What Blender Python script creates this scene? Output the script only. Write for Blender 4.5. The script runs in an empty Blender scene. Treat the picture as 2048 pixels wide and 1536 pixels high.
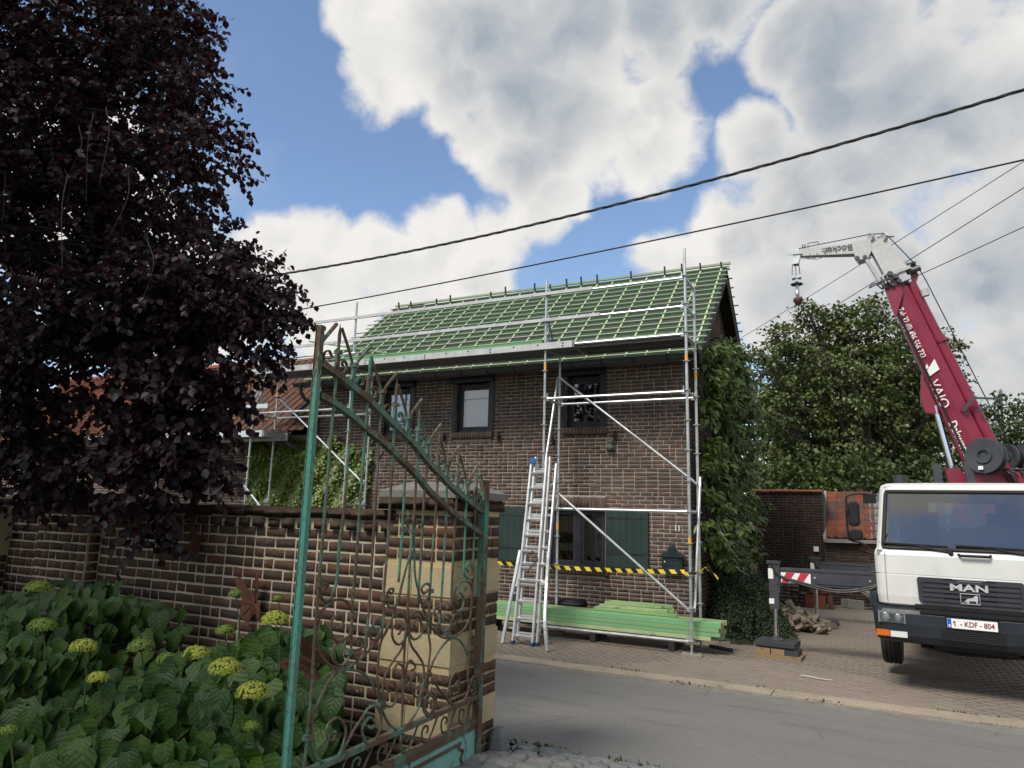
import bpy, math, random
import numpy as np
from mathutils import Vector, Matrix
random.seed(7); RNG = np.random.default_rng(11)
R = math.radians
SC = bpy.context.scene

# ---------------------------------------------------------------- camera
CAM = Vector((0, 0, 2.13))
pit, rol, yaw = R(10.4), R(1.56), R(26.8)
fw = Vector((-math.sin(yaw)*math.cos(pit), math.cos(yaw)*math.cos(pit), math.sin(pit)))
r0 = Vector((math.cos(yaw), math.sin(yaw), 0)); u0 = r0.cross(fw)
rgt = math.cos(rol)*r0 + math.sin(rol)*u0; upv = -math.sin(rol)*r0 + math.cos(rol)*u0
cd = bpy.data.cameras.new('camera'); co = bpy.data.objects.new('camera', cd); SC.collection.objects.link(co)
cd.sensor_width = 36; cd.lens = 36*1400/2048; cd.clip_start = .05; cd.clip_end = 3000
co.matrix_world = Matrix(((rgt.x, upv.x, -fw.x, CAM.x), (rgt.y, upv.y, -fw.y, CAM.y), (rgt.z, upv.z, -fw.z, CAM.z), (0, 0, 0, 1)))
SC.camera = co

# ---------------------------------------------------------------- exposure, sun, sky
SC.view_settings.view_transform = 'Standard'; SC.view_settings.look = 'None'
SC.view_settings.exposure = 0.6; SC.view_settings.gamma = 1; SC.view_settings.use_curve_mapping = False
SUN_EL, SUN_AZ = R(50), R(201)          # azimuth clockwise from +Y of the light's origin
sd = Vector((math.sin(SUN_AZ)*math.cos(SUN_EL), math.cos(SUN_AZ)*math.cos(SUN_EL), math.sin(SUN_EL)))
sl = bpy.data.lights.new('sun', 'SUN'); so = bpy.data.objects.new('sun', sl); SC.collection.objects.link(so)
sl.energy = 2.7; sl.angle = R(20); sl.color = (1, .94, .85)
so.rotation_euler = sd.to_track_quat('Z', 'Y').to_euler(); so.location = (0, -5, 30)

W = bpy.data.worlds.new('World'); SC.world = W; W.use_nodes = True
nt = W.node_tree; nt.nodes.clear()
def N(t, **k):
    n = nt.nodes.new(t)
    for a, b in k.items(): setattr(n, a, b)
    return n
def L(a, b): nt.links.new(a, b)
def mth(op, a, b=None, c=None, clamp=False):
    n = N('ShaderNodeMath', operation=op, use_clamp=clamp)
    for i, v in enumerate((a, b, c)):
        if v is None: continue
        if isinstance(v, (int, float)): n.inputs[i].default_value = v
        else: L(v, n.inputs[i])
    return n.outputs[0]
def sstep(x, a, b):
    n = N('ShaderNodeMapRange', interpolation_type='SMOOTHSTEP'); L(x, n.inputs[0])
    n.inputs[1].default_value = a; n.inputs[2].default_value = b
    return n.outputs[0]
def wnoise(vec, scale, detail, rough=.55, off=(0, 0, 0), lac=2.0):
    m = N('ShaderNodeVectorMath', operation='ADD'); L(vec, m.inputs[0]); m.inputs[1].default_value = off
    n = N('ShaderNodeTexNoise'); L(m.outputs[0], n.inputs['Vector'])
    n.inputs['Scale'].default_value = scale; n.inputs['Detail'].default_value = detail
    n.inputs['Roughness'].default_value = rough; n.inputs['Lacunarity'].default_value = lac
    return n
sky = N('ShaderNodeTexSky', sky_type='NISHITA', sun_disc=False)
sky.sun_elevation = SUN_EL; sky.sun_rotation = SUN_AZ
sky.air_density = 1.0; sky.dust_density = .15; sky.ozone_density = 1.6
tc = N('ShaderNodeTexCoord'); dirv = tc.outputs['Generated']
wn = wnoise(dirv, 7, 3)
wv = N('ShaderNodeVectorMath', operation='SUBTRACT'); L(wn.outputs['Color'], wv.inputs[0]); wv.inputs[1].default_value = (.5, .5, .5)
ws = N('ShaderNodeVectorMath', operation='SCALE'); L(wv.outputs[0], ws.inputs[0]); ws.inputs['Scale'].default_value = .07
wd = N('ShaderNodeVectorMath', operation='ADD'); L(dirv, wd.inputs[0]); L(ws.outputs[0], wd.inputs[1])
wdn = N('ShaderNodeVectorMath', operation='NORMALIZE'); L(wd.outputs[0], wdn.inputs[0]); wdir = wdn.outputs[0]
# the clouds of the day: direction and angular radius of each cloud lobe
CLOUD = [(-0.506,0.61,0.61,0.064),(-0.471,0.661,0.584,0.085),(-0.384,0.698,0.604,0.108),(-0.297,0.739,0.605,0.102),(-0.207,0.762,0.614,0.087),(-0.131,0.782,0.61,0.062),(-0.533,0.652,0.54,0.055),(-0.448,0.713,0.539,0.07),(-0.374,0.756,0.537,0.096),(-0.321,0.801,0.506,0.084),(-0.228,0.836,0.499,0.07),(-0.388,0.788,0.478,0.066),(-0.437,0.749,0.498,0.052),(-0.347,0.833,0.431,0.04),(0.014,0.824,0.566,0.095),(-0.062,0.821,0.567,0.05),(0.112,0.871,0.478,0.128),(0.038,0.903,0.428,0.113),(-0.055,0.918,0.393,0.11),(-0.15,0.918,0.367,0.071),(-0.216,0.913,0.346,0.054),(0.155,0.937,0.314,0.156),(0.051,0.961,0.273,0.145),(-0.094,0.953,0.287,0.077),(0.147,0.979,0.145,0.133),(0.009,0.874,0.486,0.073),(-0.108,0.874,0.473,0.055),(-0.68,0.649,0.342,0.055),(-0.638,0.689,0.344,0.053),(-0.586,0.731,0.351,0.051),(-0.51,0.776,0.37,0.058),(-0.437,0.815,0.381,0.055),(-0.651,0.7,0.292,0.073),(-0.565,0.763,0.315,0.083),(-0.475,0.814,0.334,0.063),(-0.377,0.835,0.401,0.038),(-0.711,0.63,0.312,0.057),(-0.627,0.738,0.25,0.082),(-0.758,0.598,0.26,0.093),(-0.815,0.495,0.3,0.112),(-0.808,0.414,0.42,0.092),(-0.512,0.812,0.279,0.063)]
GREY = [(-0.36,0.73,0.58,0.14),(-0.16,0.79,0.60,0.10),(0.02,0.82,0.57,0.17),(-0.05,0.91,0.40,0.11),(0.05,0.96,0.27,0.20),(0.14,0.90,0.40,0.14),(-0.39,0.79,0.47,0.06)]
def lobes(lst, vec):
    acc = None
    for x, y, z, r in lst:
        l = math.sqrt(x*x+y*y+z*z); d = N('ShaderNodeVectorMath', operation='DOT_PRODUCT')
        L(vec, d.inputs[0]); d.inputs[1].default_value = (x/l, y/l, z/l)
        v = mth('MULTIPLY_ADD', d.outputs['Value'], 2/r**2, 1-2/r**2)
        acc = v if acc is None else mth('MAXIMUM', acc, v)
    return mth('MAXIMUM', acc, -1.5)
cv = lobes(CLOUD, wdir)
far = wnoise(dirv, 3.6, 6, .55, (3, 1, 7))
outv = mth('MULTIPLY_ADD', far.outputs['Fac'], 7.0, -3.2)
vd = N('ShaderNodeVectorMath', operation='DOT_PRODUCT'); L(dirv, vd.inputs[0]); vd.inputs[1].default_value = (-.443, .878, .18)
outside = sstep(vd.outputs['Value'], .72, .58)
mixv = N('ShaderNodeMix', data_type='FLOAT'); L(outside, mixv.inputs['Factor']); L(cv, mixv.inputs[2]); L(outv, mixv.inputs[3])
def field(vec, off, det=8):
    """cloud density: fine billows on broad swells"""
    f1 = wnoise(vec, 9, det, .60, off)
    vm = N('ShaderNodeVectorMath', operation='ADD'); L(vec, vm.inputs[0]); vm.inputs[1].default_value = off
    vo = N('ShaderNodeTexVoronoi', feature='SMOOTH_F1'); L(vm.outputs[0], vo.inputs['Vector']); vo.inputs['Scale'].default_value = 19; vo.inputs['Smoothness'].default_value = .6
    vo.inputs['Detail'].default_value = 0.0; vo.inputs['Roughness'].default_value = .5
    return mth('ADD', mth('MULTIPLY', mth('SUBTRACT', f1.outputs['Fac'], .5), 2.5), mth('MULTIPLY', mth('SUBTRACT', .42, vo.outputs['Distance']), .6))
fb = field(wdir, (1.3, .2, 0)); fo = field(wdir, (1.3-.016, .2-.006, .028), 4)     # the second: a step towards the light, for the clouds' own shade
raw = mth('ADD', mth('ADD', fb, .17), mth('MULTIPLY', mixv.outputs[0], .85))
mask = sstep(raw, -.24, .50)
veil = wnoise(dirv, 4, 4, .6, (5, 5, 1))
mask = mth('MAXIMUM', mask, mth('MULTIPLY', sstep(veil.outputs['Fac'], .56, .8), .2))
relief = mth('SUBTRACT', fo, fb)
low = wnoise(dirv, 4.5, 2, .5, (2, 0, 3))
gv = sstep(lobes(GREY, wdir), -.6, .8)
thick = sstep(raw, .3, 1.4)
g1 = mth('MULTIPLY_ADD', relief, .42, mth('MULTIPLY', gv, .50))
g2 = mth('MULTIPLY_ADD', mth('SUBTRACT', low.outputs['Fac'], .5), .35, g1)
g3 = mth('MULTIPLY', mth('ADD', g2, .10), mth('MULTIPLY_ADD', thick, .7, .3), clamp=True)
cr = N('ShaderNodeValToRGB'); L(g3, cr.inputs[0])
e = cr.color_ramp.elements
e[0].position = 0; e[0].color = (.97, .945, .90, 1); e[1].position = 1; e[1].color = (.24, .30, .38, 1)
el = e.new(.3); el.color = (.68, .69, .70, 1); el = e.new(.6); el.color = (.43, .485, .55, 1)
csc = N('ShaderNodeVectorMath', operation='SCALE'); L(cr.outputs[0], csc.inputs[0]); csc.inputs['Scale'].default_value = 5.1
mx = N('ShaderNodeMix', data_type='RGBA'); L(mask, mx.inputs['Factor']); L(sky.outputs[0], mx.inputs[6]); L(csc.outputs[0], mx.inputs[7])
bg = N('ShaderNodeBackground'); bg.inputs['Strength'].default_value = .12; L(mx.outputs[2], bg.inputs['Color'])
ow = N('ShaderNodeOutputWorld'); L(bg.outputs[0], ow.inputs['Surface'])
W.cycles.sampling_method = 'MANUAL'; W.cycles.sample_map_resolution = 512

# ---------------------------------------------------------------- helpers
COL = SC.collection
ORG = {}
def origin(o): return ORG.get(o.name, Vector((0, 0, 0))) if o else Vector((0, 0, 0))
def put(o, label=None, cat=None, group=None, kind=None):
    if label: o['label'] = label
    if cat: o['category'] = cat
    if group: o['group'] = group
    if kind: o['kind'] = kind
    return o
def thing(name, label, cat, loc=(0, 0, 0), group=None):
    o = bpy.data.objects.new(name, None); COL.objects.link(o); o.location = loc; o.empty_display_size = .1
    ORG[o.name] = Vector(loc); return put(o, label, cat, group)
def link(name, me, mat, parent=None, loc=None, smooth=False):
    """mesh given in coordinates local to its parent's origin (or world)"""
    if mat is not None and not me.materials: me.materials.append(mat)
    if smooth: me.shade_smooth()
    o = bpy.data.objects.new(name, me); COL.objects.link(o)
    if parent is not None: o.parent = parent; ORG[o.name] = origin(parent)
    else: ORG[o.name] = Vector((0, 0, 0))
    return o
class MB:
    """collects shapes in world coordinates and links them as one mesh"""
    def __init__(s): s.v = []; s.f = []
    def add(s, vs, fs):
        b = len(s.v); s.v += [tuple(v) for v in vs]; s.f += [tuple(i+b for i in f) for f in fs]; return s
    def box(s, x0, x1, y0, y1, z0, z1):
        return s.add([(x0,y0,z0),(x1,y0,z0),(x1,y1,z0),(x0,y1,z0),(x0,y0,z1),(x1,y0,z1),(x1,y1,z1),(x0,y1,z1)],
                     [(0,3,2,1),(4,5,6,7),(0,1,5,4),(1,2,6,5),(2,3,7,6),(3,0,4,7)])
    def hexa(s, c, U, V, Wv):
        c, U, V, Wv = Vector(c), Vector(U)/2, Vector(V)/2, Vector(Wv)/2
        return s.add([c+U*a+V*b+Wv*d for d in (-1, 1) for a, b in ((-1,-1),(1,-1),(1,1),(-1,1))],
                     [(0,3,2,1),(4,5,6,7),(0,1,5,4),(1,2,6,5),(2,3,7,6),(3,0,4,7)])
    def bar(s, p, q, w, h, up=(0, 0, 1)):
        p, q = Vector(p), Vector(q); d = (q-p); dn = d.normalized(); sd_ = dn.cross(Vector(up))
        if sd_.length < 1e-4: sd_ = dn.cross(Vector((0, 1, 0)))
        sd_.normalize(); u_ = sd_.cross(dn)
        return s.hexa((p+q)/2, d, sd_*w, u_*h)
    def tube(s, pts, r, n=8, cap=True):
        pts = [Vector(p) for p in pts]; m = len(pts); rs = r if isinstance(r, (list, tuple)) else [r]*m
        prev = None; vs = []
        for i, p in enumerate(pts):
            t = (pts[min(i+1, m-1)]-pts[max(i-1, 0)]).normalized()
            if prev is None:
                a = t.cross(Vector((0, 0, 1)))
                if a.length < .05: a = t.cross(Vector((0, 1, 0)))
            else: a = prev - t*prev.dot(t)
            a.normalize(); prev = a; b = t.cross(a)
            vs += [p+(a*math.cos(2*math.pi*k/n)+b*math.sin(2*math.pi*k/n))*rs[i] for k in range(n)]
        fs = [(i*n+k, i*n+(k+1) % n, (i+1)*n+(k+1) % n, (i+1)*n+k) for i in range(m-1) for k in range(n)]
        if cap: fs += [tuple(range(n-1, -1, -1)), tuple((m-1)*n+k for k in range(n))]
        return s.add(vs, fs)
    def strip(s, pts, w, h, nrm):
        """flat bar of width w (along nrm) and height h swept along pts"""
        pts = [Vector(p) for p in pts]; nrm = Vector(nrm).normalized(); m = len(pts); vs = []
        for i, p in enumerate(pts):
            t = (pts[min(i+1, m-1)]-pts[max(i-1, 0)]).normalized(); u_ = nrm.cross(t).normalized()
            vs += [p-nrm*w/2-u_*h/2, p+nrm*w/2-u_*h/2, p+nrm*w/2+u_*h/2, p-nrm*w/2+u_*h/2]
        fs = [(i*4+k, i*4+(k+1) % 4, i*4+4+(k+1) % 4, i*4+4+k) for i in range(m-1) for k in range(4)]
        return s.add(vs, fs+[(3, 2, 1, 0), tuple(m*4-4+k for k in range(4))])
    def lathe(s, prof, base, axis=(0, 0, 1), n=16):
        ax = Vector(axis).normalized(); a = ax.cross(Vector((1, 0, 0)))
        if a.length < .1: a = ax.cross(Vector((0, 1, 0)))
        a.normalize(); b = ax.cross(a); base = Vector(base)
        vs = [base+ax*z+(a*math.cos(2*math.pi*k/n)+b*math.sin(2*math.pi*k/n))*r for r, z in prof for k in range(n)]
        m = len(prof)
        fs = [(i*n+k, i*n+(k+1) % n, (i+1)*n+(k+1) % n, (i+1)*n+k) for i in range(m-1) for k in range(n)]
        return s.add(vs, fs+[tuple(range(n-1, -1, -1)), tuple((m-1)*n+k for k in range(n))])
    def prism(s, poly, d):
        """closed polygon of 3-d points pushed by d"""
        n = len(poly); d = Vector(d); vs = [Vector(p) for p in poly]; vs += [p+d for p in vs]
        return s.add(vs, [tuple(range(n-1, -1, -1)), tuple(range(n, 2*n))]+[(i, (i+1) % n, n+(i+1) % n, n+i) for i in range(n)])
    def loft(s, rings, closed=True, caps=(False, False)):
        n = len(rings[0]); vs = [p for r_ in rings for p in r_]; fs = []
        for i in range(len(rings)-1):
            for k in range(n if closed else n-1): fs.append((i*n+k, i*n+(k+1) % n, (i+1)*n+(k+1) % n, (i+1)*n+k))
        if caps[0]: fs.append(tuple(range(n-1, -1, -1)))
        if caps[1]: fs.append(tuple((len(rings)-1)*n+k for k in range(n)))
        return s.add(vs, fs)
    def mesh(s, name, parent=None):
        o = origin(parent); me = bpy.data.meshes.new(name)
        me.from_pydata([(v[0]-o.x, v[1]-o.y, v[2]-o.z) for v in s.v], [], s.f); me.update(); return me
    def build(s, name, mat, parent=None, smooth=False, label=None, cat=None, group=None, kind=None):
        return put(link(name, s.mesh(name, parent), mat, parent, smooth=smooth), label, cat, group, kind)
def np_mesh(name, V, F, nv):
    """V (n,3) array, F (m,k) array of k-gons"""
    me = bpy.data.meshes.new(name); me.vertices.add(len(V)); me.vertices.foreach_set('co', np.ascontiguousarray(V, np.float32).ravel())
    me.loops.add(F.size); me.loops.foreach_set('vertex_index', np.ascontiguousarray(F, np.int32).ravel())
    me.polygons.add(len(F)); me.polygons.foreach_set('loop_start', np.arange(0, F.size, nv, dtype=np.int32))
    me.polygons.foreach_set('loop_total', np.full(len(F), nv, np.int32)); me.update(calc_edges=True); return me
def cmr(pts, k=5):
    """Catmull-Rom through 3-d points"""
    P = [Vector(p) for p in pts]
    if len(P) < 3: return P
    P = [2*P[0]-P[1]]+P+[2*P[-1]-P[-2]]; o = []
    for i in range(1, len(P)-2):
        a, b, c, d = P[i-1:i+3]
        for j in range(k):
            t = j/k; o.append(.5*((2*b)+(c-a)*t+(2*a-5*b+4*c-d)*t*t+(3*b-a-3*c+d)*t**3))
    return o+[P[-2]]
BOXF = np.array([(0,3,2,1),(4,5,6,7),(0,1,5,4),(1,2,6,5),(2,3,7,6),(3,0,4,7)])
BOXV = np.array([(a, b, c) for c in (-.5, .5) for a, b in ((-.5,-.5),(.5,-.5),(.5,.5),(-.5,.5))])
def rough_box(j): return (BOXV + RNG.uniform(-j, j, BOXV.shape)*np.array([.35, .3, 1]), BOXF)
DOMEV = np.array([(-.5,-.5,-.5),(.5,-.5,-.5),(.5,.5,-.5),(-.5,.5,-.5),(-.5,-.5,.2),(.5,-.5,.2),(.5,.5,.2),(-.5,.5,.2),(-.36,-.34,.5),(.36,-.34,.5),(.36,.34,.5),(-.36,.34,.5)])
DOMEF = np.array([(0,1,5,4),(1,2,6,5),(2,3,7,6),(3,0,4,7),(4,5,9,8),(5,6,10,9),(6,7,11,10),(7,4,8,11),(8,9,10,11)])
def dome(j): return (DOMEV + RNG.uniform(-j, j, DOMEV.shape)*np.array([1, 1, .8]), DOMEF)
def pieces(parent, name, protos, items, mat, nmax=300, key=None, smooth=False, stuff=None):
    """items: (centre, U, V, W) full edge vectors. The nmax first by key become objects sharing prototype meshes, the rest one joined part."""
    if key: items = sorted(items, key=key)
    o = origin(parent); ms = []
    for k, (pv, pf) in enumerate(protos):
        me = np_mesh(name, pv, pf, pf.shape[1]); me.materials.append(mat)
        if smooth: me.shade_smooth()
        ms.append(me)
    for c, U, V, Wv in items[:nmax]:
        ob = bpy.data.objects.new(name, random.choice(ms)); COL.objects.link(ob); ob.parent = parent
        m = Matrix(((U[0], V[0], Wv[0], c[0]-o.x), (U[1], V[1], Wv[1], c[1]-o.y), (U[2], V[2], Wv[2], c[2]-o.z), (0, 0, 0, 1)))
        ob.matrix_local = m
    rest = items[nmax:]
    if rest:
        A = np.array([[*c, *U, *V, *Wv] for c, U, V, Wv in rest]); c, U, V, Wv = A[:, :3], A[:, 3:6], A[:, 6:9], A[:, 9:]
        pi = RNG.integers(0, len(protos), len(rest)); PV = np.array([p[0] for p in protos])[pi]; nv = PV.shape[1]
        X = c[:, None]+PV[:, :, :1]*U[:, None]+PV[:, :, 1:2]*V[:, None]+PV[:, :, 2:]*Wv[:, None] - np.array(o)
        F = (protos[0][1][None]+(np.arange(len(rest))*nv)[:, None, None]).reshape(-1, protos[0][1].shape[1])
        ob = link(stuff or name, np_mesh(name, X.reshape(-1, 3), F, F.shape[1]), mat, parent, smooth=smooth); ob['kind'] = 'stuff'
def camdist(it): return (Vector(it[0])-CAM).length
# leaves -------------------------------------------------------------
LEAF6 = (np.array([(0,0,0),(.30,.28,.07),(.33,.6,.08),(0,1,-.06),(-.33,.6,.08),(-.30,.28,.07)]), np.array([(0,1,2,3),(0,3,4,5)]))
SLIM = (np.array([(0,0,0),(.17,.3,.05),(.16,.62,.04),(0,1,-.14),(-.16,.62,.04),(-.17,.3,.05)]), np.array([(0,1,2,3),(0,3,4,5)]))
_h = [(0,.0,0),(0,.33,.0),(0,.68,-.05),(0,1.0,-.19),(.24,-.08,.04),(.45,.19,.11),(.37,.55,.08),(.16,.83,-.06),(-.27,-.06,.06),(-.46,.22,.12),(-.36,.58,.07),(-.18,.82,-.07)]
HEART = (np.array(_h), np.array([(0,4,5,1),(1,5,6,2),(2,6,7,3),(0,1,9,8),(1,2,10,9),(2,3,11,10)]))
def unit(a): return a/np.maximum(np.linalg.norm(a, axis=-1, keepdims=True), 1e-6)
def leaf_axes(D_, Nn): 
    Y_ = unit(D_); X_ = unit(np.cross(Y_, Nn)); return X_, Y_, np.cross(X_, Y_)
def leaves(name, P, D_, Nn, S, tpl, mat, parent, nparts=0, kind='stuff', partname='leaf'):
    """P base points, D_ directions of the midribs, Nn rough normals, S lengths"""
    X_, Y_, Z_ = leaf_axes(D_, Nn); tv, tf = tpl; o = np.array(origin(parent))
    if nparts:
        d = np.linalg.norm(P-np.array(CAM), axis=1); idx = np.argsort(d)[:nparts]; me = np_mesh(partname, tv, tf, tf.shape[1]); me.materials.append(mat); me.attributes.new('lv', 'FLOAT_VECTOR', 'POINT').data.foreach_set('vector', np.ascontiguousarray(tv, np.float32).ravel())
        for i in idx:
            ob = bpy.data.objects.new(partname, me); COL.objects.link(ob); ob.parent = parent; s = S[i]
            ob.matrix_local = Matrix([[X_[i][k]*s, Y_[i][k]*s, Z_[i][k]*s, P[i][k]-o[k]] for k in range(3)]+[[0, 0, 0, 1]])
        keep = np.ones(len(P), bool); keep[idx] = False; P, S, X_, Y_, Z_ = P[keep], S[keep], X_[keep], Y_[keep], Z_[keep]
    s = S[:, None, None]
    V = P[:, None]-o+s*(tv[None, :, :1]*X_[:, None]+tv[None, :, 1:2]*Y_[:, None]+tv[None, :, 2:]*Z_[:, None])
    F = (tf[None]+(np.arange(len(P))*len(tv))[:, None, None]).reshape(-1, tf.shape[1])
    me = np_mesh(name, V.reshape(-1, 3), F, tf.shape[1])
    if tpl is HEART: me.attributes.new('lv', 'FLOAT_VECTOR', 'POINT').data.foreach_set('vector', np.ascontiguousarray(np.tile(tv, (len(P), 1)), np.float32).ravel())
    ob = link(name, me, mat, parent)
    if kind: ob['kind'] = kind
    return ob

# ---------------------------------------------------------------- materials
def srgb(r, g, b): return tuple(((c/255)/12.92 if c/255 <= .04045 else ((c/255+.055)/1.055)**2.4) for c in (r, g, b))
class MT:
    def __init__(s, name):
        s.m = bpy.data.materials.new(name); s.m.use_nodes = True; s.t = s.m.node_tree; s.t.nodes.clear()
        s.out = s.t.nodes.new('ShaderNodeOutputMaterial'); s.b = s.t.nodes.new('ShaderNodeBsdfPrincipled'); s.t.links.new(s.b.outputs[0], s.out.inputs[0])
        s.geo = s.t.nodes.new('ShaderNodeNewGeometry'); s.pos = s.geo.outputs['Position']
    def n(s, t, **k):
        x = s.t.nodes.new(t)
        for a, b in k.items(): setattr(x, a, b)
        return x
    def l(s, a, b): s.t.links.new(a, b)
    def noise(s, scale, detail=4, rough=.6, stretch=None, vec=None, dist=0):
        v = vec or s.pos
        if stretch:
            mp = s.n('ShaderNodeVectorMath', operation='MULTIPLY'); s.l(v, mp.inputs[0]); mp.inputs[1].default_value = stretch; v = mp.outputs[0]
        x = s.n('ShaderNodeTexNoise'); s.l(v, x.inputs['Vector']); x.inputs['Scale'].default_value = scale
        x.inputs['Detail'].default_value = detail; x.inputs['Roughness'].default_value = rough; x.inputs['Distortion'].default_value = dist
        return x.outputs['Fac']
    def ramp(s, fac, stops, interp='LINEAR'):
        r_ = s.n('ShaderNodeValToRGB'); r_.color_ramp.interpolation = interp; e = r_.color_ramp.elements
        while len(e) > 1: e.remove(e[-1])
        for i, (p, c) in enumerate(stops):
            x = e[0] if i == 0 else e.new(p); x.position = p; x.color = (*c, 1) if len(c) == 3 else c
        if fac is not None: s.l(fac, r_.inputs[0])
        return r_.outputs[0]
    def val(s, fac, a, b, x=0, y=1):
        r_ = s.n('ShaderNodeMapRange'); s.l(fac, r_.inputs[0])
        for i, v in enumerate((a, b, x, y)): r_.inputs[i+1].default_value = v
        return r_.outputs[0]
    def mix(s, fac, a, b, mode='MIX'):
        x = s.n('ShaderNodeMix', data_type='RGBA', blend_type=mode)
        for sock, v in ((x.inputs['Factor'], fac), (x.inputs[6], a), (x.inputs[7], b)):
            if isinstance(v, (int, float)): sock.default_value = v
            elif isinstance(v, tuple): sock.default_value = (*v, 1) if len(v) == 3 else v
            else: s.l(v, sock)
        return x.outputs[2]
    def rand(s):
        oi = s.n('ShaderNodeObjectInfo'); a = s.n('ShaderNodeMath', operation='ADD'); s.l(oi.outputs['Random'], a.inputs[0]); s.l(s.geo.outputs['Random Per Island'], a.inputs[1])
        f = s.n('ShaderNodeMath', operation='FRACT'); s.l(a.outputs[0], f.inputs[0]); return f.outputs[0]
    def math(s, op, a, b=0.0):
        x = s.n('ShaderNodeMath', operation=op)
        for i, v in enumerate((a, b)):
            if isinstance(v, (int, float)): x.inputs[i].default_value = v
            else: s.l(v, x.inputs[i])
        return x.outputs[0]
    def bump(s, h, strength=.5, dist=.01):
        x = s.n('ShaderNodeBump'); s.l(h, x.inputs['Height']); x.inputs['Strength'].default_value = strength; x.inputs['Distance'].default_value = dist
        s.l(x.outputs[0], s.b.inputs['Normal'])
    def fin(s, col=None, rough=.7, metal=0, spec=.5):
        if col is not None:
            if isinstance(col, tuple): s.b.inputs['Base Color'].default_value = (*col, 1)
            else: s.l(col, s.b.inputs['Base Color'])
        if isinstance(rough, (int, float)): s.b.inputs['Roughness'].default_value = rough
        else: s.l(rough, s.b.inputs['Roughness'])
        if isinstance(metal, (int, float)): s.b.inputs['Metallic'].default_value = metal
        else: s.l(metal, s.b.inputs['Metallic'])
        s.b.inputs['Specular IOR Level'].default_value = spec
        return s.m
def plain(name, c, rough=.6, metal=0, var=.25, scale=6, bump=0, spec=.5):
    """one colour, broken up by wear at two scales"""
    t = MT(name); a = t.noise(scale, 6, .65); b = t.noise(scale*9, 3)
    f = t.math('ADD', t.math('MULTIPLY', a, .7), t.math('MULTIPLY', b, .3))
    lo = tuple(x*(1-var) for x in c); hi = tuple(min(1, x*(1+var)) for x in c)
    col = t.ramp(f, [(.3, lo), (.7, hi)])
    if bump: t.bump(b, bump, .004)
    return t.fin(col, t.val(a, .3, .7, max(.05, rough-.1), min(1, rough+.1)), metal, spec)
def bricky(name, cols, chalk, chalk_amt, dark=.35, moss=None):
    t = MT(name); r_ = t.rand(); st = [(i/len(cols), c) for i, c in enumerate(cols)]
    base = t.ramp(r_, st, 'CONSTANT')
    n1 = t.noise(30, 5, .7); n2 = t.noise(140, 3); n3 = t.noise(2.2, 4)
    c = t.mix(t.val(n1, .35, .7, 0, .6), base, tuple(x*dark for x in cols[0]))
    c = t.mix(t.val(n2, .6, .8, 0, .35), c, tuple(min(1, x*2.2) for x in cols[0]))
    ch = t.math('MULTIPLY', t.val(n1, .56, .68), t.val(t.math('FRACT', t.math('MULTIPLY', r_, 7.13)), 1-chalk_amt, 1))
    c = t.mix(ch, c, chalk)
    c = t.mix(t.val(n3, .35, .75, 0, .35), c, tuple(x*.45 for x in cols[-1]))
    n5 = t.noise(1.4, 5, .65, (3, 3, .35)); c = t.mix(t.val(n5, .5, .72, 0, .45), c, tuple(x*.4 for x in cols[0])); c = t.mix(t.val(t.noise(.9, 4), .55, .75, 0, .25), c, tuple(min(1, x*1.9) for x in cols[0]))
    if moss: c = t.mix(t.val(t.noise(4, 5, .7), .5, .75, 0, .5), c, moss)
    t.bump(t.math('ADD', t.math('MULTIPLY', n1, .35), n2), .8, .004)
    return t.fin(c, .95, 0, .12)
def mortar(name, c):
    t = MT(name); n1 = t.noise(60, 4); n2 = t.noise(3, 5)
    col = t.mix(t.val(n2, .35, .7, 0, .55), tuple(c), tuple(x*.55 for x in c)); col = t.mix(t.val(n1, .4, .75, 0, .4), col, tuple(x*.6 for x in c))
    t.bump(n1, .8, .006); return t.fin(col, .95, 0, .15)
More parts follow.
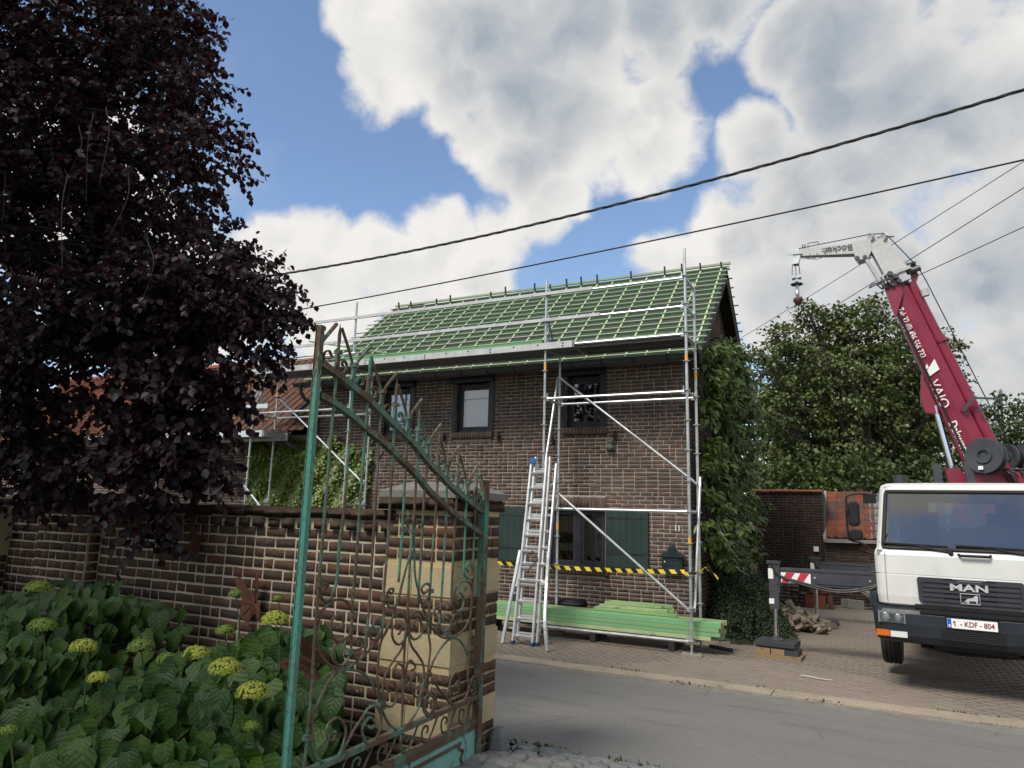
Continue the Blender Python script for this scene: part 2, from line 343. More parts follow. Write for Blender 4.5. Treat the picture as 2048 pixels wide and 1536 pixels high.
def leafy(name, cols, trans=.3, rough=.45, spec=.4, tcol=None, mott=0, veins=False):
    t = MT(name); r_ = t.rand(); n1 = t.noise(25, 3); n2 = t.noise(1.6, 3)
    c = t.ramp(r_, [(i/max(1, len(cols)-1), k) for i, k in enumerate(cols)])
    c = t.mix(t.val(n1, .4, .7, 0, .3), c, tuple(x*.5 for x in cols[0])); c = t.mix(t.val(n2, .4, .7, 0, .3), c, cols[-1])
    if mott: n4 = t.noise(55, 4, .7); c = t.mix(t.val(n4, .42, .62, 0, mott), c, tuple(x*.35 for x in cols[0])); c = t.mix(t.val(t.noise(11, 3), .6, .7, 0, mott*.6), c, tuple(min(1, x*1.7) for x in cols[-1])); t.bump(n4, .6, .01)
    if veins:
        at = t.n('ShaderNodeAttribute', attribute_name='lv'); sp = t.n('ShaderNodeSeparateXYZ'); t.l(at.outputs['Vector'], sp.inputs[0]); ax_ = t.math('ABSOLUTE', sp.outputs[0])
        fr = t.math('ABSOLUTE', t.math('SUBTRACT', t.math('FRACT', t.math('SUBTRACT', t.math('MULTIPLY', sp.outputs[1], 5.0), t.math('MULTIPLY', ax_, 4.5))), .5))
        vn_ = t.math('MAXIMUM', t.val(fr, .07, .02), t.val(ax_, .028, .012)); c = t.mix(t.math('MULTIPLY', vn_, .22), c, tuple(min(1, x*2.0) for x in cols[-1])); t.bump(fr, .22, .012)
    m = t.fin(c, rough, 0, spec)
    tr = t.n('ShaderNodeBsdfTranslucent'); ms = t.n('ShaderNodeMixShader'); ms.inputs[0].default_value = trans
    tc_ = t.mix(.6, c, tcol) if tcol else t.mix(.5, c, tuple(min(1, x*1.6) for x in cols[-1]))
    t.l(tc_, tr.inputs[0]); t.l(t.b.outputs[0], ms.inputs[1]); t.l(tr.outputs[0], ms.inputs[2]); t.l(ms.outputs[0], t.out.inputs[0]); return m
def wood(name, c, c2, rough=.75, axis=(1, 18, 18), cols=None):
    t = MT(name); r_ = t.rand(); g = t.noise(6, 5, .6, axis, dist=.6); k = t.noise(3, 2, .5, (1.5, 4, 4))
    base = t.mix(r_, c, c2) if not cols else t.ramp(r_, [(i/len(cols), k_) for i, k_ in enumerate(cols)], 'CONSTANT'); col = t.mix(t.val(g, .4, .7, 0, .7), base, tuple(x*.62 for x in c)); col = t.mix(t.val(k, .68, .74, 0, .7), col, tuple(x*.3 for x in c2))
    t.bump(g, .25, .003); return t.fin(col, rough, 0, .3)
def glassy(name, tint, refl, rough=.02):
    """pane: part mirror, part see-through"""
    t = MT(name); g = t.n('ShaderNodeBsdfGlossy'); g.inputs['Roughness'].default_value = rough; g.inputs['Color'].default_value = (.95, .95, .94, 1)
    tr = t.n('ShaderNodeBsdfTransparent'); tr.inputs[0].default_value = (*tint, 1); f = t.n('ShaderNodeFresnel'); f.inputs[0].default_value = 1.5
    ms = t.n('ShaderNodeMixShader'); t.l(t.math('ADD', f.outputs[0], refl), ms.inputs[0]); t.l(tr.outputs[0], ms.inputs[1]); t.l(g.outputs[0], ms.inputs[2]); t.l(ms.outputs[0], t.out.inputs[0]); return t.m
def peeled(name, paint, paint2, rust, amount, stretch=(1, 1, 1)):
    """old green paint flaking to rust"""
    t = MT(name); n1 = t.noise(7, 6, .7, stretch); n2 = t.noise(60, 4, .7, stretch); n3 = t.noise(2.2, 3)
    f = t.math('ADD', t.math('MULTIPLY', n1, .6), t.math('ADD', t.math('MULTIPLY', n2, .25), t.math('MULTIPLY', n3, .25)))
    pc = t.mix(t.val(n3, .4, .65), paint, paint2); rc = t.mix(n2, rust, tuple(x*.35 for x in rust))
    c = t.mix(t.val(f, amount, amount+.05), pc, rc); t.bump(t.math('ADD', f, t.math('MULTIPLY', n2, .4)), .8, .004)
    return t.fin(c, t.val(f, amount, amount+.05, .55, .9), 0, .35)
M_galv = plain('galvanised_steel', (.50, .52, .53), .42, .75, .22, 5)
M_alu = plain('aluminium', (.66, .68, .70), .38, .8, .15, 4)
M_alud = plain('dull_aluminium', (.44, .45, .455), .6, .3, .3, 7)
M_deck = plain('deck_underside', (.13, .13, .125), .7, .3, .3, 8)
M_yel = plain('yellow_sticker', (.75, .38, .02), .5, 0, .15)
M_hbrick = bricky('house_brick', [(.125,.088,.07),(.16,.11,.087),(.135,.097,.08),(.18,.112,.087),(.11,.087,.076),(.147,.096,.081),(.175,.128,.103),(.13,.097,.083)], (.3,.27,.25), .06)
M_hmort = mortar('house_mortar', (.42, .37, .315))
M_wbrick = bricky('old_brick', [(.095,.056,.042),(.075,.05,.041),(.118,.061,.043),(.085,.06,.048),(.105,.06,.041),(.066,.052,.044),(.13,.076,.052)], (.42,.38,.33), .42, .3, (.05,.05,.025))
M_wmort = mortar('old_mortar', (.48, .42, .31))
M_pmort = mortar('pillar_mortar', (.45, .36, .21))
M_abrick = bricky('annex_brick', [(.035,.025,.022),(.05,.033,.028),(.042,.03,.027),(.06,.036,.03)], (.2,.18,.16), .03)
M_amort = mortar('annex_mortar', (.11, .095, .085))
t = MT('cream_stone'); n1 = t.noise(5, 6, .7); n2 = t.noise(50, 4, .7); n3 = t.noise(3, 5, .7, (2.5, 2.5, .5)); c = t.mix(t.val(n1, .35, .7), (.41, .34, .205), (.32, .265, .165)); c = t.mix(t.val(n3, .52, .72, 0, .55), c, (.28, .24, .15)); c = t.mix(t.val(n2, .62, .72, 0, .5), c, (.30, .25, .15)); t.bump(t.math('ADD', n1, n2), .7, .006); M_cream = t.fin(c, .9, 0, .2)
M_dstone = plain('dark_capstone', (.14, .13, .12), .9, 0, .4, 9, .8)
M_coping = bricky('coping_brick', [(.08,.052,.037),(.068,.053,.038),(.095,.057,.038),(.062,.048,.038)], (.3,.26,.2), .2, .45, (.07,.07,.035))
M_tile = bricky('roof_tile_brown', [(.135,.078,.055),(.115,.07,.053),(.155,.082,.055),(.105,.073,.06),(.165,.08,.052)], (.25,.2,.15), .05, .5, (.06,.055,.03))
M_tileo = bricky('roof_tile_orange', [(.19,.072,.045),(.155,.065,.045),(.22,.085,.05),(.125,.078,.062),(.17,.06,.04)], (.35,.25,.18), .08, .5)
M_ridge = bricky('ridge_tile', [(.24,.075,.045),(.20,.07,.045),(.28,.085,.045)], (.3,.2,.15), .06, .5)
M_under = plain('roof_underlay', (.034, .05, .030), .85, 0, .4, 2.2, .2)
M_batt = wood('green_batten', (.25, .37, .23), (.29, .32, .22), cols=[(.24,.37,.22),(.31,.37,.25),(.20,.33,.19),(.33,.33,.25),(.27,.40,.25),(.22,.30,.20)])
M_cbatt = wood('pale_green_batten', (.42, .54, .32), (.33, .47, .26), .75, (18, 1, 18))
M_plank = wood('green_plank', (.24, .43, .19), (.44, .52, .25), .75, (.8, 22, 22), [(.17,.39,.20),(.34,.48,.22),(.25,.43,.18),(.42,.49,.25),(.20,.36,.17),(.38,.44,.20)])
M_plankend = wood('sawn_end', (.50, .40, .20), (.42, .33, .16))
M_greensheet = plain('green_sheet', (.08, .26, .09), .6, 0, .2)
M_anth = plain('anthracite_frame', (.013, .016, .022), .45, 0, .25)
M_zinc = plain('dark_gutter', (.055, .065, .075), .45, .3, .3)
M_shut = plain('green_shutter', (.0095, .027, .022), .55, 0, .2, 3)
M_pane = glassy('window_pane', (.8, .85, .9), .09)
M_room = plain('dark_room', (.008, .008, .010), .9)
M_blind = plain('blind_cloth', (.62, .70, .84), .8, 0, .04, 1)
M_timber = plain('dark_timber', (.025, .02, .017), .8, 0, .35, 5)
M_mail = plain('letterbox_paint', (.018, .03, .035), .4, .2, .2)
M_black = plain('black_plastic', (.010, .010, .011), .6, 0, .3, spec=.3)
M_white = plain('white_marks', (.75, .75, .72), .6, 0, .06)
M_asph = None

# ================================================================ SETTING
def gz(y):
    pts = [(-200, .46), (4.6, .46), (5.5, .30), (9.4, .0), (500, 0)]
    for (a, b), (c, d) in zip(pts, pts[1:]):
        if y <= c: return b+(d-b)*(y-a)/(c-a)
    return 0.0
def sheet(name, x0, x1, ys, lift, mat, kind='structure', nx=2):
    b = MB(); xs = [x0+(x1-x0)*i/nx for i in range(nx+1)]
    b.v = [(x, y, gz(y)+lift) for y in ys for x in xs]; n = nx+1
    b.f = [(j*n+i, j*n+i+1, (j+1)*n+i+1, (j+1)*n+i) for j in range(len(ys)-1) for i in range(nx)]
    return b.build(name, mat, kind=kind)
t = MT('field_grass'); n1 = t.noise(.4, 6); n2 = t.noise(9, 4)
M_field = t.fin(t.mix(n2, t.mix(n1, (.05, .075, .02), (.09, .10, .035)), (.035, .05, .015)), .95, 0, .2)
t = MT('garden_soil'); n1 = t.noise(8, 6, .7); t.bump(n1, 1, .03); M_soil = t.fin(t.mix(n1, (.018, .013, .009), (.05, .038, .026)), .95, 0, .1)
t = MT('asphalt'); n1 = t.noise(130, 3, .7); n2 = t.noise(.9, 5, .6, (1, 2.2, 1)); n3 = t.noise(420, 2); n4 = t.noise(3.5, 6, .7, (.6, 2.5, 1))
c = t.mix(t.val(n1, .35, .65), (.11, .106, .098), (.235, .228, .212)); c = t.mix(t.val(n3, .62, .72), c, (.36, .35, .33))
c = t.mix(t.val(n2, .35, .7, 0, .4), c, (.145, .142, .132)); c = t.mix(t.val(n4, .62, .72, 0, .55), c, (.10, .098, .092)); vo = t.n('ShaderNodeTexVoronoi', feature='DISTANCE_TO_EDGE'); t.l(t.pos, vo.inputs['Vector']); vo.inputs['Scale'].default_value = .55
crk = t.math('MULTIPLY', t.math('LESS_THAN', vo.outputs['Distance'], .004), t.val(t.noise(.6, 3), .5, .6)); c = t.mix(t.math('MULTIPLY', crk, .45), c, (.05, .048, .044))
sxy = t.n('ShaderNodeSeparateXYZ'); t.l(t.pos, sxy.inputs[0]); n5 = t.noise(22, 5, .75); c = t.mix(t.val(n5, .38, .68, 0, .42), c, (.105, .10, .092)); c = t.mix(t.val(t.noise(1.1, 4, .6, (.12, 2.6, 1)), .5, .7, 0, .35), c, (.12, .117, .108)); grit = t.math('MULTIPLY', t.val(sxy.outputs[1], 9.15, 9.68), t.val(t.noise(5, 6, .75), .42, .62)); c = t.mix(t.math('MULTIPLY', grit, .75), c, (.30, .26, .20))
c = t.mix(t.math('MULTIPLY', t.val(t.noise(1.3, 3, .5, (.5, 2.0, 1)), .60, .63), .35), c, (.105, .10, .092)); t.bump(n1, .6, .006)
M_asph = t.fin(c, .88, 0, .3)
t = MT('kerb_concrete'); n1 = t.noise(70, 4, .7); n2 = t.noise(2, 6, .65); n3 = t.noise(26, 3)
c = t.mix(t.val(n1, .4, .65), (.23, .19, .14), (.46, .40, .31)); c = t.mix(t.val(n2, .45, .7, 0, .6), c, (.17, .145, .11)); c = t.mix(t.val(n3, .62, .72, 0, .7), c, (.08, .07, .06)); t.bump(n1, .8, .008)
M_kerb = t.fin(c, .92, 0, .2)
t = MT('paver'); r_ = t.rand(); n1 = t.noise(45, 4, .7); n2 = t.noise(.8, 5, .6); n3 = t.noise(4, 5, .65)
c = t.ramp(r_, [(0, (.24, .198, .158)), (.35, (.255, .21, .168)), (.7, (.246, .205, .165)), (1, (.23, .188, .15))]); c = t.mix(t.val(n1, .4, .7, 0, .3), c, (.11, .09, .075))
c = t.mix(t.val(n2, .4, .65, 0, .55), c, (.20, .17, .14)); c = t.mix(t.val(n3, .55, .75, 0, .45), c, (.07, .06, .05)); t.bump(n1, .5, .004); M_pave = t.fin(c, .9, 0, .25)
t = MT('joint_sand'); n1 = t.noise(20, 5, .7); M_joint = t.fin(t.mix(n1, (.165, .138, .112), (.26, .22, .18)), .95, 0, .1)
t = MT('cobble'); r_ = t.rand(); n1 = t.noise(40, 5, .7); n2 = t.noise(6, 4)
c = t.ramp(r_, [(0, (.16, .165, .165)), (.3, (.21, .215, .21)), (.6, (.14, .15, .155)), (.8, (.24, .215, .18)), (1, (.19, .195, .195))]); c = t.mix(t.val(n1, .4, .7, 0, .5), c, (.09, .09, .09)); c = t.mix(t.val(n2, .5, .75, 0, .4), c, (.28, .28, .26)); t.bump(n1, .9, .006); M_cob = t.fin(c, .75, 0, .35)

sheet('ground', -400, 400, [-400, -100, -20, 0, 4.6, 5.5, 9.4, 12, 40, 200, 900], -.03, M_field, nx=8)
sheet('garden_soil', -30, -2.62, [-12, 0, 4.3], .0, M_soil, nx=4)
sheet('driveway', -2.62, 14, [-12, 0, 4.12], -.005, M_joint, nx=4)
rd = sheet('road', -60, 60, [5.45, 6.5, 7.5, 8.5, 9.66], -.004, M_asph, nx=12)
# near cobbled verge
vg = sheet('cobbled_verge', -2.6, 40, [4.1, 4.6, 5.0, 5.47], -.016, M_soil, nx=4)
it = []; y = 4.12
while y < 5.44:
    wy = random.uniform(.115, .15); x = -2.60
    while x < 4.5:
        wx = random.uniform(.13, .21); c_ = Vector((x+wx/2, y+wy/2+random.uniform(-.006, .006), gz(y+wy/2)-.03+random.uniform(-.006, .008)))
        a = random.uniform(-.09, .09); sl_ = (gz(y+wy)-gz(y))/wy
        it.append((c_, Vector((math.cos(a), math.sin(a), 0))*(wx-.017), Vector((-math.sin(a), math.cos(a), sl_))*(wy-.017), Vector((0, 0, .085)))); x += wx
    y += wy
pieces(vg, 'cobble', [dome(.055) for _ in range(7)], it, M_cob, 300, camdist, smooth=False)
# concrete kerb strip of the far side, cast in bays
kb = sheet('kerb_bed', -60, 60, [9.6, 10.02], -.006, M_joint, nx=4)
it = []; x = -30
while x < 20:
    l_ = random.uniform(1.7, 2.6); it.append((Vector((x+l_/2, 9.82+.010*math.sin(x*1.7), .0)), Vector((l_-.012, random.uniform(-.008, .008), 0)), Vector((0, .34, 0)), Vector((0, 0, .03)))); x += l_
pieces(kb, 'kerb_stone', [rough_box(.015) for _ in range(4)], it, M_kerb, 300, camdist)
# paved forecourt
fc = sheet('forecourt', -18, 9, [9.96, 14, 24], -.0065, M_joint, nx=4)
it = []; y = 9.99; row = 0
while y < 20.9:
    x = -8.6+(row % 2)*.1
    while x < 3.6:
        if not (y > 12.72 and x < -2.86):
            wob = .012*math.sin(x*2.1+y)+.008*math.sin(x*.7-1.3*y)
            it.append((Vector((x+.1, y+.05+random.uniform(-.003, .003), -.0265+wob*.1+random.uniform(-.0012, .0012))), Vector((.1975, random.uniform(-.004, .004), random.uniform(-.003, .003))), Vector((0, .0985, 0)), Vector((0, 0, .055))))
        x += .2
    y += .1; row += 1
pieces(fc, 'paving_block', [rough_box(.02) for _ in range(5)], it, M_pave, 300, lambda i: (Vector(i[0])-Vector((-1.2, 9.6, 0))).length)
M_curl = plain('pale_scrap', (.5, .47, .4), .8)
MB().tube(cmr([(-.95, 11.0, .02), (-.82, 10.93, .03), (-.68, 10.92, .02), (-.55, 10.96, .012)]), .008, 6).build('plastic_strip', M_curl, label='thin pale strip of plastic lying on the paving near the truck wheel', cat='scrap')

# ================================================================ brickwork
def runs(row_lo, row_hi, holes, u0, u1):
    seg = [(u0, u1)]
    for a, b, c, d in holes:
        if row_hi <= c+.01 or row_lo >= d-.01: continue
        o = []
        for s, e_ in seg:
            if b <= s or a >= e_: o.append((s, e_)); continue
            if a > s: o.append((s, a))
            if b < e_: o.append((b, e_))
        seg = o
    return seg
def courses(o, U, V, Nn, u0, u1, v0, v1, holes, c, l, j, proud, depth, span=None, half=.28):
    """list of bricks: o origin, U along, V up, Nn outwards"""
    o, U, V, Nn = Vector(o), Vector(U), Vector(V), Vector(Nn); it = []; v = v0; k = 0
    while v+c <= v1+.02:
        a, b = (u0, u1) if span is None else span(v+c/2)
        for s, e_ in runs(v+j/2, v+c-j/2, holes, a, b) if b > a else ():
            x = s; first = True
            while x < e_-.03:
                w = l*(.5 if (first and k % 2) else (.5 if random.random() < half*.4 else 1)); first = False; w = min(w, e_-x)
                if e_-(x+w) < .05: w = e_-x
                if w > .04:
                    pr = proud+random.uniform(-.0025, .0025)
                    it.append((o+U*(x+w/2)+V*(v+c/2+random.uniform(-.0015, .0015))+Nn*(pr-depth/2), U*(w-j), Nn*-depth+U*random.uniform(-.002, .002), V*(c-j)))
                x += w
        v += c; k += 1
    return it
def wall_face(b, o, U, V, u0, u1, v0, v1, holes, Nn, reveal=.14):
    o, U, V, Nn = Vector(o), Vector(U), Vector(V), Vector(Nn)
    us = sorted({u0, u1, *[h[0] for h in holes], *[h[1] for h in holes]}); vs = sorted({v0, v1, *[h[2] for h in holes], *[h[3] for h in holes]})
    for a, c in zip(us, us[1:]):
        for d, e_ in zip(vs, vs[1:]):
            m = ((a+c)/2, (d+e_)/2)
            if any(h[0] < m[0] < h[1] and h[2] < m[1] < h[3] for h in holes): continue
            b.add([o+U*a+V*d, o+U*c+V*d, o+U*c+V*e_, o+U*a+V*e_], [(0, 1, 2, 3)])
    for a, c, d, e_ in holes:
        q = [o+U*a+V*d, o+U*c+V*d, o+U*c+V*e_, o+U*a+V*e_]; p = [x-Nn*reveal for x in q]
        for i in range(4): b.add([q[i], q[(i+1) % 4], p[(i+1) % 4], p[i]], [(0, 1, 2, 3)])
BR = [rough_box(.05) for _ in range(8)]; BR1 = [rough_box(.065) for _ in range(12)]

# ================================================================ HOUSE
house = thing('house', 'two storey brown brick house with bare green roof battens behind the scaffolding', 'house', (-7, 12.8, 0))
HX0, HX1, HY, HB = -11.62, -2.82, 12.8, 18.4
WIN = [(-5.27, -4.46, 3.80, 5.0), (-7.84, -6.92, 3.77, 5.0), (-9.78, -8.92, 3.76, 5.0)]
holes = WIN+[(-5.60, -4.42, 1.13, 2.25)]
wb = MB(); wall_face(wb, (0, HY, 0), (1, 0, 0), (0, 0, 1), HX0, HX1, 0, 5.22, holes, (0, -1, 0), .2)
RDG_Y, RDG_Z, EV_Y, EV_Z = 15.6, 7.72, 12.42, 5.06; SLP = (RDG_Z-EV_Z)/(RDG_Y-EV_Y); BEV_Y = 2*RDG_Y-EV_Y
gab = [(HY, 0), (HB, 0), (HB, RDG_Z-SLP*(HB-RDG_Y)-.12), (RDG_Y, RDG_Z-.12), (HY, EV_Z+SLP*(HY-EV_Y)-.12)]
wb.add([(HX1, y, z) for y, z in gab], [(0, 1, 2, 3, 4)]); wb.add([(HX0, y, z) for y, z in gab], [(4, 3, 2, 1, 0)])
wb.add([(HX0, HB, 0), (HX1, HB, 0), (HX1, HB, 5.1), (HX0, HB, 5.1)], [(3, 2, 1, 0)])
hw = wb.build('wall', M_hmort, house)
C_ = .0728
it = courses((0, HY, 0), (1, 0, 0), (0, 0, 1), (0, -1, 0), HX0, HX1-.002, .02, 5.15, [(a-.0, b, c-.142, d) for a, b, c, d in WIN]+[(-5.60, -4.42, .98, 2.45)], C_, .222, .015, .0055, .03)
fr_ = [i for i in it]
# soldier and sill courses
for a, b, c, d in WIN+[(-5.66, -4.40, 1.15, 2.25)]:
    x = a-.03
    while x < b+.02:
        it.append((Vector((x+.035, HY-.028, c-.075)), Vector((.058, 0, 0)), Vector((0, .10, -.03)), Vector((0, 0, .125)))); x += .071
x = -5.6
while x < -4.42:
    it.append((Vector((x+.035, HY-.001, 2.36)), Vector((.058, 0, 0)), Vector((0, .03, 0)), Vector((0, 0, .19)))); x += .071
def gspan(v):
    top = RDG_Z-.12
    ya = HY if v < EV_Z+SLP*(HY-EV_Y)-.12 else RDG_Y-(top-v)/SLP
    yb = HB if v < EV_Z+SLP*(HY-EV_Y)-.12 else RDG_Y+(top-v)/SLP
    return ya+.02, yb-.02
itg = courses((HX1, 0, 0), (0, 1, 0), (0, 0, 1), (1, 0, 0), HY, HB, .02, 7.4, [], C_, .222, .013, .006, .03, gspan)
pieces(hw, 'brick', BR, it+itg, M_hbrick, 300, lambda i: (Vector(i[0])-Vector((-3.6, 12.6, 2.6))).length)
# reveal bricks of the windows (left cheek seen from the street)
itr = []
for a, b, c, d in WIN: itr += courses((a, 0, 0), (0, 1, 0), (0, 0, 1), (1, 0, 0), HY+.005, HY+.19, c, d, [], C_, .19, .013, .004, .02)
itr += courses((-5.6, 0, 0), (0, 1, 0), (0, 0, 1), (1, 0, 0), HY+.005, HY+.19, 1.13, 2.25, [], C_, .19, .013, .004, .02)
pieces(hw, 'reveal_brick', BR, itr, M_hbrick, 0)
# windows ---------------------------------------------------------------
def frame_mb(x0, x1, z0, z1, y, w, d):
    b = MB(); b.box(x0, x0+w, y, y+d, z0, z1); b.box(x1-w, x1, y, y+d, z0, z1); b.box(x0+w, x1-w, y, y+d, z0, z0+w); b.box(x0+w, x1-w, y, y+d, z1-w, z1); return b
for k, (x0, x1, z0, z1) in enumerate(WIN):
    b = frame_mb(x0+.005, x1-.005, z0+.01, z1-.16, HY+.12, .075, .07)
    b.box(x1-.075, x1+.05, HY-.03, HY-.008, z0-.06, z1)                  # roller guide rails on the wall
    b.box(x0-.055, x0+.0, HY-.03, HY-.008, z0-.06, z1)
    f = b.build('window', M_anth, house)
    frame_mb(x0+.082, x1-.082, z0+.09, z1-.24, HY+.135, .05, .05).build('sash', M_anth, f)
    MB().box(x0+.13, x1-.13, HY+.155, HY+.163, z0+.14, z1-.29).build('pane', M_pane, f)
    MB().box(x0-.07, x1+.06, HY-.10, HY-.012, z1-.155, z1+.045).build('shutter_box', M_anth, f)
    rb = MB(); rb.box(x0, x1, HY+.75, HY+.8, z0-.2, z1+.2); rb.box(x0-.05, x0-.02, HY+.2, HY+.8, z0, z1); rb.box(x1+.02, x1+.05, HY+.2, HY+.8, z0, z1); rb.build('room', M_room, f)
    if k:
        MB().box(x0+.20, x1-.05, HY+.19, HY+.2, z0+.12, z1-.22).build('blind', M_blind, f)
        bb = MB(); bb.box((x0+x1)/2-.01+.12, (x0+x1)/2+.01+.12, HY+.178, HY+.188, z1-.52, z1-.28); bb.box(x0+.2, x1-.06, HY+.178, HY+.188, z1-.545, z1-.53); bb.build('glazing_bar', M_white, f)
    else:
        bb = MB(); bb.box(x0+.52, x0+.55, HY+.25, HY+.27, z0+.1, z1-.3); bb.bar((x0+.55, HY+.3, z0+.42), (x1-.1, HY+.3, z0+.28), .03, .03); bb.build('bedroom_furniture', plain('grey_furniture', (.12, .12, .13)), f)
x0, x1, z0, z1 = -5.60, -4.42, 1.13, 2.25
b = frame_mb(x0+.01, x1-.01, z0+.01, z1-.01, HY+.12, .06, .07); b.box(-5.06, -4.94, HY+.12, HY+.19, z0+.07, z1-.07); f = b.build('window', M_anth, house)
for a, c_ in ((x0+.07, -5.06), (-4.94, x1-.07)):
    s_ = frame_mb(a+.005, c_-.005, z0+.075, z1-.075, HY+.13, .05, .05).build('sash', M_anth, f)
    MB().box(a+.05, c_-.05, HY+.15, HY+.158, z0+.12, z1-.12).build('pane', M_pane, f)
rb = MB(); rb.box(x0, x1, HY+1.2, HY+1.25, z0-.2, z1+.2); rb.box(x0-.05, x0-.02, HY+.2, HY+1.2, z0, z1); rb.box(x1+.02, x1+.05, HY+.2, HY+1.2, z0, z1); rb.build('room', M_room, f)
bb = MB()
for i in range(5): bb.box(-4.9+i*.09, -4.88+i*.09, HY+.5, HY+.52, z0, z1)
bb.build('indoor_blind_slats', plain('indoor_slat', (.05, .045, .05)), f)
MB().box(-5.66, -4.36, HY-.13, HY-.06, 1.14, 1.165).build('sill', plain('slate_sill', (.12, .10, .09), .8), f)
# shutters: vertical boards
def shutter(x0, x1):
    s_ = MB().box(x0, x1, HY-.02, HY-.009, 1.20, 2.24).build('shutter', M_shut, house); n = 6; w = (x1-x0)/n
    for i in range(n): MB().box(x0+i*w+.002, x0+(i+1)*w-.002, HY-.048, HY-.021, 1.2, 2.24).build('plank', M_shut, s_)
    h = MB()
    for z in (1.42, 2.06): h.box(x0+.03, x1-.03, HY-.052, HY-.0485, z, z+.035)
    h.build('strap', M_anth, s_)
shutter(-4.40, -3.585); shutter(-6.86, -6.02)
# little shutter catches beside the upper windows, gable shutter
for x, z in ((-8.05, 3.68), (-6.72, 3.66), (-5.5, 3.55), (-4.22, 3.62)):
    MB().box(x-.03, x+.03, HY-.08, HY-.01, z-.03, z+.03).bar((x, HY-.06, z-.1), (x+.01, HY-.06, z+.1), .03, .03).build('shutter_catch', M_black, house)
gs = MB().box(HX1+.008, HX1+.05, 13.45, 13.62, 5.15, 5.98).box(HX1+.008, HX1+.05, 13.92, 14.09, 5.25, 6.2).build('gable_shutter', M_shut, house)
MB().box(HX1+.008, HX1+.03, 13.63, 13.91, 5.3, 5.98).build('gable_window', M_room, house)
MB().box(HX1+.008, HX1+.09, 17.2, 17.62, .55, 1.8).build('side_door', M_anth, house)
# roof ---------------------------------------------------------------------
VX0, VX1 = -11.95, -2.44                                            # battens overhang the verges
dn = Vector((0, RDG_Y-EV_Y, RDG_Z-EV_Z)).normalized(); nrm = Vector((0, -dn.z, dn.y)); dnb = Vector((0, -dn.y, dn.z)); nrb = Vector((0, dn.z, dn.y))
b = MB()
for d_, n_, ye in ((dn, nrm, EV_Y), (dnb, nrb, BEV_Y)):
    p = Vector((0, ye, EV_Z)); q = Vector((0, RDG_Y, RDG_Z))
    a, c_ = [Vector((VX0+.25, 0, 0)), Vector((HX1+.30, 0, 0))]
    b.add([p+a, p+c_, q+c_, q+a, p+a-n_*.05, p+c_-n_*.05, q+c_-n_*.05, q+a-n_*.05], [(0,1,2,3),(7,6,5,4),(0,4,5,1),(1,5,6,2),(3,7,4,0)])
roof = b.build('roof', M_under, house)
SL = (Vector((0, RDG_Y, RDG_Z))-Vector((0, EV_Y, EV_Z))).length
# counter battens up the slope, each one an object of its own
cx = []; x = -11.45
while x < -2.6: cx.append(x); x += random.choice((.40, .42, .44, .46))
for x in cx:
    for d_, n_, ye, ex in ((dn, nrm, EV_Y, random.uniform(.12, .22) if random.random() < .8 else 0.0), (dnb, nrb, BEV_Y, 0)):
        p = Vector((x+random.uniform(-.015, .015), ye, EV_Z))+n_*.0125; top = SL+.0+ex*.0
        MB().bar(p, p+d_*top, .034, .022, n_).build('counter_batten', M_cbatt, roof)
        if ex: 
            q = p+d_*(SL-.1)+n_*.03; MB().bar(q, q+Vector((0, -.15, .9)).normalized()*(ex-.0), .035, .03, (0, 1, 0)).build('ridge_peg', M_timber, roof)
NB = 17; pitch = (SL-.12)/(NB-1)
for k in range(NB):
    for s, (d_, n_, ye) in enumerate(((dn, nrm, EV_Y), (dnb, nrb, BEV_Y))):
        p = Vector((0, ye, EV_Z))+d_*(.04+k*pitch)+n_*.035
        xl = VX0+random.uniform(-.12, .16)+(.12 if k > 12 else 0); xr = VX1+random.uniform(-.03, .03)+(.0 if k else -.02)
        cuts = [xl]; x = xl+random.uniform(2.2, 4.2)
        while x < xr-1: cuts.append(x); x += random.uniform(3.6, 4.4)
        cuts.append(xr)
        for a, c_ in zip(cuts, cuts[1:]):
            MB().bar(p+Vector((a+.003, 0, random.uniform(-.003, .003))), p+Vector((c_-.003, 0, random.uniform(-.003, .003))), .032, .022, n_).build('batten', M_cbatt if (k == 0 and not s) else M_batt, roof)
MB().bar((VX0+.3, RDG_Y, RDG_Z+.075), (VX1, RDG_Y, RDG_Z+.075), .05, .05).build('ridge_batten', M_batt, roof)
MB().bar((-11.3, RDG_Y+.25, RDG_Z+.02), (-10.8, RDG_Y+.25, RDG_Z+.02), .3, .16).build('roof_outlet', M_black, roof)
# barge boards and soffit of the gable verge, eaves board
b = MB()
for d_, n_, ye in ((dn, nrm, EV_Y), (dnb, nrb, BEV_Y)):
    p = Vector((HX1+.27, ye, EV_Z))-n_*.16
    b.bar(p, p+d_*SL, .03, .2, n_); b.bar(p+Vector((-.12, 0, 0))+n_*.06, p+d_*SL+Vector((-.12, 0, 0))+n_*.06, .2, .02, n_)
b.build('barge_board', M_timber, roof)
b = MB()
for z in (6.9, 5.6): b.box(HX1+.01, HX1+.2, 17.1, 17.25, z-.1, z+.05)
b.box(HX1-.3, HX1+.55, 18.2, 18.8, 4.55, 5.0); b.build('eaves_box', M_timber, roof)
MB().box(HX0-.3, HX1+.2, EV_Y+.1, HY-.012, 4.98, 5.03).build('soffit', M_timber, roof)
MB().box(HX0-.3, HX1+.2, EV_Y+.075, EV_Y+.1, 4.93, 5.05).build('eaves_board', M_timber, roof)
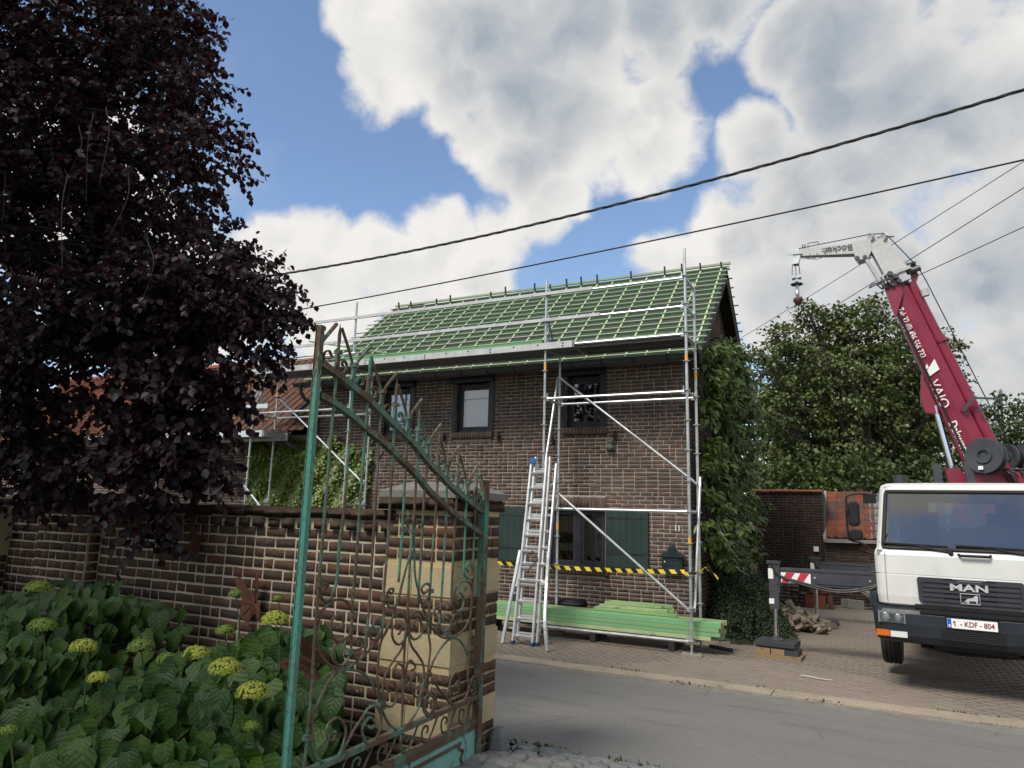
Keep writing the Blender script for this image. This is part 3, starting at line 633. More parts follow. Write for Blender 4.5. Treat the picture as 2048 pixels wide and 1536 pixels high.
# gutter: half round on brackets
def gutter(x0, x1, y, z, r, parent, nb):
    b = MB(); n = 8; rings = []
    for x in (x0, x1): rings.append([(x, y+r*math.cos(math.pi+math.pi*i/n), z+r*math.sin(math.pi+math.pi*i/n)) for i in range(n+1)]+[(x, y+(r-.006)*math.cos(2*math.pi-math.pi*i/n), z+.004+(r-.006)*math.sin(2*math.pi-math.pi*i/n)) for i in range(n+1)])
    b.loft(rings, True, (True, True)); b.tube([(x0, y-r, z), (x1, y-r, z)], .012, 6)
    g = b.build('gutter', M_zinc, parent)
    for i in range(nb):
        x = x0+(x1-x0)*(i+.5)/nb
        MB().tube([(x, y+r, z+.02)]+[(x, y+(r+.006)*math.cos(-math.pi*k/6), z+(r+.006)*math.sin(-math.pi*k/6)) for k in range(7)]+[(x, y-r, z+.02)], .011, 5).build('gutter_bracket', M_black, g)
    return g
gt = gutter(-12.05, -2.78, 12.36, 5.0, .075, house, 15)
MB().tube(cmr([(-11.85, 12.36, 4.93), (-11.84, 12.38, 4.78), (-11.78, 12.5, 4.62), (-11.72, 12.7, 4.52), (-11.71, 12.72, 3.4)]), .045, 8).build('downpipe', M_zinc, house, smooth=True)
# ceramic relief on the wall, letterbox, house number
rl = MB(); rl.lathe([(.0, 0), (.07, .01), (.09, .05), (.05, .12), (.065, .16), (.04, .2), (.0, .215)], (-4.31, HY-.05, 3.34), (0, 0, 1), 9); rl.box(-4.37, -4.25, HY-.03, HY-.004, 3.36, 3.52)
rl.build('wall_relief', plain('green_relief', (.10, .105, .07), .9, 0, .4, 20), label='small weathered grey green relief figure on the brick house front', cat='ornament')
lb = thing('letterbox', 'dark ornate letterbox with pitched lid on the brick wall beside the green shutter', 'letterbox', (-3.13, HY-.1, 1.16))
MB().box(-3.32, -2.96, HY-.13, HY-.008, 1.17, 1.43).build('box', M_mail, lb)
b = MB(); b.prism([(-3.37, HY-.16, 1.432), (-2.91, HY-.16, 1.432), (-2.95, HY-.16, 1.47), (-3.06, HY-.16, 1.53), (-3.09, HY-.16, 1.58), (-3.10, HY-.16, 1.62), (-3.18, HY-.16, 1.62), (-3.19, HY-.16, 1.58), (-3.22, HY-.16, 1.53), (-3.33, HY-.16, 1.47)], (0, .15, 0)); b.build('lid', M_mail, lb)
b = MB()
for z in (1.39, 1.3, 1.21): b.box(-3.27, -3.01, HY-.136, HY-.1305, z-.012, z+.012)
b.box(-3.29, -3.275, HY-.136, HY-.1305, 1.2, 1.41); b.box(-3.005, -2.99, HY-.136, HY-.1305, 1.2, 1.41); b.build('relief_trim', M_mail, lb)
MB().lathe([(0, 0), (.012, 0), (.012, .006), (0, .007)], (-3.265, HY-.1372, 1.345), (0, -1, 0), 8).build('lock', M_white, lb)
_dg = bpy.context.evaluated_depsgraph_get
def text(name, s, size, mat, M, parent=None, ext=.002, bold=0.0, sx=1.0, align='CENTER', shear=0.0):
    """flat or raised lettering as mesh; M places the text plane"""
    cu = bpy.data.curves.new(name, 'FONT'); cu.body = s; cu.size = size; cu.extrude = ext; cu.offset = bold; cu.align_x = align; cu.align_y = 'CENTER'; cu.shear = shear; cu.resolution_u = 3
    o = bpy.data.objects.new(name+'_curve', cu); COL.objects.link(o); _dg().update()
    me = bpy.data.meshes.new_from_object(o.evaluated_get(_dg())); bpy.data.objects.remove(o); bpy.data.curves.remove(cu)
    pm = Matrix.Translation(-origin(parent)); me.transform(pm @ M @ Matrix.Diagonal((sx, 1, 1, 1))); me.materials.clear(); me.name = name
    return link(name, me, mat, parent)
def plane_m(c, U, V):
    U, V = Vector(U).normalized(), Vector(V).normalized(); n = U.cross(V)
    return Matrix(((U.x, V.x, n.x, c[0]), (U.y, V.y, n.y, c[1]), (U.z, V.z, n.z, c[2]), (0, 0, 0, 1)))
put(text('house_number', '11', .14, M_white, plane_m((-3.06, HY-.012, 1.925), (1, 0, 0), (0, 0, 1)), None, .003, .002, .85), 'white house number on the brick wall above the letterbox', 'house number')

# ================================================================ left wing with tiled roof
wing = thing('low_brick_wing', 'lower brick wing with brown tiled roof and ivy, left of the house', 'house', (-15, 12.8, 0))
b = MB(); wall_face(b, (0, HY, 0), (1, 0, 0), (0, 0, 1), -26, HX0-.005, 0, 3.84, [], (0, -1, 0)); b.add([(-26, HY, 0), (-26, 17.6, 0), (-26, 17.6, 3.9), (-26, 15.2, 6.3), (-26, HY, 3.9)], [(0, 1, 2, 3, 4)]); b.add([(-26, 17.6, 0), (HX0-.01, 17.6, 0), (HX0-.01, 17.6, 3.9), (-26, 17.6, 3.9)], [(3, 2, 1, 0)])
ww = b.build('wall', M_hmort, wing)
pieces(ww, 'brick', BR, courses((0, HY, 0), (1, 0, 0), (0, 0, 1), (0, -1, 0), -25.9, HX0-.01, 1.3, 3.75, [], C_, .222, .013, .006, .03), M_hbrick, 200, lambda i: (Vector(i[0])-Vector((-14.5, 12.8, 3))).length)
b = MB(); wy0, wz0, wy1, wz1 = 12.36, 3.90, 15.2, 6.36
b.add([(-26, wy0, wz0), (HX0, wy0, wz0), (HX0, wy1, wz1), (-26, wy1, wz1)], [(0, 1, 2, 3)]); b.add([(-26, wy1, wz1), (HX0, wy1, wz1), (HX0, 18.04, wz0), (-26, 18.04, wz0)], [(0, 1, 2, 3)])
wr = b.build('roof', M_timber, wing)
TV = np.array([(x, y, z) for y in (-.5, .5) for x, z in ((-.5, .25), (-.3, .0), (0, -.06), (.25, .05), (.42, .5), (.5, .42))]); TV = np.vstack([TV, TV-np.array([0, 0, .3])])
TF = np.array([(k, k+1, k+7, k+6) for k in range(5)]+[(12+k+1, 12+k, k, k+1)[::-1] for k in range(5)])
TF = np.array([(k, k+1, k+7, k+6) for k in range(5)]+[(12+k, 12+k+1, k+1, k) for k in range(5)])
def tiles(parent, x0, x1, y0, z0, y1, z1, w, h, mat, nmax, ridge, key, name='roof_tile', skip=None):
    d_ = Vector((0, y1-y0, z1-z0)); Lh = d_.length; d_.normalize(); n_ = Vector((0, -d_.z, d_.y)); it = []; k = 0
    while k*h < Lh-.05:
        x = x0+(k % 2)*0
        while x < x1-.02:
            if not (skip and skip(x, k)):
                tl = random.uniform(-.01, .01); it.append((Vector((x+w/2, y0, z0))+d_*(k*h+h/2)+n_*(.035+random.uniform(0, .006)), Vector((w*1.04, 0, tl)), d_*h*1.12-n_*.04, n_*.085))
            x += w
        k += 1
    pieces(parent, name, [(TV+RNG.uniform(-.03, .03, TV.shape)*np.array([.3, .5, .6]), TF) for _ in range(4)], it, mat, nmax, key)
tiles(wr, -19.4, HX0-.02, wy0-.05, wz0-.02, wy1, wz1, .245, .30, M_tile, 300, True, lambda i: (Vector(i[0])-Vector((-13.5, 13, 4.6))).length)
tiles(wr, -26, -19.4, wy0-.05, wz0-.02, wy1, wz1, .245, .30, M_tileo, 0, True, None, 'orange_roof_tile')
RV = np.array([(x, math.cos(a)*.5, math.sin(a)*.5) for x in (-.5, .5) for a in np.linspace(0, math.pi, 7)]); RF = np.array([(k, k+1, k+8, k+7) for k in range(6)])
it = []; x = -26
while x < HX0-.1: it.append((Vector((x+.17, wy1, wz1+.0)), Vector((.36, 0, .025)), Vector((0, .26, 0)), Vector((0, 0, .24)))); x += .34
pieces(wr, 'ridge_tile', [(RV, RF)], it, M_ridge, 60, camdist, True)
g2_ = gutter(-25.9, -12.0, 12.28, 3.86, .07, wing, 16)
MB().tube(cmr([(-12.15, 12.28, 3.8), (-12.15, 12.3, 3.66), (-12.05, 12.45, 3.52), (-12.0, 12.72, 3.42), (-12.0, 12.74, 2.2)]), .042, 8).build('downpipe', M_zinc, wing, smooth=True)
MB().tube([(-12.3, 12.62, 4.28), (-11.75, 12.6, 4.62)], .05, 8).build('roof_pipe', M_zinc, wing)
# ivy on the wing
M_ivy = leafy('ivy_leaf', [(.085,.125,.018),(.135,.19,.03),(.18,.24,.045),(.10,.15,.022)], .2, .4, .5)
n = 21000; px = RNG.uniform(-13.75, -9.95, n); pz = 1.2+RNG.uniform(0, 1, n)*(2.42+.14*np.sin(px*5)+.08*np.sin(px*13)); edge = (px < -13.5) | (px > -10.2)
ok = ~(edge & (RNG.uniform(0, 1, n) < .5)); px, pz = px[ok], pz[ok]; n = len(px)
lump = .10+.07*np.sin(px*4.3+pz*3.1)+.05*np.sin(px*9-pz*7)
P = np.stack([px, HY-.03-lump*RNG.uniform(.3, 1.1, n), pz], 1); D_ = np.stack([RNG.normal(0, .5, n), RNG.uniform(-.5, -.1, n), -RNG.uniform(.4, 1, n)], 1); Nn = np.stack([RNG.normal(0, .4, n), -np.ones(n), RNG.uniform(.2, 1.2, n)], 1)
ivy = thing('ivy', 'mat of green ivy covering the low brick wing wall behind the gate', 'ivy', (-12, 12.7, 1.2))
leaves('foliage', P, D_, Nn, RNG.uniform(.045, .082, n), (LEAF6[0]*np.array([1.5, 1, 1]), LEAF6[1]), M_ivy, ivy)
b = MB()
for i in range(14):
    x = -13.5+i*.26; b.tube(cmr([(x, HY-.015, 0), (x+random.uniform(-.2, .2), HY-.02, 1.2), (x+random.uniform(-.4, .4), HY-.02, 2.4), (x+random.uniform(-.5, .5), HY-.02, 3.4)]), .012, 5)
b.build('stem', M_timber, ivy)

# weeds in the cracks of the kerb and at the road edge
M_weed = leafy('weed_leaf', [(.03,.06,.015),(.05,.08,.02),(.08,.09,.03)], .2)
P = []
for cx, cy, n_ in ((-3.1, 9.99, 60), (-2.2, 9.66, 40), (-4.2, 9.99, 30), (-.6, 9.66, 35), (.9, 9.98, 40), (-1.3, 9.98, 25), (-2.52, 5.10, 50), (-2.45, 5.46, 60), (-1.7, 5.46, 40)):
    P.append(np.stack([RNG.normal(cx, .16, n_), RNG.normal(cy, .012, n_), np.full(n_, gz(cy)-.004)], 1))
P = np.vstack(P); n = len(P)
leaves('kerb_weeds', P, np.stack([RNG.normal(0, .6, n), RNG.normal(0, .6, n), RNG.uniform(.3, 1, n)], 1), RNG.normal(0, 1, (n, 3)), RNG.uniform(.02, .06, n), SLIM, M_weed, None)

# ================================================================ GARDEN WALL
gw = thing('garden_wall', 'old dark brick garden wall with projecting coping bricks behind the hydrangeas', 'wall', (-5.5, 4.2, .46))
WY, CW = 4.375, .085
MB().box(-16, -3.21, WY, WY+.30, .3, 2.05).build('mortar_core', M_wmort, gw)
it = courses((0, WY, 0), (1, 0, 0), (0, 0, 1), (0, -1, 0), -12, -3.215, .435, 1.965, [(-7.36, -6.55, .4, 2.0), (-8.85, -8.05, .4, 2.1)], CW, .222, .0185, .006, .05, half=.9)
MB().box(-7.35, -6.56, WY-.13, WY+.02, .3, 2.0).build('pilaster_core', M_wmort, gw)
it += courses((0, WY-.13, 0), (1, 0, 0), (0, 0, 1), (0, -1, 0), -7.35, -6.56, .46, 2.08, [], CW, .222, .0185, .006, .05, half=.9)
it += courses((-6.56, 0, 0), (0, 1, 0), (0, 0, 1), (1, 0, 0), WY-.12, WY, .46, 2.08, [], CW, .222, .0185, .006, .05)
pieces(gw, 'brick', BR1, it, M_wbrick, 300, camdist)
# dentil course and coping of rowlock bricks
it = []; x = -12
while x < -3.22:
    it.append((Vector((x+.055, WY+.045+random.uniform(-.01, .01), 1.995)), Vector((.10, 0, 0)), Vector((0, .16, 0)), Vector((0, 0, .068)))); x += .165
pieces(gw, 'dentil_brick', BR1, it, M_coping, 60, camdist)
it = []; x = -12
while x < -3.22:
    w = random.uniform(.19, .25); 
    if not -7.55 < x < -6.48: it.append((Vector((x+w/2, WY+.15+random.uniform(-.008, .008), 2.085+random.uniform(-.006, .006))), Vector((w-.014, 0, random.uniform(-.006, .006))), Vector((0, .39, 0)), Vector((0, 0, .078))))
    x += w
x = -7.45
while x < -6.5: it.append((Vector((x+.11, WY+.07, 2.12)), Vector((.21, 0, 0)), Vector((0, .5, 0)), Vector((0, 0, .09)))); x += .235
pieces(gw, 'coping_brick', BR1, it, M_coping, 60, camdist)
MB().box(-12, -3.22, WY+.02, WY+.27, 2.0, 2.05).build('mortar_bed', M_wmort, gw)

def pillar(name, label, X0, X1, Y0, Y1, z0, bands, top, npart):
    """brick gate pillar with cream stone bands on its faces and a dark capstone"""
    p = thing(name, label, 'pillar', ((X0+X1)/2, (Y0+Y1)/2, z0))
    MB().box(X0+.004, X1-.004, Y0+.004, Y1-.004, z0, top).build('mortar_core', M_pmort, p); c = .0825
    ib = []; z = z0+.01
    hol = [(-99, 99, a, b) for a, b in bands]
    n = int((top-z)/c)
    for o, U, Nn, a, b in (((0, Y0, 0), (1, 0, 0), (0, -1, 0), X0, X1), ((X1, 0, 0), (0, 1, 0), (1, 0, 0), Y0, Y1), ((X0, 0, 0), (0, 1, 0), (-1, 0, 0), Y0, Y1), ((0, Y1, 0), (1, 0, 0), (0, 1, 0), X0, X1)):
        ib += courses(o, U, (0, 0, 1), Nn, a-.004, b+.004, z, top-.005, hol, c, .22, .0195, .0055, .05, half=1.2)
    pieces(p, 'brick', BR1, ib, M_wbrick, npart, camdist)
    for a, b in bands:
        m = MB(); e_ = .007; m.box(X0-e_, X0+(X1-X0)*.42-.003, Y0-e_, Y1+e_, a+.006, b-.006); s1 = m.build('stone_band', M_cream, p)
        m = MB(); m.box(X0+(X1-X0)*.42+.003, X1+e_, Y0-e_, Y0+(Y1-Y0)*.55, a+.006, b-.006); m.build('stone_band', M_cream, p)
        m = MB(); m.box(X0+(X1-X0)*.42+.003, X1+e_, Y0+(Y1-Y0)*.55+.006, Y1+e_, a+.006, b-.006); m.build('stone_band', M_cream, p)
    return p
PX0, PX1, PY0, PY1 = -3.20, -2.615, 4.34, 5.02
pil = pillar('gate_pillar', 'brick gate pillar with cream stone bands and dark capstone beside the open gate', PX0, PX1, PY0, PY1, .36, [(.60, .80), (1.07, 1.27), (1.53, 1.74)], 2.13, 300)
# projecting top course and slightly pitched capstone
it = []
for x in np.arange(PX0-.05, PX1, .215): it.append((Vector((x+.11, (PY0+PY1)/2, 2.175)), Vector((.205, 0, 0)), Vector((0, PY1-PY0+.12, 0)), Vector((0, 0, .085))))
pieces(pil, 'top_brick', BR1, it, M_coping, 300)
b = MB(); o_ = .05; zc = 2.22
rings = [[(PX0-o_, PY0-o_, zc), (PX1+o_, PY0-o_, zc), (PX1+o_, PY1+o_, zc), (PX0-o_, PY1+o_, zc)], [(PX0-o_, PY0-o_, zc+.05), (PX1+o_, PY0-o_, zc+.05), (PX1+o_, PY1+o_, zc+.05), (PX0-o_, PY1+o_, zc+.05)], [(PX0+.12, PY0+.12, zc+.12), (PX1-.12, PY0+.12, zc+.12), (PX1-.12, PY1-.12, zc+.12), (PX0+.12, PY1-.12, zc+.12)]]
b.loft(rings, True, (True, True)).build('capstone', M_dstone, pil)
b = MB(); rr = [[(-2.56+math.cos(a)*r_*(.6 if math.cos(a) < 0 else .95), 4.98+math.sin(a)*r_, z) for a in np.linspace(0, 2*math.pi, 9)[:-1]] for r_, z in ((.10, .33), (.105, .42), (.09, .5), (.05, .55))]
b.loft(rr, True, (False, True)).build('guard_stone', plain('blue_stone', (.11, .115, .12), .8, 0, .35, 12, .6), label='rough blue grey guard stone at the foot of the gate pillar', cat='guard stone')
pillar('brick_pillar', 'shaded brick pillar with cream stone block at the far left end of garden wall', -8.78, -8.04, 4.15, 4.85, .4, [(1.62, 2.0), (1.0, 1.2)], 2.15, 60)
# rusty butterflies
M_rust = plain('rusty_sheet', (.095, .036, .02), .9, .1, .5, 14, .6); M_rustd = plain('rusty_sheet_dark', (.085, .03, .018), .9, .1, .4, 16, .6)
def butterfly(c, s, ang, U, label, mat):
    c, U = Vector(c), Vector(U).normalized(); V = Vector((0, 0, 1)); Nn = U.cross(V); ca, sa = math.cos(ang), math.sin(ang); U, V = U*ca+V*sa, V*ca-U*sa
    t_ = thing('metal_butterfly', label, 'ornament', c, 'rusty metal butterflies')
    up = [(.03,.05),(.12,.42),(.26,.80),(.42,1.0),(.52,.92),(.50,.66),(.44,.38),(.34,.16),(.05,-.02)]; lo = [(.05,-.02),(.34,.10),(.46,-.06),(.44,-.32),(.34,-.52),(.22,-.60),(.12,-.42),(.03,-.14)]
    for sgn in (-1, 1):
        for pl in (up, lo):
            W_ = [c+U*(sgn*x*s)+V*(y*s)-Nn*(-.02-abs(x)*s*.45) for x, y in pl]
            w = MB().prism(W_ if sgn > 0 else W_[::-1], Nn*.004).build('wing', mat, t_); v_ = MB(); r_ = c+U*(sgn*.04*s)+V*(.02*s)+Nn*.03
            for x, y in pl[1:-1:2]: v_.tube([r_, c+U*(sgn*x*.85*s)+V*(y*.85*s)+Nn*(.028+abs(x)*.85*s*.45)], .004, 4)
            v_.build('wing_vein', mat, w)
    b = MB(); b.tube([c-V*.35*s+Nn*.03, c+Nn*.035, c+V*.3*s+Nn*.03], [.008, .016, .010], 6)
    b.build('body', mat, t_); b = MB()
    for sgn in (-1, 1): b.tube(cmr([c+V*.28*s+Nn*.03, c+U*sgn*.08*s+V*.6*s+Nn*.04, c+U*sgn*.2*s+V*.75*s+Nn*.05]), .003, 4)
    b.build('antennae', mat, t_)
butterfly((-5.19, WY-.02, 1.77), .18, R(-12), (1, 0, 0), 'small dark rusty metal butterfly high on the garden wall', M_rustd)
butterfly((-4.46, WY-.02, 1.35), .24, R(14), (1, 0, 0), 'rusty red metal butterfly low on the wall above the hydrangea flowers', M_rust)
butterfly((-2.66, 2.98, 1.34), .17, R(60), (.35, 1, 0), 'rusty brown metal butterfly among the hydrangeas behind the gate stile', M_rust)

# ================================================================ GATE (open wing, hinged at the pillar)
G_UP=[(2.78,2.88),(2.92,2.84),(3.07,2.79),(3.21,2.74),(3.35,2.68),(3.49,2.62),(3.63,2.56),(3.74,2.5),(3.86,2.43),(3.99,2.37),(4.13,2.3),(4.39,2.2),(4.53,2.15),(4.64,2.12)]
G_LO=[(2.79,2.71),(2.92,2.68),(3.07,2.63),(3.21,2.57),(3.35,2.52),(3.63,2.39),(3.75,2.33),(3.86,2.26),(3.99,2.2),(4.13,2.14),(4.27,2.08),(4.65,1.95)]
G_BARS=[[(2.91,2.82),(2.9,2.43),(2.89,1.46),(2.9,1.27),(2.89,1.11),(2.89,1.06),(2.89,0.98),(2.88,0.87)],
[(3.05,2.76),(3.05,2.17),(3.03,1.94),(3.03,1.76),(3.01,1.7),(2.99,1.66),(2.95,1.65),(2.92,1.67),(2.9,1.71),(2.91,1.74),(2.93,1.74),(2.96,1.73),(2.96,1.72),(2.94,1.71)],
[(3.19,2.72),(3.18,2.18),(3.18,1.86),(3.17,1.65),(3.17,1.56),(3.17,1.53)],
[(3.32,2.66),(3.32,2.18),(3.32,1.85),(3.32,1.56),(3.31,1.46),(3.31,1.45),(3.31,1.38),(3.3,1.34),(3.27,1.32),(3.22,1.33),(3.2,1.36),(3.19,1.37)],
[(3.46,2.59),(3.46,2.18),(3.46,1.9),(3.45,1.65),(3.46,1.51),(3.45,1.4)],
[(3.6,2.52),(3.6,2.05),(3.6,1.95),(3.59,1.7)],
[(3.72,2.46),(3.72,2.19),(3.71,1.99),(3.7,1.8),(3.7,1.54),(3.7,1.43),(3.69,1.38),(3.69,1.26),(3.69,1.12),(3.7,0.98),(3.7,0.87)],
[(3.84,2.39),(3.82,2.19),(3.82,1.89),(3.81,1.65),(3.81,1.59),(3.84,1.56),(3.89,1.56),(3.93,1.59),(3.94,1.62),(3.94,1.65),(3.9,1.67),(3.86,1.66),(3.84,1.64),(3.87,1.61),(3.89,1.62)],
[(3.97,2.34),(3.97,2.2),(3.95,1.85),(3.94,1.58),(3.95,1.46),(3.97,1.42),(4.02,1.4),(4.07,1.41),(4.08,1.46),(4.05,1.5),(4.02,1.51),(4,1.48),(4.02,1.46)],
[(4.09,2.27),(4.1,2.07),(4.09,1.75),(4.08,1.5),(4.08,1.39),(4.12,1.33)],
[(4.23,2.22),(4.22,2.09),(4.21,1.79),(4.21,1.55),(4.24,1.48),(4.3,1.45),(4.37,1.48),(4.37,1.54),(4.31,1.58),(4.27,1.55),(4.29,1.51)],
[(4.37,2.16),(4.36,2.15),(4.36,1.79),(4.37,1.7),(4.44,1.66),(4.49,1.68),(4.49,1.73),(4.43,1.77),(4.39,1.74),(4.43,1.71)],
[(4.5,2.11),(4.49,2.09),(4.49,1.72),(4.48,1.42),(4.49,1.19),(4.47,1.01),(4.52,0.89),(4.57,0.87),(4.62,0.9),(4.61,0.96),(4.55,0.99),(4.52,0.95),(4.55,0.92)]]
G_SCR=[[(3.18,1.56),(3.16,1.59),(3.12,1.63),(3.07,1.65),(3.01,1.65),(2.96,1.63),(2.92,1.6),(2.91,1.56),(2.9,1.51),(2.9,1.49),(2.91,1.44),(2.93,1.4),(2.97,1.36),(3.03,1.32),(3.1,1.3),(3.17,1.29),(3.27,1.32),(3.32,1.34),(3.38,1.38),(3.44,1.41)],
[(3.17,1.53),(3.17,1.48),(3.15,1.45),(3.1,1.44),(3.06,1.44),(3.02,1.47),(3,1.51),(3,1.54),(3.02,1.56),(3.06,1.57),(3.09,1.55),(3.1,1.52),(3.07,1.5),(3.05,1.51)],
[(3.11,1.43),(3.07,1.43),(3.04,1.41),(3.03,1.36),(3.06,1.33),(3.1,1.31),(3.14,1.32),(3.17,1.35),(3.18,1.37),(3.17,1.54)],
[(3.24,1.39),(3.22,1.4),(3.21,1.42),(3.23,1.43),(3.27,1.42),(3.28,1.39),(3.26,1.37),(3.22,1.37),(3.2,1.37)],
[(3.4,1.46),(3.38,1.46),(3.36,1.48),(3.38,1.51),(3.42,1.49),(3.44,1.46),(3.42,1.42),(3.38,1.4),(3.34,1.42),(3.32,1.45)],
[(3.47,1.04),(3.46,1.06),(3.42,1.12),(3.37,1.18),(3.31,1.23),(3.24,1.26),(3.16,1.28),(3.08,1.28),(3.02,1.25),(2.97,1.19),(2.93,1.13),(2.91,1.1),(2.91,1.05),(2.91,1.01),(2.93,0.95),(2.97,0.89),(3.03,0.86),(3.09,0.85),(3.14,0.87),(3.17,0.92),(3.18,0.97),(3.15,1.02),(3.11,1.05),(3.07,1.05),(3.03,1.03),(3.03,0.99),(3.05,0.96),(3.08,0.95),(3.1,0.97),(3.09,0.99)],
[(3.11,0.85),(3.15,0.87),(3.2,0.91),(3.25,0.96),(3.32,1.01),(3.36,1.04),(3.43,1.04),(3.47,1),(3.49,0.96),(3.48,0.9),(3.44,0.86),(3.39,0.85),(3.34,0.89),(3.32,0.94),(3.34,0.97),(3.38,0.99),(3.42,0.96),(3.43,0.94),(3.4,0.93),(3.38,0.94)],
[(3.7,2),(3.7,1.89),(3.66,1.79),(3.62,1.68),(3.59,1.61),(3.57,1.57),(3.55,1.51),(3.51,1.47),(3.47,1.41),(3.5,1.44),(3.45,1.39),(3.43,1.32),(3.43,1.24),(3.43,1.17),(3.46,1.1),(3.48,1.04),(3.51,0.98),(3.57,0.91),(3.66,0.86),(3.74,0.86),(3.81,0.89),(3.87,0.94),(3.9,1.02),(3.93,1.06),(3.95,1.11),(3.96,1.18),(3.97,1.27),(3.94,1.36),(3.94,1.39),(3.91,1.46),(3.86,1.53),(3.81,1.62),(3.76,1.72),(3.74,1.83),(3.72,2)],
[(3.61,1.4),(3.63,1.41),(3.63,1.44),(3.59,1.46),(3.55,1.44),(3.55,1.4),(3.58,1.36),(3.62,1.34),(3.66,1.35),(3.7,1.38),(3.7,1.44),(3.68,1.48),(3.64,1.51),(3.6,1.52),(3.56,1.5)],
[(3.8,1.41),(3.77,1.43),(3.78,1.45),(3.82,1.46),(3.86,1.42),(3.86,1.37),(3.82,1.35),(3.77,1.35),(3.73,1.39),(3.71,1.43),(3.72,1.47),(3.75,1.5),(3.81,1.51),(3.85,1.49),(3.9,1.45)],
[(3.65,2.03),(3.66,2.04),(3.64,2.04),(3.63,2.06),(3.65,2.08),(3.69,2.06),(3.7,2.03),(3.71,2)],
[(3.79,2.02),(3.77,2.03),(3.8,2.04),(3.8,2.06),(3.77,2.07),(3.74,2.06),(3.73,2.03),(3.72,2)],
[(3.69,1.42),(3.66,1.32),(3.58,1.26),(3.51,1.2),(3.49,1.14),(3.49,1.09),(3.51,1.04),(3.55,1.01),(3.6,1.01),(3.63,1.05),(3.62,1.1),(3.58,1.14),(3.54,1.14),(3.53,1.11),(3.56,1.09)],
[(3.71,1.42),(3.75,1.32),(3.83,1.25),(3.89,1.19),(3.91,1.13),(3.91,1.08),(3.89,1.02),(3.85,1),(3.81,1.02),(3.77,1.07),(3.77,1.11),(3.79,1.14),(3.84,1.13),(3.87,1.09),(3.86,1.06),(3.82,1.06)],
[(3.63,1.18),(3.6,1.18),(3.59,1.2),(3.61,1.23),(3.63,1.23),(3.67,1.21),(3.68,1.17),(3.69,1.12)],
[(3.77,1.17),(3.8,1.17),(3.81,1.19),(3.78,1.21),(3.75,1.23),(3.72,1.21),(3.71,1.17),(3.7,1.12)],
[(3.5,1.65),(3.52,1.64),(3.54,1.66),(3.52,1.67),(3.49,1.66),(3.48,1.63),(3.49,1.58),(3.53,1.56),(3.57,1.57),(3.59,1.59),(3.62,1.68)],
[(3.89,1.47),(3.99,1.38),(4.12,1.31),(4.25,1.3),(4.39,1.33),(4.47,1.41),(4.49,1.53),(4.47,1.61),(4.4,1.65),(4.32,1.65),(4.25,1.6),(4.24,1.51)],
[(4.16,1.4),(4.11,1.41),(4.13,1.45),(4.19,1.44),(4.21,1.4),(4.18,1.36),(4.12,1.35),(4.05,1.38)],
[(4.27,1.39),(4.32,1.38),(4.34,1.42),(4.29,1.44),(4.24,1.43),(4.24,1.37),(4.27,1.33)],
[(3.94,1.03),(3.96,1.09),(4.01,1.18),(4.1,1.25),(4.21,1.29),(4.32,1.27),(4.41,1.2),(4.47,1.1),(4.49,1.02)],
[(3.94,1.04),(3.99,1.06),(4.04,1.05),(4.09,1),(4.16,0.95),(4.24,0.88),(4.33,0.86),(4.42,0.86),(4.47,0.9),(4.49,0.95)],
[(4.32,0.96),(4.3,0.98),(4.33,1),(4.35,0.97),(4.35,0.93),(4.3,0.93),(4.26,0.93),(4.23,0.99),(4.24,1.03),(4.28,1.06),(4.32,1.05),(4.35,1.01)],
[(4.25,0.88),(4.23,0.95),(4.23,1.01),(4.26,1.05),(4.3,1.06),(4.34,1.03),(4.35,0.98),(4.32,0.96)],
[(4.01,0.94),(3.97,0.94),(3.97,0.97),(4.01,0.98),(4.04,0.94),(4.03,0.9),(4,0.87),(3.96,0.89),(3.93,0.93),(3.94,0.97),(3.99,1),(4.04,0.98),(4.07,0.92),(4.05,0.88),(3.99,0.86),(3.93,0.9),(3.91,0.95),(3.91,1)]]

GX = -2.54
def g3(p, dx=0): return Vector((GX+dx, p[0], p[1]))
M_gpaint = peeled('peeling_gate_paint', (.050, .17, .125), (.06, .125, .09), (.115, .072, .043), .54, (1, 1, .45))
M_grust = peeled('rusty_gate_iron', (.062, .135, .10), (.10, .11, .075), (.125, .085, .055), .505, (1, 1, .7))
M_gpanel = peeled('peeling_gate_panel', (.16, .36, .32), (.13, .30, .27), (.07, .035, .025), .60, (1, 1, .25))
t = MT('stile_paint'); sx = t.n('ShaderNodeSeparateXYZ'); t.l(t.pos, sx.inputs[0]); n1 = t.noise(9, 6, .7, (1, 1, .35)); n2 = t.noise(75, 4, .7, (1, 1, .5))
f = t.math('ADD', t.math('MULTIPLY', n1, .5), t.math('ADD', t.math('MULTIPLY', n2, .4), t.val(sx.outputs[2], 2.5, 2.95, 0, .17)))
c = t.mix(t.val(t.noise(3, 3), .4, .65), (.058, .225, .17), (.07, .19, .145)); c = t.mix(t.val(n2, .50, .62, 0, .8), c, (.045, .10, .07)); c = t.mix(t.val(f, .54, .60), c, t.mix(n2, (.10, .055, .03), (.04, .022, .014)))
t.bump(f, .8, .004); M_gstile = t.fin(c, .65, 0, .35)
gate = thing('iron_gate', 'tall wrought iron gate wing with peeling green paint and rust, standing open', 'gate', (GX, 3.7, .5))
MB().box(GX-.014, GX+.014, 2.745, 2.775, .42, 3.08).box(GX-.017, GX-.0145, 2.74, 2.785, .42, 3.08).build('stile', M_gstile, gate, label='front stile with turquoise paint and rusty top')
MB().box(GX-.025, GX+.025, 4.595, 4.655, .42, 2.36).build('stile', M_gpaint, gate)
hb = MB()
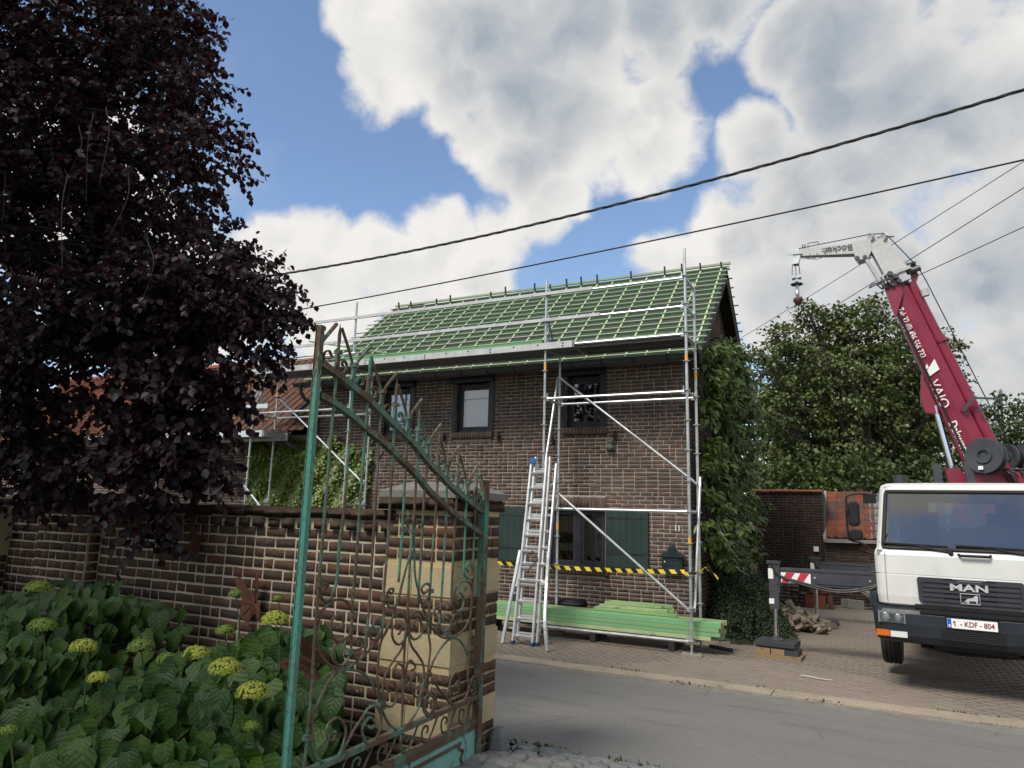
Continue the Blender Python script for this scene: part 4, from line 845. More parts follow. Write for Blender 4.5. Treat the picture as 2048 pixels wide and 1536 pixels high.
for z in (1.15, 2.05): hb.tube([(GX-.04, 4.60, z-.10), (GX-.04, 4.60, z+.10)], .022, 8); hb.box(PX1+.015, GX-.03, 4.58, 4.62, z-.02, z+.02)
hb.build('hinge', M_grust, gate)
for nm, pts, w, h in (('arched_rail', G_UP, .038, .034), ('arched_rail', G_LO, .038, .032)):
    rl_ = MB().strip([g3(p) for p in cmr([(0, *p) for p in pts], 3)] if 0 else [Vector((GX, q.y, q.z)) for q in cmr([Vector((0, *p)) for p in pts], 3)], w, h, (1, 0, 0)).build(nm, M_grust, gate)
    rv = MB()
    for k, bp in enumerate(G_BARS):
        y = bp[0][0]; z = np.interp(y, [p[0] for p in pts], [p[1] for p in pts]); rv.lathe([(0, 0), (.012, 0), (.009, .008), (0, .01)], (GX+.006, y, z+.020), (.0, .45, 1), 8)
    rv.build('rivet', M_grust, rl_)
MB().box(GX-.02, GX+.02, 2.76, 4.595, .835, .862).build('cross_rail', M_grust, gate); MB().box(GX-.02, GX+.02, 2.76, 4.595, .675, .71).build('cross_rail', M_grust, gate)
for k, bp in enumerate(G_BARS):
    y0 = bp[0][0]; zt = float(np.interp(y0, [p[0] for p in G_UP], [p[1] for p in G_UP]))
    pts = [(y0, zt)]+bp[1:]; tall = k % 2 == 0
    pts = [(y0, zt+(.20 if tall else .14))]+pts
    P = [Vector((GX, p[0], p[1])) for p in pts]
    b = MB(); b.tube(P[:2]+cmr(P[1:], 4)[1:], .0082, 8)
    if tall: b.lathe([(.0082, 0), (.010, .02), (.0095, .06), (0, .12)], (GX, y0, zt+.17), (0, 0, 1), 8)
    b.build('bar', M_gpaint if k in (1, 2, 5, 9, 11) else M_grust, gate)
    q = MB()
    if tall:
        for sg, sz in ((-1, 1.18), (1, .8)):
            L_ = [(0, .06), (sg*.012, .015), (sg*.045, .004), (sg*.075, .03)] if 0 else []
            q.strip([Vector((GX, y0+sg*a*sz, zt+.025+bz*sz)) for a, bz in [(p.x, p.y) for p in cmr([Vector((.010, .10, 0)), Vector((.012, .02, 0)), Vector((.045, -.012, 0)), Vector((.085, .012, 0)), Vector((.095, .055, 0)), Vector((.065, .078, 0)), Vector((.045, .055, 0)), Vector((.060, .040, 0))], 4)]], .016, .007, (1, 0, 0))
        q.box(GX-.018, GX+.018, y0-.016, y0+.016, zt+.115, zt+.135)
        q.build('scroll_finial', M_grust, gate)
    else:
        zc = zt+.125
        for sg, a, h in ((-1, .115, .19), (1, .125, .135)):
            q.tube(cmr([Vector((GX, y0+sg*.006, zt+.03)), Vector((GX+sg*.004, y0+sg*.012, zc)), Vector((GX+sg*.006, y0+sg*.045, zc+h*.4)), Vector((GX+sg*.01, y0+sg*a, zc+h))]), [.0085]*6+[.0095]*9+[.0105], 6)
        q.strip([Vector((GX, p.x, p.y)) for p in cmr([Vector((y0-.125, zt+.06, 0)), Vector((y0-.10, zt+.015, 0)), Vector((y0-.05, zt-.0+.012, 0)), Vector((y0-.015, zt+.055, 0)), Vector((y0-.008, zc, 0))])], .016, .007, (1, 0, 0))
        q.box(GX-.02, GX+.02, y0-.018, y0+.018, zc-.012, zc+.012); q.box(GX-.018, GX+.018, y0-.016, y0+.016, zt+.026, zt+.04)
        q.build('horned_finial', M_grust, gate)
q = MB().tube([Vector((GX, 2.77, 2.99)), Vector((GX, 2.88, 3.12))], .011, 6).build('bent_horn', M_grust, gate)
q = MB(); q.strip([Vector((GX, p.x, p.y)) for p in cmr([Vector(p) for p in [(4.45,2.21,0),(4.50,2.36,0),(4.56,2.40,0),(4.60,2.30,0),(4.605,2.18,0)]])], .016, .007, (1, 0, 0)).build('end_scroll', M_grust, gate)
for s in G_SCR:
    MB().tube(cmr([Vector((GX+.004, p[0], p[1])) for p in s], 4), .0077, 6).build('scroll', M_grust, gate, smooth=True)
q = MB()
for y, z in ((2.90,1.74),(3.18,1.56),(3.17,1.37),(3.32,1.46),(3.71,2.0),(3.70,1.44),(3.70,1.12),(3.96,1.11),(3.47,1.04),(3.49,1.02),(2.89,1.01),(4.18,1.32),(4.49,1.19),(3.94,1.62),(3.46,1.62),(3.08,1.29),(4.37,1.6)): q.box(GX-.015, GX+.019, y-.02, y+.02, z-.013, z+.013)
q.build('collar', M_grust, gate)['kind'] = 'stuff'
for k, y in enumerate(np.arange(2.84, 4.6, .223)):   # S-scrolls between the two cross rails
    S_ = [(.02,-.01),(.035,.01),(.02,.03),(-.01,.03),(-.03,0),(-.015,-.045),(.03,-.055),(.07,-.03),(.11,.02),(.14,.055),(.19,.055)]
    MB().tube(cmr([Vector((GX, y+a*1.05,   .772+c_*1.05)) for a, c_ in S_], 4), .0072, 6).build('scroll', M_grust, gate, smooth=True)
pn = MB().box(GX-.004, GX+.004, 2.76, 4.595, .42, .675).build('panel', M_gpanel, gate)
q = MB(); q.box(GX+.0045, GX+.015, 2.95, 4.40, .585, .605); q.tube(cmr([Vector((GX+.008, y, z)) for y, z in ((4.40,.60),(4.37,.57),(4.43,.54),(4.40,.50),(4.42,.46),(4.36,.43))]), .009, 6); q.build('panel_moulding', M_grust, pn)
MB().box(GX+.0045, GX+.010, 2.76, 4.59, .638, .674).build('panel_edge', M_grust, pn)

# ================================================================ SCAFFOLD
SF, SB = 11.6, 12.3
sc = thing('scaffolding', 'galvanised steel scaffolding with platforms along the house front', 'scaffolding', (-7.5, 11.9, 0))
MI = [0]
def sctube(name, p, q, r=.024, mat=None, parent=None): return MB().tube([p, q], r, 10).build(name, mat or M_galv, parent or sc, smooth=False)
def rosettes(b, x, y, z0, z1):
    z = z0
    while z < z1: b.lathe([(.024, -.006), (.062, -.005), (.062, .005), (.024, .006)], (x, y, z), (0, 0, 1), 8); z += .5
def standard(x, y, z1, zb=.12, plate=True, marks=()):
    p = sctube('upright', (x, y, zb), (x, y, z1)); b = MB(); rosettes(b, x, y, .22, z1-.1); b.build('rosette', M_galv, p)['kind'] = 'stuff'
    if marks:
        for z in marks: MB().tube([(x, y, z-.06), (x, y, z+.06)], .0262, 8).build('marker_sleeve', M_yel, p)
    if plate:
        j = MB().tube([(x, y, .02), (x, y, .3)], .018, 8).build('jack', M_galv, sc); MB().box(x-.075, x+.075, y-.075, y+.075, .034, .042).lathe([(.018, 0), (.05, .0), (.05, .03), (.018, .03)], (x, y, .2), (0, 0, 1), 6).build('base_plate', M_galv, j)
        MB().hexa((x, y-.01, .018), (.30, .05, 0), (-.05, .26, 0), (0, 0, .034)).build('timber_pad', M_padw, label=('pale wooden pad under the front scaffold foot by the right end of the planks' if (x > -3 and y < 12) else 'wooden pad under the rear scaffold foot by the house corner' if x > -3 else 'wooden pad under a scaffold foot hidden behind the garden wall' if x < -9 else 'wooden pad under the front scaffold foot behind the ladder' if y < 12 else 'wooden pad under the rear scaffold foot behind the planks'), cat='wooden pad', group='wooden pads under the scaffold feet')
M_padw = wood('pad_wood', (.30, .28, .20), (.25, .23, .16))
XR, XL, XA, XB = -2.58, -5.18, -9.70, -12.51
standard(XR, SF, 6.72, marks=(1.75, 4.78)); standard(XR, SB, 6.25, marks=(4.6,)); standard(XL, SF, 6.5, marks=(4.8,)); standard(XL, SB, 5.16, marks=(4.3, 1.9))
standard(XA, SF, 6.55); standard(XA, SB, 5.3); standard(XB, SF, 5.1); standard(XB, SB, 5.2, marks=(4.75,)); standard(-16.5, SF, 5.2); standard(-16.5, SB, 5.1)
def ledger(p, q, r=.024):
    p, q = Vector(p), Vector(q); d = (q-p).normalized(); o = sctube('ledger', p+d*.03, q-d*.03, r)
    b = MB()
    for e_ in (p+d*.055, q-d*.055): b.hexa(e_, d*.06, Vector((0, 0, .075)), d.cross(Vector((0, 0, 1)))*.022); b.hexa(e_+Vector((0, 0, .03)), d*.012, Vector((0, 0, .14)), d.cross(Vector((0, 0, 1)))*.03)
    b.build('wedge_head', M_galv, o); return o
for z in (.21, 2.22, 4.2, 5.19, 5.68, 6.19): ledger((XL, SF, z), (XR, SF, z), .026 if z < 4 else .024)
for z in (4.2,): ledger((XL, SB, z), (XR, SB, z))
ledger((XL, SB, .24), (XR, SB, .24))
for x, zs in ((XR, (.24, 2.22, 4.2, 5.17, 5.68, 6.19)), (XL, (.24, 4.2, 5.15, 2.22)), (XA, (2.2, 4.2, 5.1)), (XB, (2.2, 4.2, 5.1))):
    for z in zs: ledger((x, SF, z), (x, SB, z))
ledger((XB, SF, 4.21), (XA, SF, 4.21)); ledger((XB, SB, 4.19), (XA, SB, 4.19)); ledger((XB, SF, .24), (XA, SF, .24)); ledger((-16.5, SF, 4.2), (XB, SF, 4.2))
def brace(p, q, clamp=True):
    o = sctube('brace', p, q, .023); p, q = Vector(p), Vector(q); d = (q-p).normalized(); b = MB()
    for e_ in (p, q): b.hexa(e_, d*.16, d.cross(Vector((0, 1, 0))).normalized()*.03, Vector((.0, .05, 0)))
    b.build('wedge_head', M_galv, o)
brace((XL+.06, SB-.04, 4.68), (XR-.06, SB-.04, 2.74)); brace((XL+.1, SF-.045, 2.66), (XR-.06, SF-.045, .72)); brace((XL-.03, SB-.05, 4.62), (XL-.03, SF+.06, 2.72)); brace((XR+.05, SB-.05, 2.74), (XR+.05, SF+.06, .74))
brace((XB+.08, SB-.04, 4.68), (XA-.08, SB-.04, 2.7)); brace((XB-.04, SF, 2.55), (XB+.75, SF, 1.9)); brace((XB+.02, SF-.04, 4.3), (XB+.02, SB-.25, 5.3))
# platforms: perforated steel decks of the right bay
for k in range(2):
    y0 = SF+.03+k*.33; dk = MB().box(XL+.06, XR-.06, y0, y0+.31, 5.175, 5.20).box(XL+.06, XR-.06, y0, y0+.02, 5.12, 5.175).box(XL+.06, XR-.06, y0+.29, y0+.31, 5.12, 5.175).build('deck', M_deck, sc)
    b = MB(); x = XL+.2
    while x < XR-.15: b.box(x, x+.05, y0+.03, y0+.28, 5.165, 5.1745); x += .12
    b.build('deck_rib', M_deck, dk)['kind'] = 'stuff'
# long aluminium stage with holes in its side beam, over the left bays
st = MB().box(-12.6, -4.62, SF-.09, SF-.06, 5.115, 5.235).box(-12.6, -4.62, SF-.06, SF-.03, 5.115, 5.125).box(-12.6, -4.62, SF-.06, SF-.03, 5.225, 5.235).build('stage_beam', M_alud, sc); b = MB()
for i in range(16):
    for dz in ((.025, -.03) if i % 3 == 0 else (.025,)): b.lathe([(.0, 0), (.017, 0), (.017, .003), (0, .0031)], (-12.3+i*.5, SF-.0895, 5.175+dz), (0, -1, 0), 8)
b.build('beam_hole', M_black, st)['kind'] = 'stuff'
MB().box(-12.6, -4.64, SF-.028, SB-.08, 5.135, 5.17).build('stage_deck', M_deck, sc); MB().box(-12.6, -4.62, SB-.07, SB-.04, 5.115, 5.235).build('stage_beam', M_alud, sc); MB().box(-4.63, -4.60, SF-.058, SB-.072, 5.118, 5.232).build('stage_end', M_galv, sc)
MB().box(-9.9, -5.25, SF-.02, SF-.012, 5.236, 5.30).build('green_tarp_edge', M_greensheet, sc)
# telescopic aluminium guard rails
for z, x0, x1 in ((6.19, -11.6, -8.9), (6.19, -9.2, -4.25), (5.68, -11.9, -9.0), (5.68, -9.3, -4.1)):
    dz = .0 if x0 < -10 else .012; MB().box(x0, x1, SF-.062-dz, SF-.028-dz, z-.029, z+.029).build('guard_rail', M_alud, sc)
sctube('ledger', (-12.6, SF-.05, 5.36), (-9.6, SF-.05, 5.40), .03, M_alu)
# low stage at the far left
MB().box(-19, -12.05, SF-.12, SF-.09, 3.66, 3.80).build('stage_beam', M_alu, sc); MB().box(-19, -12.0, SB-.1, SB-.07, 3.64, 3.8).build('stage_beam', M_alu, sc); MB().box(-19, -12.07, SF-.088, SB-.102, 3.7, 3.74).build('stage_deck', M_deck, sc); MB().box(-12.05, -12.02, SF-.088, SB-.102, 3.66, 3.79).build('stage_end', M_galv, sc)
MB().box(-15, -12.0, SF-.075, SF-.045, 4.31, 4.41).build('guard_rail', M_alu, sc); sctube('upright', (-12.53, SF-.07, 4.3), (-12.1, SF-.07, 5.12), .024)
put(sctube('steel_tube', (-2.4, 12.05, .10), (-2.05, 12.15, .055), .03, M_black), None); bpy.data.objects['steel_tube'].name = 'pipe_coupler'
# ropes and straps on the rail post
M_rope = plain('blue_rope', (.02, .10, .22), .7); M_rope2 = plain('black_strap', (.01, .01, .012), .7)
b = MB().tube(cmr([(XL+.03, SF-.03, 5.72), (XL+.10, SF-.07, 5.5), (XL+.08, SF-.06, 5.3), (XL+.2, SF-.02, 5.25), (XL+.35, SF, 5.24)]), .012, 6).build('rope', M_rope, label='blue rope tied to the guard rail of the scaffolding', cat='rope')
MB().tube(cmr([(XL+.05, SF-.05, 5.7), (XL+.14, SF-.08, 5.45), (XL+.17, SF-.08, 5.25)]), .015, 6).build('strap', M_rope2, label='black strap hanging beside the blue rope on the scaffolding', cat='strap')
# loose battens poking out over the left gable
for a, c_ in (((-11.6, 12.25, 5.99), (-9.55, 12.6, 5.62)), ((-9.5, 12.0, 5.25), (-5.6, 12.1, 5.25)), ((-9.4, 12.06, 5.29), (-5.3, 12.2, 5.285))):
    MB().bar(a, c_, .05, .035).build('loose_batten', M_batt, label='loose green batten sloping above the left end of the stage' if a[0] < -10 else 'loose green batten lying along the aluminium stage', cat='batten', group='loose battens on the scaffolding')

# ================================================================ LADDER
ld = thing('ladder', 'aluminium three part ladder with flared feet standing against the scaffolding', 'ladder', (-5.05, 10.9, 0))
M_lad = plain('ladder_aluminium', (.66, .67, .68), .42, .6, .12, 6)
def section(y0, y1, z0, z1, xl0, xr0, xl1, xr1, n, first=0.12, name='rung'):
    def pt(x0_, x1_, t_): return Vector((x0_+(x1_-x0_)*t_, y0+(y1-y0)*t_, z0+(z1-z0)*t_))
    for a, c_ in ((xl0, xl1), (xr0, xr1)): MB().bar(pt(a, c_, 0), pt(a, c_, 1), .028, .07, (0, -1, .3)).build('side_rail', M_lad, ld)
    for i in range(n):
        t_ = (first+i*.27)/(z1-z0)
        if t_ > .985: break
        MB().bar(pt(xl0, xl1, t_)+Vector((.014, 0, 0)), pt(xr0, xr1, t_)-Vector((.014, 0, 0)), .055, .028, (0, -.3, 1)).build(name, M_lad, ld)
section(10.86, 11.44, .02, 3.10, -5.34, -4.985, -5.33, -5.04, 12)
section(10.93, 11.50, .05, 3.12, -5.30, -4.93, -5.28, -5.00, 12)
section(11.0, 11.55, .9, 3.0, -5.36, -4.82, -5.26, -4.90, 8)
for x0, y0, x1 in ((-5.50, 10.80, -5.40), (-4.60, 10.58, -4.80)):
    MB().strip(cmr([Vector((x0, y0, .02)), Vector(((x0*.6+x1*.4), y0+.08, .45)), Vector((x1, 10.98, 1.0)), Vector((x1+(.04 if x0 < -5 else -.03), 11.1, 1.5))]), .05, .045, (0, 1, 0)).build('flared_leg', M_lad, ld)
for i, (z, xa, xb) in enumerate(((.15, -5.46, -5.36), (.42, -5.42, -5.36), (.7, -5.40, -5.36), (.3, -4.93, -4.68), (.6, -4.93, -4.76), (.88, -4.93, -4.8))): MB().bar((xa, 10.88+z*.12, z+.1), (xb, 10.88+z*.12, z+.1), .03, .03).build('rung', M_lad, ld)
MB().lathe([(.02, -.02), (.055, -.02), (.065, 0), (.055, .02), (.02, .02)], (-5.30, 11.40, 3.05), (.3, -1, .2), 14).build('blue_wheel', plain('blue_wheel', (.01, .09, .30), .4), ld)
b = MB()
for x, y in ((-5.34, 10.86), (-4.985, 10.86), (-4.93, 10.93)): b.box(x-.02, x+.02, y-.04, y+.04, .0, .06)
b.build('foot', plain('blue_foot', (.02, .05, .14), .6), ld)
MB().tube(cmr([(-5.17, 11.1, 1.42), (-5.10, 11.04, 1.5), (-5.02, 11.06, 1.36), (-5.11, 11.05, 1.26), (-5.2, 11.06, 1.14)]), .01, 5).build('rope', plain('brown_rope', (.06, .035, .02), .9), label='short brown rope knotted round a rung of the ladder', cat='rope')

# ================================================================ PLANK STACK
def plank(x0, x1, y, z, w, h, dz=0.0):
    v = MB().bar((x0, y, z+h/2), (x1, y+random.uniform(-.01, .01), z+h/2+dz), w, h); nm = 'plank'
    o = v.build(nm, M_plank, label=PL[0], cat='plank', group=PL[1])
    for xe, s in ((x0, -1), (x1, 1)): MB().box(xe-.001 if s < 0 else xe-.0, xe if s < 0 else xe+.0015, y-w/2+.001, y+w/2-.001, z+h*.02+(dz if s > 0 else 0), z+h*.98+(dz if s > 0 else 0)).build('sawn_end', M_plankend, o)
z = .23
for lay, (h, n) in enumerate(((.065, 7), (.065, 8), (.065, 8), (.075, 8))):
    PL = (('lowest layer', 'second lowest layer', 'second highest layer', 'top layer')[lay], 'planks in the long bundle'); PL = ('green plank in the '+PL[0]+' of the long bundle under scaffolding', PL[1])
    y = 11.74
    for k in range(n):
        w = random.uniform(.058, .064); xe = (-2.30 if lay < 1 and k < 3 else -2.16)+random.uniform(-.05, .02)
        plank(-7.6+random.uniform(-.1, .1), xe, y+w/2+random.uniform(-.004, .002), z, w-.004, h-.003, random.uniform(-.002, .002)); y += w
    z += h
PL = ('short pale green batten in the upper bundle against the house wall', 'battens in the short upper bundle')
for lay in range(3):
    PL = ('short pale green batten in the '+('bottom', 'middle', 'top')[lay]+' layer of the upper bundle against the wall', 'battens in the short upper bundle')
    y = 12.0+lay*.05
    for k in range(7-lay):
        plank(-4.35+.1*lay+random.uniform(-.05, .05), -2.95-.06*lay+random.uniform(-.12, .1), y+.022, .505+lay*.052, .04, .048, random.uniform(-.004, .004)); y += .045
for x, wl in ((-6.4, 'left end of the plank bundle hidden by the gate pillar'), (-4.3, 'middle of the plank bundle'), (-2.95, 'right end of the plank bundle')): MB().box(x-.05, x+.05, 11.8, 12.42, .0, .228).build('bearer', M_timber, label='dark timber bearer under the '+wl, cat='bearer', group='bearers under the plank bundle')
b = MB(); rr = []
for x, r_ in ((-6.2, .14), (-5.4, .15), (-4.9, .15), (-4.74, .16), (-4.70, .12)): rr.append([(x, 12.5+math.cos(a)*r_*.9, .50+math.sin(a)*r_*.62+.02*math.sin(x*7+a*3)) for a in np.linspace(0, 2*math.pi, 13)[:-1]])
b.loft(rr, True, (True, True)).build('foil_roll', M_black, label='black roll of roofing foil behind the planks at the house wall', cat='foil roll')
MB().tube([(-5.02, 11.2, .0), (-5.02, 11.2, .14)], .11, 12).build('wooden_block', plain('round_block', (.12, .09, .06), .9), label='round wooden block on the paving behind the ladder feet', cat='block')

# ================================================================ HAZARD TAPE
t = MT('hazard_tape'); sx = t.n('ShaderNodeSeparateXYZ'); t.l(t.pos, sx.inputs[0])
ph = t.math('FRACT', t.math('MULTIPLY', t.math('ADD', sx.outputs[0], t.math('MULTIPLY', sx.outputs[2], .75)), 5.4)); M_tape = t.fin(t.mix(t.math('GREATER_THAN', ph, .5), (.012, .012, .012), (.72, .55, .05)), .45, 0, .4)
tp = MB(); P = [Vector((x, 11.545-.01*math.sin(x*5), 1.215+.07*((x+9.7)/7.1)**2*1.0-.035*math.sin((x+6.2)*.8))) for x in np.linspace(-9.7, -2.66, 60)]
vs = []
for p in P: tw = .12*math.sin(p.x*3); vs += [p+Vector((0, -.035*tw, .033)), p-Vector((0, -.035*tw, .033))]
tp.add(vs, [(2*i, 2*i+1, 2*i+3, 2*i+2) for i in range(len(P)-1)])
K = [Vector((-2.66, 11.55, 1.25)), Vector((-2.60, 11.565, 1.235)), Vector((-2.54, 11.58, 1.26)), Vector((-2.5, 11.9, 1.25)), Vector((-2.48, 12.25, 1.30)), Vector((-2.38, 12.2, 1.26)), Vector((-2.30, 12.1, 1.20)), Vector((-2.24, 12.08, 1.15))]; vs = []
for i, p in enumerate(cmr(K)): a = i*.55; vs += [p+Vector((.3*math.sin(a), 0, math.cos(a))).normalized()*.028, p-Vector((.3*math.sin(a), 0, math.cos(a))).normalized()*.028]
tp.add(vs, [(2*i, 2*i+1, 2*i+3, 2*i+2) for i in range(len(vs)//2-1)])
tp.build('hazard_tape', M_tape, label='yellow and black hazard tape stretched along the scaffolding in front of the windows', cat='barrier tape')

# ================================================================ CRANE TRUCK
TA = R(5); TU = Vector((math.cos(TA), -math.sin(TA), 0)); TVv = Vector((math.sin(TA), math.cos(TA), 0)); TO = Vector((1.10, 10.66, 0))
def T(u, v, z): return TO+TU*u+TVv*v+Vector((0, 0, z))
t = MT('white_truck_paint'); n1 = t.noise(2.5, 5, .6); n2 = t.noise(1.6, 5, .7, (4, 4, .5)); n3 = t.noise(50, 3); sz_ = t.n('ShaderNodeSeparateXYZ'); t.l(t.pos, sz_.inputs[0]); c = t.mix(t.val(n1, .35, .7), (.62, .625, .60), (.56, .57, .54)); c = t.mix(t.math('MULTIPLY', t.val(n2, .5, .75, 0, .4), t.val(sz_.outputs[2], 1.9, 1.1)), c, (.33, .31, .26)); c = t.mix(t.val(n3, .66, .74, 0, .35), c, (.38, .36, .32)); M_cab = t.fin(c, t.val(n1, .3, .7, .25, .42), 0, .5); M_bump = plain('blue_grey_bumper', (.012, .016, .025), .5, 0, .25, 5); M_grill = plain('grille_plastic', (.028, .030, .038), .5, 0, .2)
M_wind = glassy('windscreen', (.42, .46, .46), .14, .015); M_rub = plain('rubber', (.012, .012, .012), .7, 0, .2); M_chrome = plain('chrome', (.75, .76, .78), .12, 1, .04)
M_red = plain('crane_red', (.195, .014, .038), .38, 0, .16, 3); M_cwhite = plain('crane_white', (.43, .43, .42), .5, 0, .14, 8); M_out = plain('outrigger_grey', (.045, .05, .058), .5, .1, .25, 5)
M_lamp = glassy('lamp_glass', (.95, .96, .96), .05); M_refl = plain('reflector', (.8, .8, .8), .2, .35, .12, 40); M_orange = plain('orange_lens', (.55, .12, .01), .25, 0, .08); M_lens = plain('white_lens', (.62, .62, .60), .3, 0, .05)
M_pl = plain('plate_white', (.78, .78, .76), .4, 0, .04); M_plr = plain('plate_red', (.20, .012, .035), .5, 0, .05); M_plb = plain('plate_blue', (.01, .10, .50), .4, 0, .05); M_silv = plain('silver_badge', (.62, .62, .64), .35, .55, .1); M_dint = plain('dark_interior', (.03, .032, .036), .8)
M_redw = plain('warning_red', (.50, .02, .05), .5, 0, .08); M_hose = plain('hose', (.012, .012, .013), .5)
tr = thing('crane_truck', 'white flatbed truck with dark bumper parked in the forecourt, carrying a red folding crane', 'truck', TO)
def ring(hw, vf, vr, z, rc=.14, n=5):
    o = []
    for s in (-1, 1):
        cx, cy = s*(hw-rc), vf+rc; angs = np.linspace(math.pi, 1.5*math.pi, n) if s < 0 else np.linspace(1.5*math.pi, 2*math.pi, n)
        o += [T(cx+rc*math.cos(a), cy+rc*math.sin(a), z) for a in angs]
    return o+[T(hw, vr, z), T(-hw, vr, z)]
VR = 1.72
lowr = [ring(1.02, .05, VR, 1.075), ring(1.045, .012, VR, 1.10), ring(1.055, 0, VR, 1.20), ring(1.06, 0, VR, 1.462), ring(1.05, .006, VR, 1.468), ring(1.05, .006, VR, 1.474), ring(1.062, .002, VR, 1.48), ring(1.065, .01, VR, 1.72), ring(1.055, .03, VR, 1.765), ring(1.035, .055, VR, 1.80)]
topr = [ring(.975, .335, VR, 2.565), ring(.972, .345, VR, 2.60), ring(.955, .39, VR-.02, 2.645), ring(.90, .50, VR-.06, 2.675), ring(.6, .7, VR-.3, 2.69)]
cab = MB().loft(lowr, True, (True, False)).loft(topr, True, (False, True)).build('cab', M_cab, tr, smooth=False)
nr = len(lowr[0])
lo, hi = lowr[-1], topr[0]
def lerp(p, q, t_): return p+(q-p)*t_
for grp in (((0, 1), (1, 2), (2, 3)), ((6, 7), (7, 8), (8, 9))):      # corner posts; then sides with door glass, rear wall with its window
    b = MB()
    for i, j in grp: b.add([lo[i], lo[j], hi[j], hi[i]], [(0, 1, 2, 3)])
    b.build('corner_post', M_cab, cab)
b = MB()
for s in (-1, 1):
    for v0, v1 in ((1.35, VR),): b.add([T(s*1.035, v0, 1.8), T(s*1.035, v1, 1.8), T(s*.975, v1, 2.565), T(s*.975, v0+.05, 2.565)], [(0, 1, 2, 3)])
for (a, c_, d_, e_) in ((-1.03, -.52, 1.8, 2.565), (.52, 1.03, 1.8, 2.565), (-.52, .52, 1.8, 2.02), (-.52, .52, 2.44, 2.565)): b.add([T(a, VR, d_), T(c_, VR, d_), T(c_, VR, e_), T(a, VR, e_)], [(0, 1, 2, 3)])
b.build('rear_wall', M_cab, cab)
b = MB(); b.add([T(-.52, VR, 2.02), T(.52, VR, 2.02), T(.52, VR, 2.44), T(-.52, VR, 2.44)], [(0, 1, 2, 3)]); b.build('rear_window', M_wind, cab)
for s in (-1, 1):
    b = MB().add([T(s*1.033, .2, 1.81), T(s*1.033, 1.35, 1.81), T(s*.974, 1.4, 2.56), T(s*.974, .46, 2.56)], [(0, 1, 2, 3)]); b.build('side_window', M_wind, cab)
# windscreen with black seal
wsl = [lerp(lo[k], hi[k], .012) for k in range(3, 7)]; wsh = [lerp(lo[k], hi[k], .988) for k in range(3, 7)]
def inset(k, t_, d=0.0): return lerp(lo[k], hi[k], t_)+TVv*(-d)
w1 = [inset(k, t_) for t_ in (.03, .97) for k in (3, 4, 5, 6)]
b = MB().add(w1, [(0, 1, 5, 4), (1, 2, 6, 5), (2, 3, 7, 6)]); ws_ = b.build('windscreen', M_wind, tr)
b = MB(); path = [inset(3, .5, .004), inset(3, .94, .004), lerp(inset(3, .985, .004), inset(4, .985, .004), .15)]+[inset(k, .985, .006) for k in (4, 5)]+[lerp(inset(5, .985, .004), inset(6, .985, .004), .85), inset(6, .94, .004), inset(6, .06, .004), lerp(inset(5, .01, .004), inset(6, .01, .004), .85)]+[inset(k, .01, .006) for k in (5, 4)]+[lerp(inset(3, .01, .004), inset(4, .01, .004), .15), inset(3, .06, .004), inset(3, .5, .004)]
b.tube(path, .026, 8); b.build('seal', M_rub, ws_)
# inside
b = MB(); b.prism([T(-1.0, .30, 1.60), T(1.0, .30, 1.60), T(1.0, .12, 1.88), T(-1.0, .12, 1.88)], TVv*.28); b.build('dashboard', M_dint, cab)
for u in (-.55, .55): MB().hexa(T(u, 1.35, 1.95), TU*.5, TVv*.16, (0, 0, .7)).hexa(T(u, 1.33, 2.36), TU*.26, TVv*.1, (0, 0, .17)).build('seat', M_dint, cab)
b = MB(); b.tube([T(.55+.2*math.cos(a), .62+.1*math.sin(a), 1.95+.17*math.sin(a)) for a in np.linspace(0, 2*math.pi, 17)], .016, 6); b.build('steering_wheel', M_black, cab)
b = MB().hexa(T(0, .9, 1.30), TU*1.98, TVv*1.5, (0, 0, .5)); b.build('cab_floor', M_dint, cab)
b = MB().add([T(.22, .13, 1.90), T(.60, .13, 1.90), T(.60, .2, 2.12), T(.22, .2, 2.12)], [(0, 1, 2, 3)]); b.build('dark_cloth', M_black, cab)
MB().prism([T(-.33, VR-.05, 2.18), T(-.28, VR-.05, 2.18), T(-.305, VR-.05, 2.27)], TVv*.01).build('pendant', M_yel, cab)
# wipers
for u0, u1, p0 in ((-.95, -.22, -.18), (-.12, .62, .66)):
    b = MB(); b.bar(T(u0, .045, 1.865), T(u1*.95, .052, 1.845), .018, .022); b.tube([T(p0, .02, 1.775), T((u0+u1)/2+.05, .03, 1.84)], .012, 6); b.lathe([(.03, 0), (.03, .03), (0, .035)], T(p0, .03, 1.77), -TVv, 8); b.build('wiper', M_black, tr)
MB().tube([T(-.10, .0, 1.755), T(-.08, -.035, 1.745), T(.22, -.035, 1.745), T(.24, .0, 1.755)], .018, 8).build('front_handle', M_black, tr)
b = MB().hexa(T(-.86, .375, 2.615), TU*.11, TVv*.02, (0, 0, .022)); b.build('roof_tag', plain('worn_marker', (.42, .38, .33), .6), tr)  # dirty grey tag on the cab roof edge, not a lamp
# door seams, panel seams
b = MB()
for s in (-1, 1): b.hexa(T(s*.93, -.0015, 1.44), TU*.008, TVv*.004, (0, 0, .62)); b.hexa(T(s*.99, .045, 1.745), TU*.06, TVv*.03, (0, 0, .07))
b.build('panel_seam', plain('seam_grey', (.25, .25, .24), .7), cab)['kind'] = 'stuff'
